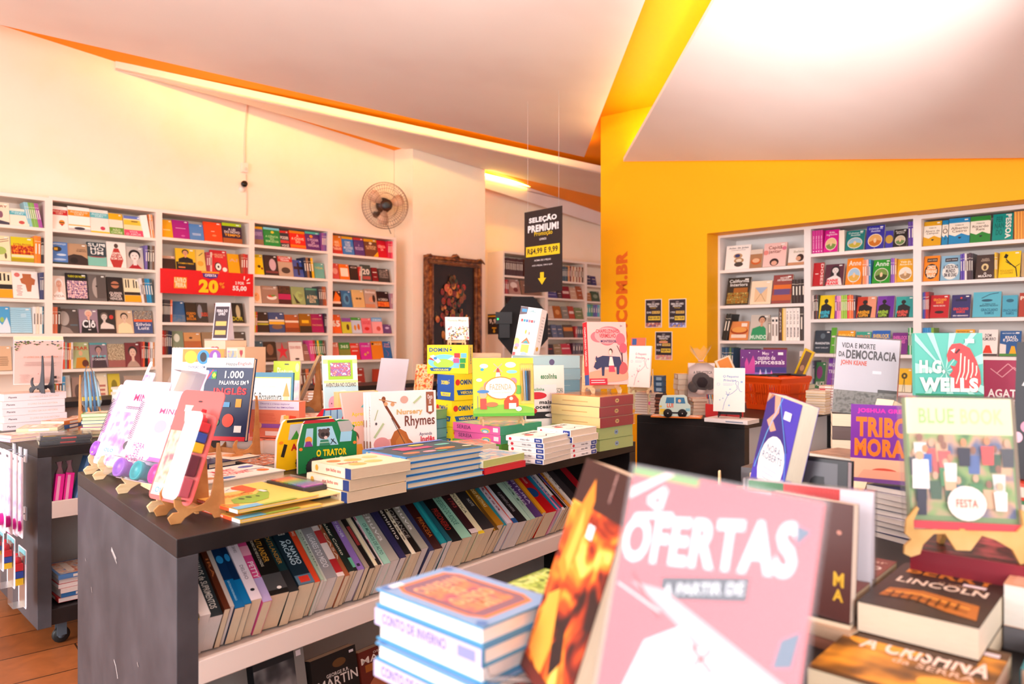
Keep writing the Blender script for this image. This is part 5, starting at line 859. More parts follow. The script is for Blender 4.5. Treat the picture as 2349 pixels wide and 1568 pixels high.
def pk3(o, w, h):
    card(o, w, h, 'f4c4dc', [('r', .08, .3, .92, .84, 'f8dcea'), tx('MINNIE', .74, .8, 'd84a78', .35, .8, .02), ('e', .45, .6, .1, .07, 'b8a0e0'), ('e', .75, .62, .14, .05, 'e87aa8'), ('r', .02, .14, .98, .27, 'f06ab0'), ('e', .22, .3, .24, .14, 'fdf0f4'), tx('HORA\nDE\nMODELAR', .2, .4, 'e0508a', .06, .38, .03), ('e', .6, .45, .12, .08, 'f0c0d8'), ('e', .8, .4, .1, .07, 'e0a8d0')])
    spiral(o, .01, h*.42, h*.86, '8a8490')
    for i, c in enumerate(('9a5ac8', '2aa0a8', 'e0289a')): cap(o, w*(.2+.3*i), .03, .029, c, .036)
    mb = MB(); mb.box(w*.02, -.042, .001, w*.98, -.001, .062, clear_p); addp(o, 'blister', mb, 'clear plastic blister')
def pk4(o, w, h):
    card(o, w, h, 'f6eef8', [('r', .06, .3, .8, .86, N('c060c8', 'b050c0', 'e0a8e8', 'd080d8', s=26)), ('r', .8, .3, .97, .9, 'f080b8'), ('e', .1, .3, .08, .2, 'e83a78'), tx('FUN', .5, .8, 'ffffff', .83, .95, .02)], r=.01)
    mb = MB(); mb.box(.008, -.03, .01, w-.008, -.001, h-.015, clear_p); addp(o, 'blister', mb, 'clear plastic blister')
def pk5(o, w, h):
    card(o, w, h, 'e8605c', [('p', [(.18, .86), (.38, .86), (.28, .7)], 'f8b8b0'), tx('Kids', .8, .84, 'fff0f0', .2, .36, .01), ('e', .5, .9, .05, .008, '3a2428'), ('p', [(.45, .78), (.5, .81), (.54, .78), (.49, .74)], 'fdf6f4'), ('r', .04, .1, .6, .62, N('e88a70', 'f4c0a8', 'd86a70', s=22)), ('r', .05, .04, .5, .14, 'fbe8d8'), tx('OLO', .06, .11, '3a8ac8', .12, .4, .03), ('p', [(.3, .1), (.5, .3), (.55, .28), (.42, .06)], 'f4f4fa')], r=.02)
    for i, (c, z0, z1, nm) in enumerate((('f2c40e', .44, .53, 'yellow'), ('2448a8', .53, .62, 'blue'), ('d8202c', .62, .71, 'red'))):
        mb = MB(); mb.box(w*.66, -.036, h*z0+.001, w*.93, -.004, h*z1-.001, mat(c, .25)); c_ = addp(o, 'crayon_block', mb, nm+' block of the stacked crayon'); smooth_bevel(c_, .003)
    mb = MB(); mb.lathe([(.018, 0), (.015, .012), (.009, .014), (.006, .034)], mat('c81a28', .25), 14, Tm((w*.795, -.02, h*.71))); addp(o, 'crayon_tip', mb, 'red pointed tip')
    for z0, z1 in ((.24, .42), (.06, .22)):
        mb = MB(); mb.box(w*.66, -.034, h*z0, w*.93, -.004, h*z1, mat('6a1a30' if z0 > .2 else 'c85a6a', .3)); c_ = addp(o, 'empty_cavity', mb); smooth_bevel(c_, .003)
    mb = MB(); mb.prism(rrect(w*.36, h*.76, .02, w*.62, .008), -.042, -.001, clear_p, 'y'); addp(o, 'blister', mb, 'clear plastic blister')
eY = 0.09
for (pa, pb, lb) in ((222, 244, 'plywood easel at the table\'s far corner under the spiral packs'), (300, 374, 'plywood easel in the middle under the white clay set')):
    a, b = sE(pa), sE(pb); easel(lb, ME @ Tm(((a+b)/2, eY, 0)), b-a, 0.26, ply)
e5 = sE(418); easel('bronze brown easel under the coral crayon pack', ME @ Tm((e5-.04, eY, 0)) @ Rz(R(0)), 0.12, 0.2, mdf)
ln = 22; zb = .046
x_2 = sE(232)
pack('stationery_pack', 'narrow pink spiral notebook pack, backmost on the easels', x_2-.11, eY-.05, zb+.004, .19, .28, ln, pk1, yaw=14)
pack('stationery_pack', 'pink notebook pack with lilac heart label and wire binding', x_2-.01, eY-.065, zb+.002, .30, .305, ln, pk2, yaw=14)
pack('clay_set', 'white and pink modelling set with three coloured pots', sE(300)-.05, eY-.075, zb, .33, .29, ln, pk3, 'toy set', yaw=14)
pack('crayon_pack', 'coral blister pack with red, blue and yellow block crayon', e5-.165, eY-.08, zb-.004, .205, .31, ln-2, pk5, 'crayon pack', yaw=14)
pack('stationery_pack', 'clear-boxed purple pack standing behind the white clay set', sE(300)-.06, eY+.085, zb+.215, .25, .13, ln, pk4)
pack('stationery_pack', 'lilac hanging pack behind the heart label, topmost at the back', x_2-.01, eY+.07, zb+.22, .12, .10, ln, lambda o, w, h: (card(o, w, h, 'e8d0f0', [('r', .1, .1, .6, .9, N('d0a8e8', 'f0d8f8', 'a87ad0', s=30)), ('e', .75, .5, .15, .35, 'fbf6fc')]), card(o, .03, h+.04, 'f8f4f8', [], 'hang_tab')))
# big english word book on its easel
M, W = frY(458, 3.02, 545, 2.90, .985)
easel('fibreboard easel holding the navy word book', M @ Tm((W/2+.03, .05, -.065)), .16, .25, mdf)
M, W = frY(452, 3.00, 545, 2.96, .985)
eng = [('r', 0, .88, 1, 1, 'f4e6de'), tx('Happy', .895, .945, '3a3440', .42, .66, .01), tx('English', .9, .95, 'd02a30', .67, .95, .01), ('r', .04, .74, .24, .85, '2a4a9a'), ('l', [(.04, .74), (.16, .85)], .03, 'd83040'), ('r', .14, .74, .24, .83, '2a8a3a'), ('p', [(.145, .785), (.19, .82), (.235, .785), (.19, .75)], 'f0d020'),
       tx('1.000', .75, .84, 'f4f0f0', .42, .82, .02), tx('PALAVRAS EM', .67, .72, 'f4f0f0', .32, .88, .02), tx('INGLÊS', .55, .65, 'e02430', .22, .92, .04), ('p', [(.9, .72), (.93, .73), (.95, .7), (.93, .68)], 'f4f0f0'), ('r', .72, .4, .84, .5, 'f0a030'), ('r', .1, .3, .35, .45, 'b0408a'), ('e', .3, .22, .12, .06, '3a8a5a'), ('e', .6, .24, .12, .08, 'e0503a'), ('r', .45, .4, .6, .46, '5aa0d0'), ('r', .75, .1, .9, .18, 'f0ece8'), ('r', 0, 0, 1, .05, 'c8202c')]
stand('word_book', 'large navy English word book standing behind the coral pack', M, .215, hz(824, 3.0, .985)/math.cos(R(12)), .022, '1f2a4e', eng, 12, hard=True, cat='book')
# dictionaries and dinosaur albums at the front corner
M, W = fr(552, 1200, 797, 1151, TZ)
din = [('r', 0, 0, 1, 1, 'f4d068'), ('r', 0, .75, .62, 1, 'f6ecd8'), ('l', [(.02, .9), (.1, .84), (.18, .9), (.26, .84), (.34, .9), (.42, .84), (.5, .9), (.6, .84)], .012, '2a5a9a'), ('p', [(.1, .92), (.16, .84), (.2, .95)], '2a6ab0'), ('p', [(.3, .95), (.36, .86), (.4, .97)], 'd8482a'),
       ('p', [(.55, .95), (.72, .98), (.72, .7), (.6, .6), (.45, .62), (.42, .56), (.55, .66), (.5, .85)], 'e05a26'), tx('DINOSSAUROS', .52, .62, 'e89a30', .05, .55, .02),
       ('p', [(.12, .25), (.2, .42), (.38, .5), (.55, .48), (.72, .62), (.78, .6), (.68, .42), (.52, .22), (.3, .16)], '8ab83a'), ('e', .3, .38, .03, .04, '3a5a1a'), ('e', .4, .4, .03, .04, '3a5a1a'), ('e', .5, .38, .02, .03, '3a5a1a'), ('r', 0, .0, .3, .12, '6ab0d0'), ('r', .3, .0, .72, .06, '9ab84a'), ('p', [(0, .3), (.14, .2), (.1, .12), (0, .12)], 'e08a3a'), ('r', .66, .5, .72, .62, 'f4ecec')]
def paints(M, x, y, z, nm):
    o = empty('paint_palette', M @ Tm((x, y, z))); tag(o, nm, 'paint palette')
    mb = MB(); mb.box(0, 0, 0, .085, .2, .014, blackp); c = addp(o, 'tray', mb); smooth_bevel(c, .003)
    for i, c in enumerate(('c070c0', '9a70c8', '6a9ad0', '6ac0a0', '8ac04a', 'e0c030', 'f0902a', 'd84a3a')):
        mb = MB(); mb.box(.01, .012+i*.0225, .014, .075, .030+i*.0225, .0165, mat(c, .6)); addp(o, 'paint_pan', mb)
    mb = MB(); mb.box(-.002, -.002, .002, .087, .202, .021, clear_p); addp(o, 'clear_cover', mb, 'clear plastic cover')
sps = [('r', 0, 0, 1, 1, 'e0522a'), ('v', 'DINOSSAUROS', .25, .3, .8, .8, 'f4ece0', .02), ('r', 0, .0, 1, .14, 'f4ecec')]
for i in range(2):
    Mi = M @ Tm((0.004*(1-i) if i else 0, .012*i, .0235*i)) @ Rz(R(1.5*i))
    lie('activity_album', 'yellow dinosaur painting album, '+('upper of the pair at the table corner' if i else 'lower of the pair at the table corner'), Mi, W-.085, .30, .009, 'L', 'f0c860', din, sps, hard=True, parts=True, cat='album')
    mb = MB(); mb.box(W-.088, .0, 0, W, .3, .003, mat('f0d890')); o = mb.build('palette_board', None, Mi @ Tm((0, 0, .0))); tag(o, 'yellow card flap holding paints beside the '+('upper' if i else 'lower')+' dinosaur album', 'card flap')
    paints(Mi, W-.087, .07, .0035, 'palette of eight paints on the '+('upper' if i else 'lower')+' dinosaur album flap')
M, W = fr(474, 1129, 655, 1096, TZ)
dic = [('r', 0, 0, 1, 1, 'f6ece2'), tx('My FIRST\nDICTIONARY', .3, .8, 'd8343a', .3, .75, .03), ('e', .15, .3, .08, .1, 'c88a4a'), ('e', .3, .16, .12, .08, '3a7ab8'), ('e', .15, .75, .1, .1, 'c0703a'), ('e', .85, .3, .07, .1, 'e0702a'), ('l', [(.7, .5), (.95, .45)], .02, '6a4a8a'), ('e', .85, .75, .1, .08, '5a6ab0')]
lie('picture_dictionary', 'white first dictionary with red title lying beside the dinosaur albums', M, W, .22, .028, 'L', 'f6ece2', dic, [('r', 0, 0, 1, 1, 'e02a30')], hard=True, parts=True, cat='book')
M, W = fr(478, 1076, 598, 1056, TZ)
lie('word_book', 'navy and cream English word book lying flat by the easel foot', M, W, .24, .02, 'L', '1f2a4e', [('r', .45, 0, 1, 1, 'f0dcc8'), tx('1.000', .4, .7, 'f0ece8', .1, .42, .03), ('e', .75, .4, .15, .2, 'e0a070'), ('e', .6, .8, .12, .1, 'c87a5a')], None, hard=True, parts=True, cat='book')
M, W = fr(600, 1076, 700, 1060, TZ)
lie('comic_album', 'dark album with colourful street drawing lying by the yellow digger book', M, W, .26, .012, 'L', '2e2a30', [('r', .03, .03, .97, .97, N('2a262c', 'd8783a', '6a6a70', 'f0d8c0', s=45))], None, parts=True, cat='book')
# emotion games in orange and white boxes
M, W = frY(505, 3.05, 598, 3.03, TZ)
emo_top = [('r', 0, 0, 1, 1, N('f0805a', 'f4987a', 'e8604a', s=24))]
carton('game_box', 'low white game box with orange lid, nearer the navy word book', M, W, .22, .062, 'f2ddd0', top=emo_top, lid='f0b098')
M, W = frY(600, 3.06, 712, 3.0, TZ)
carton('game_box', 'low white game box under the standing emotions box', M, W, .22, .062, 'f2ddd0', top=emo_top, lid='f0b098')
M, W = frY(572, 3.12, 686, 3.06, TZ+.066)
em = [('r', 0, .76, 1, 1, 'e8e0f0'), tx('Observe a criança explorar', .89, .95, '8a6aa8', .22, .82, .01), tx('o mundo incrível das EMOÇÕES!', .8, .86, '7a4aa8', .16, .9, .015)]+lines(.44, .68, 8, 'd8624a', .06, .55, .25)+[('p', [(.62, .4), (.65, .62), (.74, .64), (.7, .4)], 'fbf0d8'), ('r', .7, .45, .8, .62, 'f8c860'), ('p', [(.8, .4), (.82, .62), (.95, .6), (.92, .4)], 'e84a2a'), ('r', .22, .27, .66, .38, '9a5ab0'), ('e', .2, .33, .06, .08, 'f0b878'), ('e', .12, .18, .05, .06, 'f08a1e'), ('r', .33, .06, .72, .18, 'f8e8e0')]
carton('game_box', 'orange and white emotions game box standing upright', M, W, .05, hz(919, 3.1, TZ+.066), 'f48a68', front=em, left=[('r', 0, .76, 1, 1, 'f0ecf6'), ('v', 'EMOÇÕES', .3, .1, .7, .7, 'e8b8d8')], lid='f4f0f6')
# vehicle-shaped board books
def shaped(name, label, M, pts, w, h, t, col, ar, edge='f6f0ea', wheels=(), cat='board book', lean=0):
    Mx = M @ Rx(R(-lean)); o = empty(name, Mx); tag(o, label, cat)
    q = [(a*w, b*h) for a, b in pts]; q0 = q
    mb = MB(); mb.prism(q, 0.0022, t, mat(edge, .6), 'y'); addp(o, 'board_pages', mb)
    mb = MB(); mb.prism(q, 0, 0.002, mat(col, .3), 'y'); art(mb, ar, w, h, lambda a, b, e: Vector((a, -e, b))); addp(o, 'cover', mb)
    for (cx, cz, r) in wheels:
        mb = MB(); r *= h; mb.lathe([(r*.97, 0), (r, .002), (r, t+.008), (r*.97, t+.01)], mat('1c1a1c', .7), 28, Tm((cx*w, t+.004, cz*h)) @ Rx(R(90)))
        for i in range(20):
            a = 2*math.pi*i/20; Mt = Tm((cx*w, 0, cz*h)) @ Ry(a); mb.box(-r*.05, -.005, r*.96, r*.05, t+.003, r*1.05, mat('262326', .8), Mt)
        wo = addp(o, 'wheel', mb); mb = MB(); mb.lathe([(r*.12, 0), (r*.12, .002)], mat('e8e4e0', .3), 12, Tm((cx*w, -.0065, cz*h)) @ Rx(R(90))); c = mb.build('hub', wo); c.matrix_basis = I4
    return o
M, W = frY(634, 2.66, 745, 2.80, TZ)
bus = [(0, .1), (.02, .62), (.12, .95), (.17, 1), (1, 1), (1, .05), (0, 0)]
shaped('board_book', 'yellow digger-shaped board book with green dinosaur', M, bus, W+.03, .185, .016, 'f4c414', [('p', [(.2, .6), (.24, .9), (.95, .92), (.95, .62)], 'c0ccd8'), ('p', [(.5, .62), (.6, .85), (.85, .9), (.95, .66)], '3a9a3a'), ('p', [(.25, .6), (.35, .78), (.42, .6)], '3a9a3a'), ('l', [(.4, .6), (.6, .72)], .04, 'f0f0f0'), ('r', .18, .94, .95, .99, '2a2420'), tx('A ESCAVA', .38, .52, 'b81a20', .25, .95, .04), ('l', [(.1, .28), (.16, .52)], .06, '2a2420'), ('e', .08, .56, .04, .03, 'f08a1e')], wheels=((.5, .13, .2),))
M, W = frY(684, 2.62, 806, 2.72, TZ)
tra = [(0, .05), (.0, .55), (.08, .9), (.12, .97), (.6, 1), (.64, .96), (.7, .98), (.86, .96), (.9, .88), (.97, .84), (.94, .76), (1, .7), (1, .05), (0, 0)]
shaped('board_book', 'green tractor-shaped board book with raccoon driver', M, tra, W+.02, .19, .02, '1f8046', [('p', [(.07, .93), (.12, .99), (.58, 1), (.63, .94)], 'b8202c'), ('p', [(.66, .94), (.88, .95), (.95, .8), (.9, .74), (.72, .74)], 'b8b4b0'), ('p', [(.09, .5), (.14, .84), (.25, .84), (.24, .5)], 'a8d4e8'), ('p', [(.31, .5), (.31, .86), (.57, .86), (.68, .5)], 'a8d8ec'), ('p', [(.7, .55), (.72, .74), (.92, .74), (.9, .55)], 'a0d4ec'), ('e', .43, .72, .1, .1, '5a4a48'), ('e', .36, .79, .03, .03, '5a4a48'), ('e', .5, .8, .03, .03, '5a4a48'), ('e', .41, .71, .035, .04, '2e2626'), ('e', .48, .71, .03, .03, '2e2626'), ('e', .46, .65, .03, .03, 'f0d0c8'), ('p', [(.35, .5), (.37, .61), (.5, .61), (.54, .5)], '3a8a6a'), ('l', [(.36, .56), (.52, .56)], .01, 'd0ecd8'), ('l', [(.55, .62), (.64, .52)], .015, '2a2428'), ('l', [(.54, .52), (.6, .62)], .012, '2a2428'), ('e', .17, .62, .06, .07, 'f0a838'), ('p', [(.1, .5), (.13, .6), (.2, .6), (.24, .5)], '8a3a90'), tx('O TRATOR', .3, .43, 'f4dc1a', .3, .82, .05), tx('do Tito', .21, .27, 'f0f4f0', .6, .82, .01), ('e', .04, .46, .03, .03, 'f0802a'), ('e', .96, .52, .03, .03, 'f0802a')], wheels=((.3, .1, .19),))
M, W = frY(717, 3.2, 815, 3.22, TZ)
car = [(0, 0), (0, .6), (.05, .75), (.12, .85), (.2, .97), (.6, 1), (.68, .9), (.75, .86), (1, .84), (1, 0)]
shaped('board_book', 'red bus-shaped board book behind the tractor', M, car, W+.02, hz(935, 3.2, TZ), .016, 'dc2030', [('p', [(.2, .72), (.24, .93), (.6, .96), (.66, .86), (.6, .7)], '9ad0ec'), ('l', [(.38, .7), (.38, .95)], .02, '3a70b0'), ('l', [(.52, .7), (.52, .95)], .02, '3a70b0'), ('p', [(.2, .72), (.24, .95), (.27, .95), (.24, .72)], '3a80c8'), ('e', .1, .72, .04, .04, 'f0c01e'), ('r', .4, .55, .6, .62, '8ac8e8'), ('r', .65, .45, .98, .6, 'f0ecf4'), ('l', [(.1, .5), (.6, .52)], .015, '8a1020')])
# apple-slice board books
M, W = fr(797, 1154, 931, 1127, TZ)
fruit = [('r', 0, 0, 1, 1, 'f4e2c0'), ('e', .3, .3, .13, .12, 'e8b868'), ('e', .6, .35, .14, .12, 'f0c470'), ('e', .45, .65, .13, .12, 'eebb60'), ('e', .78, .7, .12, .11, 'f2cc80'), ('e', .2, .75, .1, .1, 'd88a4a'), tx('Bicho', .42, .52, 'c85a3a', .1, .4)]
sff = [('v', 'que bicho sou', .3, .25, .75, .62, 'b84a50', .02), ('e', .5, .86, .3, .04, 'e8b040'), ('r', 0, .0, 1, .14, '1e3a7a')]
for i, d_ in enumerate(('bottom', 'middle', 'top')):
    lie('board_book', f'cream board book with round yellow slices, {d_} of its pile of three', M @ Tm((.004*i, -.004*i, .034*i)) @ Rz(R((-1, 1.5, -1.5)[i])), W, .21, .031, 'L', 'f6e8cc', fruit, sff, pc='d8c4a8', parts=True, cat='board book')
# blue nursery books
M, W = fr(934, 1122, 1112, 1088, TZ); W = min(W, .34)
flo = [('r', .02, .02, .98, .98, '2c4858'), ('e', .2, .25, .1, .07, 'e07a48'), ('e', .4, .2, .08, .06, 'f0a0a8'), ('e', .65, .28, .13, .08, 'e8824a'), ('e', .8, .6, .1, .07, '6ac0b0'), ('e', .3, .65, .12, .08, 'd04a78'), ('e', .55, .78, .1, .06, 'f0c84a'), ('e', .12, .85, .06, .05, '5a9ad0'), ('r', .2, .45, .6, .6, 'b83a70'), ('e', .9, .2, .06, .05, 'f4e0c0'), ('e', .5, .1, .07, .04, '4aa08a'), ('r', .0, .9, 1, 1, '6a8ad8')]
fsp = [('r', 0, 0, 1, 1, '6aa8e0'), ('r', .1, .3, .9, .8, 'f0a8d0'), ('v', 'CANTIGAS DE NINAR', .3, .38, .7, .72, '7a3a70', .01), ('e', .5, .88, .3, .03, 'f4e8c0'), ('e', .5, .12, .3, .04, 'f4ece0')]
for i in range(5):
    lie('board_book', f'blue and pink nursery board book, {["lowest", "second", "third", "fourth", "topmost"][i]} of the blue pile', M @ Tm((-.004*(i % 2), .004*(i % 3), .0205*i)) @ Rz(R((-1, .8, -.6, 1.2, -.8)[i])), W, .235, .0195, 'L', '2a72b8' if i % 2 else '3a86c8', flo, fsp, pc='e6d6bc', hard=True, parts=True, cat='board book')
# nursery rhymes
M, W = frY(853, 2.86, 1003, 3.02, TZ)
nur = [('r', 0, 0, 1, 1, 'faf2ee'), ('e', .3, .18, .22, .14, 'e8b0a8'), ('e', .15, .25, .12, .1, 'e0989a'), ('p', [(.30, .1), (.28, .3), (.34, .42), (.42, .46), (.52, .4), (.56, .3), (.66, .2), (.7, .08), (.66, .02), (.4, .02)], 'b8682e'), ('p', [(.36, .12), (.36, .28), (.44, .38), (.5, .3), (.6, .16), (.56, .06)], 'c87c3a'), ('l', [(.42, .46), (.22, .8), (.19, .88)], .035, '7a3a1e'), ('e', .19, .9, .03, .04, '8a4a26'), ('l', [(.55, .12), (.3, .62)], .008, '4a3a30'), ('l', [(.12, .9), (.38, .84)], .012, 'c08a58'), ('e', .22, .83, .03, .03, 'd8a070'), ('e', .32, .82, .03, .03, 'd8a070'), ('e', .5, .88, .06, .055, 'd8a898'),
       tx('Nursery', .64, .74, 'd8b070', .38, .78, .03), tx('Rhymes', .44, .64, '7a4438', .5, .97, .015), tx('Aprenda', .32, .38, '6a5a7a', .72, .92, .01), tx('Inglês', .22, .32, 'd83048', .74, .96, .03), tx('cantando!', .15, .21, '5a4a6a', .76, .98, .01), ('p', [(.84, .98), (.84, .68), (.9, .64), (.96, .68), (.96, .98)], '9a5a40'), tx('Ouça\n32', .8, .94, 'faf2ee', .86, .94, .02), ('r', .87, .68, .93, .77, 'faf2ee'), ('l', [(.05, .6), (.1, .75)], .012, 'a8b88a'), ('l', [(.64, .82), (.76, .92)], .03, 'b8c89a'), ('l', [(.04, .35), (.18, .55)], .03, 'b8c89a'), ('e', .07, .55, .015, .02, '4a4048')]
stand('picture_book', 'white nursery rhymes book with brown double bass, front of its row', M, W, hz(900, 2.9, TZ), .012, 'faf4f0', nur, 3, hard=True, spine=[('r', 0, 0, 1, .3, 'a86a4a'), ('v', 'Nursery', .2, .5, .8, .8, '9a6a5a')])
for i in range(2):
    stand('picture_book', ('second', 'third')[i]+' copy of the nursery rhymes book, only its spine edge showing', M @ Tm((-.008-.006*i, .014+.013*i, 0)), W, hz(900, 2.9, TZ)+.001, .011, 'faf4f0', None, 3, hard=True, spine=[('r', 0, 0, 1, .3, 'a86a4a'), ('r', .2, .5, .8, .6, 'b07a60')], group='nursery rhyme copies behind the front one')
# personal skills book leaning behind
M, W = frY(806, 2.98, 880, 3.10, TZ)
stand('picture_book', 'pale pink book with yellow lettering and two children', M, .17, hz(903, 3.05, TZ)+.012, .012, 'ecc8c0', [('r', 0, 0, 1, 1, 'e8c4bc'), ('p', [(.5, .75), (.8, .9), (1, .85), (1, .7)], '6ac0c8'), tx('Aprendendo', .6, .68, 'e8d020', .2, .98, .02), tx('Personalidade', .46, .56, 'ecd418', .02, .98, .03), ('e', .15, .3, .16, .1, '7a4a38'), ('e', .18, .26, .1, .07, 'f0b898'), ('e', .75, .25, .16, .1, 'e8b848'), ('e', .72, .22, .1, .07, 'f4c4a8'), ('p', [(.5, .0), (.55, .16), (.9, .16), (.98, 0)], 'd84a3a'), ('p', [(0, 0), (0, .18), (.35, .18), (.38, 0)], 'e8a838')], 16, hard=True, cat='picture book')
# wooden game tray with friends letter
M, W = frY(776, 3.25, 858, 3.35, TZ)
carton('wooden_box', 'pale yellow wooden box with pink letter, behind the pink book', M, W+.02, .05, hz(898, 3.3, TZ), 'f4d890', front=[('r', .1, 0, .96, .84, 'f6e4b0'), ('r', .16, 0, .9, .78, 'ecb8a0'), tx('PRA LIVRO', .66, .72, 'd04a48', .3, .8, .02)]+lines(.2, .6, 5, '5a7a58', .3, .8, .3), lid='f8e4a8')
# domino cartons
dom = lambda: [('r', 0, 0, 1, 1, 'f7e21a'), tx('DOMINÓ', .76, .94, '164a88', .05, .63, .04), ('e', .42, .42, .4, .26, '7ac8e8'), ('e', .4, .36, .25, .16, 'a8d048'), ('p', [(.06, .62), (.16, .66), (.34, .44), (.26, .36)], 'f0f0f0'), ('p', [(.02, .52), (.1, .56), (.2, .44)], 'd8302a'), ('e', .2, .54, .045, .05, '3a88c8'), ('p', [(.5, .5), (.72, .68), (.76, .62), (.6, .46)], 'f4f4f8'), ('r', .66, .56, .8, .72, 'd8343a'), ('r', .82, .56, .96, .72, '6ab8e0'), ('r', .64, .38, .78, .54, 'e05a90'), ('r', .8, .38, .94, .54, '2f9a48'), ('r', .66, .2, .78, .36, '7ac0e0'), ('r', .8, .2, .92, .36, '3a8a4a'), ('p', [(.06, .2), (.1, .1), (.56, .1), (.6, .2), (.52, .22), (.14, .22)], '1e5aa0'), tx('VEÍCULOS', .12, .19, 'f7e21a', .15, .52, .04)]
dblue = [('r', 0, 0, 1, 1, '1d52a8'), tx('DOMINÓ', .6, .8, 'f4dc1a', .25, .75, .05), ('p', [(.2, .3), (.24, .15), (.76, .15), (.8, .3)], 'f4dc1a'), tx('VEÍCULOS', .18, .28, '1d52a8', .3, .7, .03)]
dyel = [('r', 0, 0, 1, 1, 'f5de16'), tx('DOMINÓ', .6, .85, '1c4a88', .1, .75, .05), ('p', [(.08, .4), (.14, .2), (.86, .2), (.92, .4)], '1e5aa0'), tx('VEÍCULOS', .24, .37, 'f5de16', .22, .8, .04), ('e', .12, .7, .08, .12, 'd8302a')]
M, W = frY(1042, 3.30, 1112, 3.42, TZ)
zz_ = 0
for i, (h_, f_, l_, dx_, w_, d_) in enumerate(((.085, dyel, dyel, -.01, .15, .12), (.115, dyel, dyel, -.012, .16, .13), (.115, dyel, dblue, -.0, .16, .125))):
    carton('domino_box', ('lowest yellow domino box behind the Sereia sets', 'yellow domino box with rocket, second from the bottom', 'domino box with blue side panel, under the big one')[i], M @ Tm((dx_, 0, zz_)) @ Rz(R((2, -3, 0)[i])), w_, d_, h_, 'f5de16', front=f_, left=l_, lid='f0d810'); zz_ += h_+.0015
M2, W2 = frY(980, 3.38, 1074, 3.36, TZ+zz_)
carton('domino_box', 'large yellow domino box with rocket and globe, topmost', M2, W2, .13, hz(791, 3.37, TZ+zz_), 'f7e21a', front=dom(), right=[('r', 0, 0, 1, 1, 'f5de16'), ('v', 'DOMINÓ', .4, .3, .7, .9, '1c4a88', .04)], lid='f0d810')
# teal boxes beside them
M, W = frY(996, 3.25, 1036, 3.35, TZ)
for i, (c, nm) in enumerate((('5a98a4', 'lowest teal storybook box right of the nursery rhymes'), ('6aa8b4', 'second teal storybook box'), ('5c9cac', 'third teal storybook box'), ('7aa878', 'green storybook box on the teal ones'))):
    carton('storybook_box', nm, M @ Tm((.002*(i % 2), 0, .0415*i)), .085, .2, .04, c, top=[('r', .05, .05, .95, .95, N('6a9a78', 'f0c870', '4a7a6a', s=40))], lid='4a8a98')
# Sereia / Fazenda sets
M, W = frY(1150, 3.10, 1246, 3.30, TZ)
ser = lambda t, c: [('r', 0, 0, 1, 1, c), ('v', t, .3, .6, .75, .9, '7a3a68' if c == 'f06ab0' else '3a6a2a', .02), ('e', .35, .3, .3, .1, 'f6c84a'), ('e', .3, .3, .22, .075, '6ac8d8'), ('e', .25, .3, .13, .045, 'f4ecf4'), ('r', .3, .04, .8, .14, 'f8f0f8')]
for i, (c, t, nm) in enumerate((('6ac04a', 'FAZENDA', 'green Fazenda colouring set at the bottom'), ('f06ab0', 'SEREIA', 'pink Sereia colouring set in the middle'), ('f06ab0', 'SEREIA', 'pink Sereia colouring set under the easel'))):
    lie('colouring_set', nm, M @ Tm((0, .003*i, .037*i)) @ Rz(R((1.5, -1, .5)[i])), W, .29, .036, 'L', '62c89a' if i else '7ac84a', [('r', .03, .03, .97, .97, N('e8a8b8', '6ac0b0', 'f4d890', 'e0c0d0', s=18))], ser(t, c), pc='52b890' if i else '6ab848', parts=True, cat='colouring set')
Mf, Wf = frY(1084, 3.12, 1222, 3.16, TZ+.1125)
easel('light wooden easel on the pink Sereia sets', Mf @ Tm((Wf/2, .045, 0)), .17, .17, ply, 0.9)
faz = [('r', 0, 0, 1, 1, 'f6de3a'), ('e', .5, .04, .6, .16, '8ac83e'), ('r', 0, 0, 1, .05, '5ab82e'), ('e', .18, .86, .07, .04, 'fbf6ec'), ('e', .62, .88, .09, .05, 'fbf6ec'), ('e', .64, .76, .09, .03, '8ad0ec'), ('e', .1, .62, .05, .03, 'fbf2e8'), ('e', .15, .8, .03, .025, '3aa8c8'), ('l', [(.34, .9), (.48, .76)], .015, 'e8b0a0'), ('l', [(.34, .76), (.48, .9)], .015, 'e8b0a0'), ('p', [(.37, .7), (.39, .8), (.41, .83), (.43, .8), (.46, .7)], 'b8483a'), ('p', [(.36, .62), (.38, .75), (.44, .75), (.46, .62)], 'f0dcd0'),
       ('e', .25, .52, .08, .08, 'f08a9a'), ('e', .66, .6, .06, .06, 'f08a9a'), ('e', .16, .42, .07, .09, 'f0b070'), ('e', .74, .45, .07, .08, '6ab848'), ('e', .45, .48, .27, .2, 'f0902e'), ('e', .45, .48, .25, .18, 'fbf2e4'), tx('FAZENDA', .45, .55, 'f0b090', .27, .63, .02), tx('Colorindo no Banho', .39, .42, 'e0c8b0', .3, .6, .005), ('e', .16, .36, .06, .055, 'f0b890'), ('e', .16, .42, .1, .03, '4a88c8'), ('p', [(.11, .12), (.11, .3), (.21, .3), (.22, .12)], 'e05040'), ('l', [(.07, .12), (.07, .35)], .01, '6a7a9a'), ('p', [(.5, .12), (.5, .26), (.56, .34), (.68, .36), (.74, .28), (.74, .12)], 'c84a26'), ('r', .58, .12, .7, .22, 'f4ecdc'), ('e', .62, .3, .03, .03, 'f4e4d0'), ('e', .3, .2, .1, .04, 'e87a4a'), ('e', .74, .12, .05, .04, 'f4f0ec')]
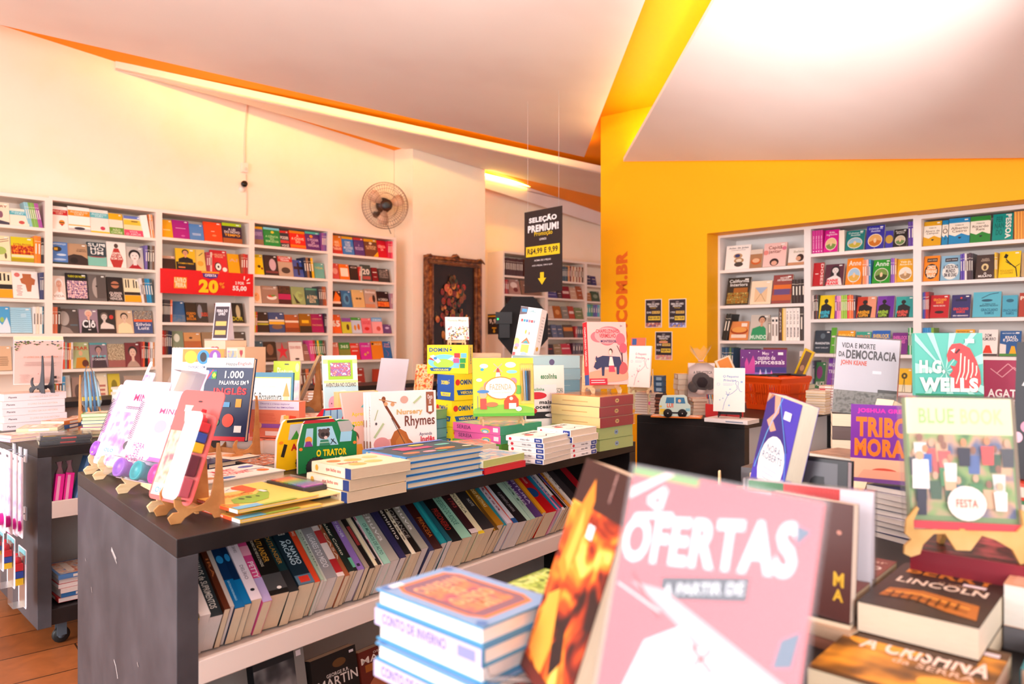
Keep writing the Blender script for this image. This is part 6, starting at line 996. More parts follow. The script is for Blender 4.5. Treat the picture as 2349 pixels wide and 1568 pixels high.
def pencils(o, w, h, x0, cols, thick=.02):
    for i, c in enumerate(cols):
        mb = MB(); x = w*x0+i*.0085; mb.tube([(x+.004*math.sin(i), -.008, h*.28), (x, -.008, h*.84)], .0036, mat(c, .4), 6); mb.tube([(x, -.008, h*.84), (x, -.008, h*.9)], [.0034, .0005], mat('e8c898'), 6); addp(o, 'pencil', mb, {'2a2a30': 'black', '3a8ac8': 'blue', 'e8b020': 'yellow', '7a4a2a': 'brown', 'c8c4c0': 'grey'}.get(c, 'coloured')+' pencil')
    mb = MB(); mb.box(w*(x0-.03), -.02, h*.22, w*.99, -.001, h*.97, clear_p); addp(o, 'blister', mb, 'clear plastic pocket')
Mr = rest(Mf, Wf, .9); o = stand('colouring_set', 'yellow farm colouring set with pencils, on the wooden easel', Mr, Wf, hz(820, 3.2, TZ+.155)/math.cos(R(8)), .022, '9ad04a', faz, 8, hard=False)
pencils(o, Wf, .225, .8, ('e8b020', 'c8c4c0', '3a8ac8', '2a2a30', '7a4a2a'))
# green and red flat tins before the Sereia sets
M, W = fr(1112, 1089, 1206, 1069, TZ)
lie('picture_book', 'red-edged book in wrap at the table edge', M, W, .16, .022, 'L', 'c01a24', [], None, pc='d42a34', parts=True, wrap=False)
lie('picture_book', 'green-edged book lying on the red one', M @ Tm((-.004, .004, .0235)) @ Rz(R(2)), W+.012, .17, .026, 'L', 'f0ecd0', [('r', .05, .05, .95, .95, N('e8e0c8', '6aa8c8', 'f0b8a0', s=20))], None, pc='c0cc7a', parts=True)
M, W = frY(1040, 2.95, 1120, 3.02, TZ)
lie('picture_book', 'cream picture book flat between the blue pile and the Sereia sets', M, .19, .16, .05, 'L', 'f6e6cc', [('r', .05, .05, .95, .95, N('f4dcc0', 'e87a5a', '7ab8a8', s=25))], [('r', 0, 0, 1, .2, 'd84a3a')], pc='ead8bc', parts=True)
# 'meu nao' piles
mt_ = [('r', 0, 0, 1, 1, 'f8f2ee'), ('e', .3, .6, .12, .1, 'c8283a'), ('l', [(.2, .3), (.4, .2), (.6, .35), (.8, .25)], .02, '3a3438'), tx('meu não', .72, .86, '4a4448', .3, .8, .02)]
ms_ = [('e', .45, .88, .3, .04, 'd83040'), ('v', 'meu não', .3, .35, .7, .6, '4a3a48', .01), ('r', .1, .02, .9, .22, '1e3a8a'), ('v', 'Salto', .35, .06, .7, .18, 'f0f0f8', .02)]
M, W = fr(1246, 1066, 1316, 1048, TZ)
pile(M, .2, .17, [('board_book', f'white board book titled meu não, {n_} of the front pile', .019, 'L', 'faf4f2', mt_, ms_, {'pc': 'eadccc', 'cat': 'board book', 'parts': True}) for n_ in ('lowest', 'second', 'third', 'fourth', 'topmost')], seed=3)
M, W = fr(1316, 1052, 1382, 1038, TZ)
pile(M @ Tm((0, .012, 0)), .185, .17, [('board_book', f'white board book titled meu não, {n_} of the rear pile', .0185 if i < 3 else .026, 'F' if i < 3 else 'L', 'faf4f2', mt_, ms_, {'pc': 'f0dcc4', 'cat': 'board book', 'parts': True}) for i, n_ in enumerate(('lowest', 'second', 'third', 'fourth', 'fifth'))], seed=5)
# red and green boxes with round badges at the end
M, W = fr(1379, 1036, 1462, 1021, TZ)
M = M @ Tm((.0, .008, 0)); W = .245
bf = lambda c, k: [('e', .5, .5, .06, .22, c), ('r', .475, .46, .525, .54, k)]
z_ = 0
for i, (c, h_, nm, bc, bk) in enumerate((('a8b878', .048, 'lowest sage green book box at the table end', '8aa0b8', '2a3a4a'), ('a8b878', .048, 'upper sage green book box', '8aa0b8', '2a3a4a'), ('b4141c', .043, 'red book box on the green ones', 'f0c070', '3a1a1a'), ('b4141c', .043, 'middle red book box with yellow badge', 'f0c070', '3a1a1a'), ('b4141c', .043, 'topmost red book box under the easel', 'f0c070', '3a1a1a'))):
    carton('book_box', nm, M @ Tm(((0, -.004, .003, -.002, .002)[i], 0, z_)), W, .27, h_, c, front=bf(bc, bk), left=[('r', 0, 0, 1, 1, 'f4d890' if i > 1 else 'a8b878')]+(lines(.4, .6, 1, 'd8a860', .2, .8) if i > 1 else []), top=[('r', .02, .02, .98, .98, 'f0a83a' if i > 1 else 'c0c890')], lid='f6e0a8' if i > 1 else '98a868', wrap=(i > 1)); z_ += h_+.0015
BZ = TZ+z_
Mc, Wc = frY(1343, 3.30, 1432, 3.36, BZ+.001)
easel('light wooden easel on top of the red boxes', Mc @ Tm((Wc/2+.005, .055, 0)), .13, .17, ply, .95)
cha = [('r', 0, 0, 1, 1, 'f4bcb0'), ('e', .28, .76, .2, .09, 'e8757a'), ('e', .55, .82, .3, .11, 'ea7a7e'), ('e', .72, .74, .2, .08, 'e8757a'), ('e', .5, .72, .2, .1, 'e8757a'), ('e', .5, .78, .32, .13, 'f0a09c'), tx('CHAPEUZINHO', .82, .88, 'c8323e', .22, .8, .02), tx('VERMELHO', .745, .81, 'c8323e', .3, .72, .02), tx('MONTESSORI', .67, .71, '2a2a58', .33, .74, .03), tx('3+', .92, .95, '3a3a60', .84, .9, .01),
       ('l', [(.86, .3), (.86, .6)], .03, '5a3440'), ('l', [(.86, .45), (.74, .62)], .015, '5a3440'), ('l', [(.86, .5), (.98, .62)], .015, '5a3440'), ('e', .84, .72, .12, .1, 'e06a74'), ('e', .9, .58, .1, .08, 'd85a68'), ('e', .5, .14, .6, .1, 'e8a080'), ('e', .85, .26, .14, .1, 'c85a58'),
       ('p', [(.16, .34), (.2, .42), (.36, .46), (.8, .44), (.84, .34), (.78, .28), (.76, .16), (.7, .16), (.7, .28), (.4, .28), (.38, .14), (.32, .14), (.32, .28), (.2, .24), (.12, .28)], '3a3a58'), ('p', [(.17, .4), (.2, .46), (.24, .41)], '3a3a58'), ('e', .18, .37, .012, .01, 'f4e8a0'), ('p', [(.5, .2), (.53, .44), (.61, .44), (.66, .2)], 'd8485a'), ('e', .57, .53, .045, .045, '5a3426'), ('e', .56, .51, .035, .04, 'f4ccb8'), ('p', [(.5, .3), (.54, .44), (.6, .44), (.64, .3)], 'f0e0d0'), ('r', 0, 0, .45, .1, 'c8283a'), ('r', .04, .065, .38, .078, 'f4c8c8'), ('r', .04, .03, .4, .043, 'f4c8c8')]
o = carton('storybook_box', 'red and pink storybook box with dark wolf on easel over the red boxes', rest(Mc, Wc, .95) @ Rx(R(-6)), Wc, .045, hz(737, 3.36, BZ+.044), 'e0202e', front=cha, left=[('r', 0, 0, 1, 1, 'e01c2a'), ('r', 0, 0, 1, .16, '1c4a98'), ('v', 'CHAPEUZINHO VERMELHO', .3, .3, .7, .92, 'f8d8d0', .02)], lid='f4c8c0')
# pale blue box pile
Mq, Wq = frY(1218, 3.62, 1330, 3.72, TZ)
for i in range(7):
    hh = (.055, .055, .05, .055, .055, .055, .062)[i]; zq = sum((.055, .055, .05, .055, .055, .055, .062)[:i])+.0012*i
    carton('book_box', f'pale blue book box, {["lowest", "second", "third", "fourth", "fifth", "sixth", "topmost, with round badge,"][i]} of the pile behind Fazenda', Mq @ Tm((.003*(i % 2), 0, zq)), Wq, .24, hh, 'b8dce0' if i == 6 else ('8ab8c4', '7aa8b8', '9ac0c8')[i % 3], front=[('e', .42, .5, .055, .24, '6a6488')] if i == 6 else [('r', .1, .45, .8, .5, 'a8c8cc')], right=[('r', 0, .1, 1, .9, '9ac4cc')], lid='d8ecec')
# escolinha books
M, W = frY(1214, 3.42, 1292, 3.46, TZ)
stand('picture_book', 'white school book with dark leafy corner', M, .175, hz(838, 3.45, TZ), .014, 'f8ece0', [('r', 0, 0, 1, 1, 'faf0e4'), tx('escolinha', .82, .89, '2a8a5a', .35, .8, .04), ('r', .0, .55, .42, .74, N('3a2a26', 'c84a2a', '4a5a2a', s=40)), tx('MONTESSORI', .64, .7, '5a7a6a', .44, .96, .02)], 4, hard=True, cat='picture book')
M, W = frY(1209, 3.30, 1281, 3.36, TZ)
stand('board_book', 'white and black ocean board book in front of the leafy-cornered one', M, .155, hz(883, 3.33, TZ), .016, 'f6f2f2', [('r', 0, 0, 1, .52, 'faf6f4'), tx('escolinha', .9, .95, '3a9a6a', .1, .6, .02), ('e', .35, .82, .32, .06, 'd83040'), tx('mais\noceano', .6, .74, '2a2a2c', .3, .95, .03), ('r', 0, .44, 1, .55, '2a2a2e'), ('e', .2, .57, .15, .05, 'c82a38'), ('e', .8, .49, .2, .03, 'f4f0f0')], 4, hard=True, cat='board book')
# ================================================================== things on the walls
def on_wall(pl, px0, py0, px1, py1, e=0.004):
    """frame on a wall plane for the rectangle between two pixel corners (top left, bottom right): x along, y into the wall, z up"""
    q = pl.off(-e); a, b = q.pt(px0), q.pt(px1); d = (b-a); W = d.length; d.normalize()
    zt = pl.z((px0+px1)/2, py0); zb = pl.z((px0+px1)/2, py1)
    return Matrix(((d.x, -d.y, 0, a.x), (d.y, d.x, 0, a.y), (0, 0, 1, zb), (0, 0, 0, 1))), W, zt-zb
def flat_sign(name, label, M, W, H, col, ar, t=0.003, cat='sign', group=None):
    mb = MB(); mb.box(0, 0, 0, W, t, H, mat(col, .4)); art(mb, ar, W, H, lambda a, b, e: Vector((a, -e, b)), 0.0008); o = mb.build(name, None, M); return tag(o, label, cat, group)
for (x0, y0, x1, y1, lb, top, l1, v1, l2, v2, im) in (
    (1480, 686, 1518, 751, 'black fair poster offering R$120,00, to the left of its neighbour', None, 'DE', 'R$140,00', '', 'R$120,00', ('f0d8d0', 'c06a4a', '6a5a90')),
    (1534, 685, 1574, 751, 'black fair poster offering one for R$40,00', None, '1 POR', 'R$40,00', '3 POR', 'R$110,00', ('e8e0f0', '4a5ab0', 'd0a04a')),
    (1503, 760, 1542, 825, 'black fair poster offering R$9,99, the lower of the three', 'x', 'DE', 'R$20,00', 'POR', 'R$9,99!', ('f0b060', 'c87a90', 'e8d8a0'))):
    M, W, H = on_wall(YW, x0, y0, x1, y1)
    flat_sign('promo_poster', lb, M, W, H, 'ecdcd4', [('r', .04, .025, .96, .975, '33262a'), ('r', .04, .02, .96, .17, N(*im, s=30)), ('e', .5, .9, .1, .025, '8a7a7a'), tx('FEIRA DO LIVRO', .79, .86, 'f4ece8', .14, .86, .03), tx('INFANTIL!', .72, .78, 'f4ece8', .25, .75, .03), tx('Promoção', .665, .71, 'f0c040', .34, .66, .01), ('r', .42, .49, .9, .58, 'e8c060'), tx(v1, .505, .565, '4a3020', .45, .87, .02), tx(l1, .505, .565, 'f0e8e4', .12, .38, .02), ('r', .2 if not l2 else .36, .26, .92, .4, 'f2cc40'), tx(v2, .285, .375, '33262a', .24 if not l2 else .4, .88, .03)]+([tx(l2, .3, .37, 'f0e8e4', .08, .32, .02)] if l2 else [])+([('r', .25, .6, .75, .66, 'e89a70')] if top else []), cat='poster')
# hanging sign
M, W = frY(1203, 6.6, 1289, 6.25, 0); H = hz(491, 6.6, 0)-hz(676, 6.6, 0); M = M @ Tm((0, 0, CAMZ+(HZ-670)/FPX*6.45))
o = empty('hanging_sign', M); tag(o, 'black hanging Seleção Premium price sign with yellow arrow', 'sign')
mb = MB(); mb.box(0, 0, 0, W, .006, H, mat('2b1f20', .45))
art(mb, [tx('SELEÇÃO', .84, .93, 'f4ecec', .13, .87, .05), tx('PREMIUM!', .735, .825, 'f4ecec', .1, .92, .05), tx('Promoção', .675, .74, 'f2c81e', .28, .76, .01), tx('LIVROS', .63, .655, 'f0e4e4', .42, .6, .02), ('r', .05, .44, .95, .565, 'f4cc1e'), tx('R$4,99 E 9,99', .46, .54, '2b1f20', .09, .9, .03), tx('ACIMA DE 3 PEÇAS', .375, .4, 'f0e4e4', .28, .72, .02), tx('ATÉ 3 PEÇAS, 7,99 E 12,99', .315, .34, 'f0e4e4', .22, .76, .02), ('p', [(.44, .24), (.44, .17), (.38, .17), (.49, .09), (.6, .17), (.54, .17), (.54, .24)], 'f4cc1e')], W, H, lambda a, b, e: Vector((a, -e, b)), .001)
c = mb.build('sign_board', o); c.matrix_basis = I4
for x in (.04, W-.04):
    mb = MB(); mb.tube([(x, .003, H), (x, .003, 3.5-M[2][3])], .0012, mat('d8d0d0', .4), 4); c = mb.build('cord', o); c.matrix_basis = I4; c['label'] = 'thin clear hanging cord'
# small 9,99 sign on the case's side
cs = CASES['m1']; Ms = cs['M'] @ Tm((-.006, .30, BK.z(1140, 766))) @ Rz(R(-90))
flat_sign('promo_poster', 'small black 9,99 sign on the end of the back room bookcase', Ms, .29, BK.z(1140, 719)-BK.z(1140, 766), '2b1f20', [('r', 0, .86, 1, .93, 'f0b41e'), tx('9,99', .5, .76, 'f4ecec', .1, .8, .04), ('r', .3, .28, .6, .34, 'f0b41e'), ('p', [(.4, .25), (.4, .14), (.34, .14), (.45, .06), (.56, .14), (.5, .14), (.5, .25)], 'f0b41e')], cat='sign')
# red offer banner on the second case
M, W, H = on_wall(LW, 368, 622, 581, 676, .02)
o = empty('offer_banner', M); tag(o, 'red offer banner with yellow 20 across the bookcase', 'banner')
mb = MB(); mb.box(0, 0, 0, W, .006, H, mat('e00a14', .4))
art(mb, [('r', .135, .22, .265, .68, 'f0962a'), tx('LIVRO', .45, .66, 'f8dcb0', .14, .26, .06), tx('FEIRA', .26, .44, 'f8dcb0', .15, .26, .06), ('r', .42, .92, .61, .99, 'f0a020'), ('p', [(.43, .9), (.6, .9), (.59, .74), (.515, .68), (.44, .74)], '4a2a80'), tx('OFERTA', .77, .88, 'f4e8f0', .455, .58, .03), tx('20', .08, .64, 'f6cc10', .39, .6, .06), tx('%', .3, .55, 'f08a20', .61, .67, .05), tx('2 POR', .5, .63, 'fbe8e0', .79, .89, .03), tx('55,00', .2, .44, 'fbf0ea', .76, .92, .04), ('l', [(.89, .72), (.895, .88)], .012, 'fbe8e0'), ('l', [(.92, .68), (.95, .78)], .012, 'fbe8e0'), ('l', [(.92, .58), (.96, .6)], .012, 'fbe8e0')], W, H, lambda a, b, e: Vector((a, -e, b)), .001)
c = mb.build('printed_board', o); c.matrix_basis = I4
# framed flower painting
M, W, H = on_wall(PIER, 977, 592, 1103, 884, .07)
o = empty('framed_painting', M); tag(o, 'dark flower still life in an ornate brown carved frame', 'painting')
wood = noise_mat('carved_brown_wood', ['4a2614', '7a4420', 'a0683a'], 18, .4, 5, bump=.6)
f = .11
for nm, q in (('frame_rail', [(0, H-f, W, H)]), ('frame_rail', [(0, 0, W, f)]), ('frame_rail', [(0, f, f, H-f)]), ('frame_rail', [(W-f, f, W, H-f)])):
    x0, z0, x1, z1 = q[0]; mb = MB(); mb.box(x0, -.02, z0, x1, .05, z1, wood)
    if x1-x0 > z1-z0: mb.tube([(x0+.01, -.025, (z0+z1)/2+.02), (x1-.01, -.025, (z0+z1)/2+.02)], .02, wood, 8); mb.tube([(x0+.05, -.022, z0+.02 if z0 > .5 else z1-.02), (x1-.05, -.022, z0+.02 if z0 > .5 else z1-.02)], .012, mat('7a4a26', .4), 6)
    else: mb.tube([((x0+x1)/2, -.025, z0), ((x0+x1)/2, -.025, z1)], .02, wood, 8)
    c = mb.build(nm, o); c.matrix_basis = I4
for (cx, cz) in ((.04, H-.04), (W-.04, H-.04), (W/2, H-.01), (.04, .04), (W-.04, .04), (W/2, .02)):
    mb = MB(); mb.lathe([(.0, -.0), (.03, .004), (.05, .018), (.055, .03)][::-1], wood, 12, Tm((cx, -.03, cz)) @ Rx(R(-90)) @ Tm((0, 0, 0))); mb.tube([(cx-.09, -.02, cz-.01), (cx-.04, -.03, cz+.02), (cx, -.035, cz+.035), (cx+.04, -.03, cz+.02), (cx+.09, -.02, cz-.01)], [.008, .016, .022, .016, .008], wood, 6); c = mb.build('carved_ornament', o); c.matrix_basis = I4
mb = MB(); mb.box(f, .01, f, W-f, .03, H-f, noise_mat('dark_canvas', ['1a0c0a', '2a140e'], 6, .5))
rr = random.Random(11); cw, ch = W-2*f, H-2*f; k = 0
flw = []
for i in range(120):
    a = rr.uniform(0, 6.28); q = rr.random()**.6; fx = .5+.33*q*math.cos(a)*(1 if rr.random() < .7 else 1.2); fy = .55+.36*q*math.sin(a)
    c_ = rr.choice(['8a1a10', 'a8280e', 'b8501a', 'c8781e', 'a86a14', '6a1010', '4a3a12', '3a3a14', '8a4a0e', 'c8603a']); s_ = rr.uniform(.02, .062)
    for j in range(3): flw.append(('e', fx+rr.uniform(-.02, .02), fy+rr.uniform(-.012, .012), s_*(1-.28*j), s_*.62*(1-.28*j), c_ if j != 1 else ('d88a3a' if c_[0] in 'bc' else '7a2a14')))
    if i % 3 == 0: flw.append(('l', [(fx, fy), (fx+rr.uniform(-.05, .05), fy+rr.uniform(.0, .06)), (fx+rr.uniform(-.08, .08), fy+rr.uniform(.02, .1))], .006, '5a4a1a'))
art(mb, flw, cw, ch, lambda a, b, e: Vector((f+a, .0095-min(e, .02), f+b)), .00015)
c = mb.build('canvas', o); c.matrix_basis = I4
# wall fan
fc = LW.off(.0).hit(890, 470); dF = LW.d if LW.d.x > 0 else -LW.d
MF = Matrix(((dF.x, LW.n.x, 0, fc.x), (dF.y, LW.n.y, 0, fc.y), (0, 0, 1, fc.z), (0, 0, 0, 1))) @ Tm((0, .06, 0)) @ Rz(R(-26)) @ Rx(R(6))
rf = 49/FPX*fc.y*1.08
o = empty('wall_fan', MF); tag(o, 'black wall fan with round bronze wire guard above the bookcases', 'fan')
br = mat('7a4a30', .35, .5, metal=.6); dk = mat('221c1e', .35, .5)
mb = MB()
for r_, y_ in ((rf, 0), (rf*.99, -.035), (rf*.9, -.075), (rf*.72, -.10), (rf*.5, -.115), (rf*.9, .05), (rf*.6, .075)):
    mb.tube([(r_*math.cos(2*math.pi*i/40), y_, r_*math.sin(2*math.pi*i/40)) for i in range(40)], .0032 if r_ == rf else .0018, br, 5, closed=True)
for i in range(48):
    a = 2*math.pi*i/48; c1, s1 = math.cos(a), math.sin(a); mb.tube([(r*c1, y, r*s1) for r, y in ((rf*.16, -.12), (rf*.5, -.115), (rf*.72, -.10), (rf*.9, -.075), (rf*.99, -.035), (rf, 0), (rf*.9, .05), (rf*.6, .075), (rf*.2, .085))], .0013, br, 4)
c = mb.build('wire_guard', o); c.matrix_basis = I4
mb = MB(); mb.lathe([(.02, 0), (rf*.2, .004), (rf*.26, .014), (rf*.26, .03), (.02, .032)], dk, 24, Tm((0, -.118, 0)) @ Rx(R(-90))); c = mb.build('front_badge', o); c.matrix_basis = I4
mb = MB(); mb.lathe([(.03, 0), (rf*.3, .01), (rf*.34, .06), (rf*.3, .13), (.03, .15)], dk, 20, Tm((0, .05, .01)) @ Rx(R(-90))); c = mb.build('motor_housing', o); c.matrix_basis = I4
for i in range(3):
    a0 = 2*math.pi*i/3+.4; mb = MB(); pts = []
    for rr_, ww in ((.2, .06), (.45, .2), (.7, .26), (.84, .16)):
        pts.append((rr_*rf, ww*rf))
    vs = []; fs = []
    for j, (r1, w1) in enumerate(pts):
        for s in (-1, 1): vs.append(Ry(-a0) @ Vector((r1, -.02+s*.02, s*w1)))
    for j in range(3): fs.append((2*j, 2*j+1, 2*j+3, 2*j+2))
    mb.mesh(vs, fs, mat('d8b49a', .35), True); c = mb.build('fan_blade', o); c.matrix_basis = I4
    sf = c.modifiers.new('thickness', 'SOLIDIFY'); sf.thickness = .003
mb = MB(); iv = MF.inverted(); wp = iv @ LWALL.off(-.01).hit(862, 492); wp2 = iv @ LWALL.off(-.12).hit(868, 490); mb.tube([(0, .14, 0), (-.03, .17, -.04), tuple(wp2), tuple(wp)], [.02, .018, .022, .04], dk, 10); c = mb.build('wall_arm', o); c.matrix_basis = I4
ctop, cbot = iv @ LWALL.off(-.06).hit(880, 500), iv @ LWALL.off(-.01).hit(897, 536)
mb = MB(); mb.tube([tuple(ctop), tuple((ctop+cbot)/2+Vector((0, 0, .01))), tuple(cbot)], .004, dk, 5); c = mb.build('power_cord', o); c.matrix_basis = I4
# cable, socket box and small camera on the wall
Wp = LWALL.off(-.012); pk = mat('f2d2c0', .6)
mb = MB(); mb.tube([Wp.hit(568, 236), Wp.hit(562, 300), Wp.hit(561, 345), Wp.hit(562, 380)], .009, pk, 6); o = mb.build('wall_cable'); tag(o, 'pinkish cable running down the wall from the ceiling', 'cable')
mb = MB(); mb.tube([Wp.hit(565, 400), Wp.hit(566, 440), Wp.hit(566, 494)], .006, pk, 6); o = mb.build('wall_cable'); tag(o, 'thin painted cable from the camera down to the bookcase', 'cable')
M, W, H = on_wall(LWALL, 555, 375, 570, 397, .045); mb = MB(); mb.box(0, 0, 0, W, .04, H, mat('f4e4d8', .5)); mb.lathe([(.018, 0), (.014, .012)], mat('e0d0c4', .4), 12, Tm((W*.55, 0, H*.35)) @ Rx(R(90))); o = mb.build('socket_box', None, M); tag(o, 'white socket box on the wall below the cable', 'socket'); smooth_bevel(o, .004)
M, W, H = on_wall(LWALL, 552, 416, 569, 440, .05); o = empty('security_camera', M); tag(o, 'small white wall camera with black round lens', 'security camera')
mb = MB(); mb.lathe([(.03, 0), (.034, .03), (.02, .045)], mat('f4e8dc', .4), 16, Tm((W*.4, .02, H*.2)) @ Rx(R(-90))); c = mb.build('base', o); c.matrix_basis = I4
mb = MB(); mb.lathe([(.01, 0), (.03, .004), (.034, .02), (.03, .04)], mat('18100e', .2), 18, Tm((W*.5, -.02, H*.68)) @ Rx(R(-90))); c = mb.build('lens', o); c.matrix_basis = I4; c['label'] = 'black round lens'
# studio flash with black octagonal softbox in the back
o = empty('studio_flash', Matrix.Translation((at(1200, 0, 6.4).x, 6.4, 0))); tag(o, 'black studio flash with octagonal fabric softbox on a stand', 'studio flash')
cz_ = CAMZ+(HZ-748)/FPX*6.4; n = 8; R_ = 66/FPX*6.4
mb = MB(); vs = [(0, .24, cz_-.02)]+[(R_*math.cos(math.pi/8+2*math.pi*i/8)*.95, 0, cz_+R_*math.sin(math.pi/8+2*math.pi*i/8)*1.12) for i in range(8)]
mb.mesh(vs, [(0, 1+(i+1) % 8, 1+i) for i in range(8)]+[tuple(range(1, 9))], mat('161214', .7)); c = mb.build('softbox', o); c.matrix_basis = Matrix.Identity(4) @ Rz(R(8))
mb = MB(); mb.tube([(.0, .2, 0.02), (0, .2, cz_)], .014, mat('1a1a1c', .4), 8); c = mb.build('pole', o); c.matrix_basis = I4
for i in range(3):
    a = 2*math.pi*i/3; mb = MB(); mb.tube([(0, .2, .45), (.4*math.cos(a), .2+.4*math.sin(a), .012)], .01, mat('1a1a1c', .4), 6); c = mb.build('stand_leg', o); c.matrix_basis = I4
mb = MB(); x_ = -44/FPX*6.4; mb.box(x_-.07, -.1, cz_+.02, x_+.07, .06, cz_+.12, mat('1c1618', .4), Tm((0, 0, 0)) @ Ry(R(0))); mb.box(x_-.04, -.08, cz_-.1, x_+.05, .04, cz_+.02, mat('1c1618', .4)); c = mb.build('flash_head', o); c.matrix_basis = I4
mb = MB(); mb.lathe([(.004, 0), (.008, .003), (.004, .006)], emit_mat('green_lamp', '20e060', 3), 8, Tm((x_-.05, -.103, cz_+.06)) @ Rx(R(90))); c = mb.build('pilot_lamp', o); c.matrix_basis = I4; c['label'] = 'tiny lit green lamp'
# ================================================================== table 2
t2m = T2['M']
# white books and the one on a black easel
M, W = fr(6, 988, 150, 976, TZ)
wsp = [('v', 'O LIVRO DA SUA HISTÓRIA', .35, .12, .65, .6, 'd8c0b0', .005), ('v', 'Planeta', .4, .8, .65, .93, '4a4a58', .02)]
for i in range(5):
    lie('book', f'white thick book, {["lowest", "second", "third", "fourth", "topmost"][i]} of the white pile under the black easel', M @ Tm(((0, .006, -.002, -.004, .005)[i], 0, .038*i)) @ Rz(R((.5, -.6, .4, -.4, .6)[i])), W, .2, .037, 'F', 'f0e4ea', [('r', 0, 0, 1, 1, 'e8c8b8')], [('r', 0, 0, 1, 1, 'f0e4ea')]+wsp, pc='f4e8d8', parts=True)
zt2 = TZ+.191
Mb = frV(at(30, 0, 3.98).x, 3.98, zt2+.04, .82, .57)
leaf = [('r', .02, .02, .98, .98, 'e8c4ba')]; rr = random.Random(4)
for i in range(46):
    x, y = rr.uniform(.02, .98), rr.uniform(.9, .98)
    if i > 30: x, y = (rr.uniform(.02, .12) if i % 2 else rr.uniform(.86, .98)), rr.uniform(.78, .92)
    leaf.append(('e', x, y, .022, .012, rr.choice(['5a6a38', '7a8a4a', '3a4a5a', '8a6a5a', '4a5a30'])))
leaf += [tx('O LIVRO DA SUA HISTÓRIA', .62, .66, 'd88a68', .2, .9, .01)]+lines(.44, .54, 5, 'a88a84', .18, .88, .25)+lines(.06, .26, 12, 'b89a94', .1, .34, .25)+[('r', .82, .14, .88, .2, '4a3a3a'), ('r', .74, .05, .9, .1, '8a7a74'), ('e', .5, .26, .01, .008, 'd04a4a')]
book('book', 'large pink book with leafy border, propped on the black easel', Mb @ Rx(R(27)), .225, .27, .045, 'f2e2e0', leaf, [('r', 0, 0, 1, 1, 'f2e8f0'), ('v', 'Planeta', .3, .05, .7, .2, '4a8a78', .02)], pc='f6d8b8', parts=True)
o = easel('black plastic easel behind the pink leafy book', Mb @ Tm((.13, -.10, -.042)) @ Rz(R(205)), .05, .2, mat('3a3c42', .35), 1.0)
# pens on an easel
Me = frV(at(205, 0, 3.75).x, 3.75, TZ+.055, .62, .78)
easel('brown easel holding the blue pen bag', Me, .05, .24, mdf)
o = empty('pen_bag', rest(Me, .1) @ Rx(R(-14))); tag(o, 'clear bag of blue pens on the brown easel', 'pen bag')
for i, c in enumerate(('5a90b8', '6aa8c8', '3a6a9a', '8ab8d0')):
    mb = MB(); mb.tube([(-.03+.02*i, -.004, .01), (-.025+.018*i, -.004, .1), (-.02+.014*i, -.004, .22)], [.006, .008, .003], mat(c, .3), 8); addp(o, 'pen', mb)
mb = MB(); mb.box(-.045, -.006, .07, .045, -.003, .09, mat('f0c81e')); addp(o, 'yellow_label', mb)
mb = MB(); mb.tube([(0, 0, -.002), (0, 0, .06), (0, 0, .16), (0, 0, .25)], [.02, .045, .04, .008], clear_p, 10); addp(o, 'clear_bag', mb)
# small piles
def rows(name, M, W, D, spec, lab, cat='book', t=None, pcs=('eadcc8',), seed=2, jit=.006, side=None):
    z = 0; rr = random.Random(seed); n = len(spec)
    nums = ['lowest', 'second', 'third', 'fourth', 'fifth', 'sixth', 'seventh', 'eighth', 'ninth', 'tenth', 'eleventh', 'twelfth']
    for i, c in enumerate(spec):
        tt = t or .02; nm = nums[i] if i < n-1 else 'topmost'
        lie(name, f'{lab}, {nm} of its pile', M @ Tm((rr.uniform(-jit, jit), rr.uniform(-jit, jit), z)) @ Rz(R(rr.uniform(-2, 2))), W, D, tt, side or rr.choice('FLB'), c, [('r', .06, .06, .94, .94, N(c, 'f0dcc8', 'c86a4a', s=22)), ('r', .2, .6, .8, .75, 'f4ece0')], [('r', .2, .2, .8, .7, 'f0e8e0')], pc=rr.choice(pcs), cat=cat); z += tt+.001
    return z
M, W = fr(186, 1004, 252, 1001, TZ)
rows('activity_book', M, .15, .17, ['e0407a', 'e8e0c8', 'd8409a', '3a68b8', '3a68b8', '4a9a4a', '7ab04a'], 'small activity book near the brown easel', t=.0155, pcs=('dce4c0', 'ecdcb8'), side='L')
M, W = frY(146, 3.75, 186, 3.9, TZ)
rows('activity_book', M, .15, .12, ['e8a070', '3a68a8', 'e8884a'], 'orange and blue booklet beside the white pile', t=.02, side='F')
M, W = fr(36, 1008, 82, 1006, TZ)
rows('activity_pad', M, .17, .2, ['a8d0b8', '8ac0b0', 'e0c8a0'], 'pale green drawing pad at the table end', t=.016, cat='drawing pad')
M, W = frY(-20, 3.5, 34, 3.4, TZ)
rows('activity_pad', M, .16, .18, ['d8b8e0', 'e8c0c8'], 'lilac pad at the outer table end', t=.014, cat='drawing pad')
M, W = fr(90, 1022, 178, 1016, TZ)
for i in range(2):
    lie('sticker_album', ('lower', 'upper')[i]+' black wrapped album with yellow markers at the table corner', M @ Tm((.004*i, .0, .02*i)) @ Rz(R(2-3*i)), .2, .17, .017, 'F', '2e2a30', [('r', .05, .05, .95, .95, N('b89a60', '4a3a30', 'e0c8a0', s=30)), ('r', .05, .7, .15, .95, 'e8c01e')], [('r', .3, .3, .7, .6, 'd0403a')], parts=True, wrap=True, cat='album')
for i, x in enumerate((150, 262)):
    M, W = frY(x, 4.15, x+60, 4.2, TZ); rows('magazine', M, .17, .2, ['c87a4a', 'd86a3a', '8a5a3a'][:3-i], ('reddish magazine beyond the pen easel', 'brown magazine behind the pink packs')[i], t=.009, cat='magazine')
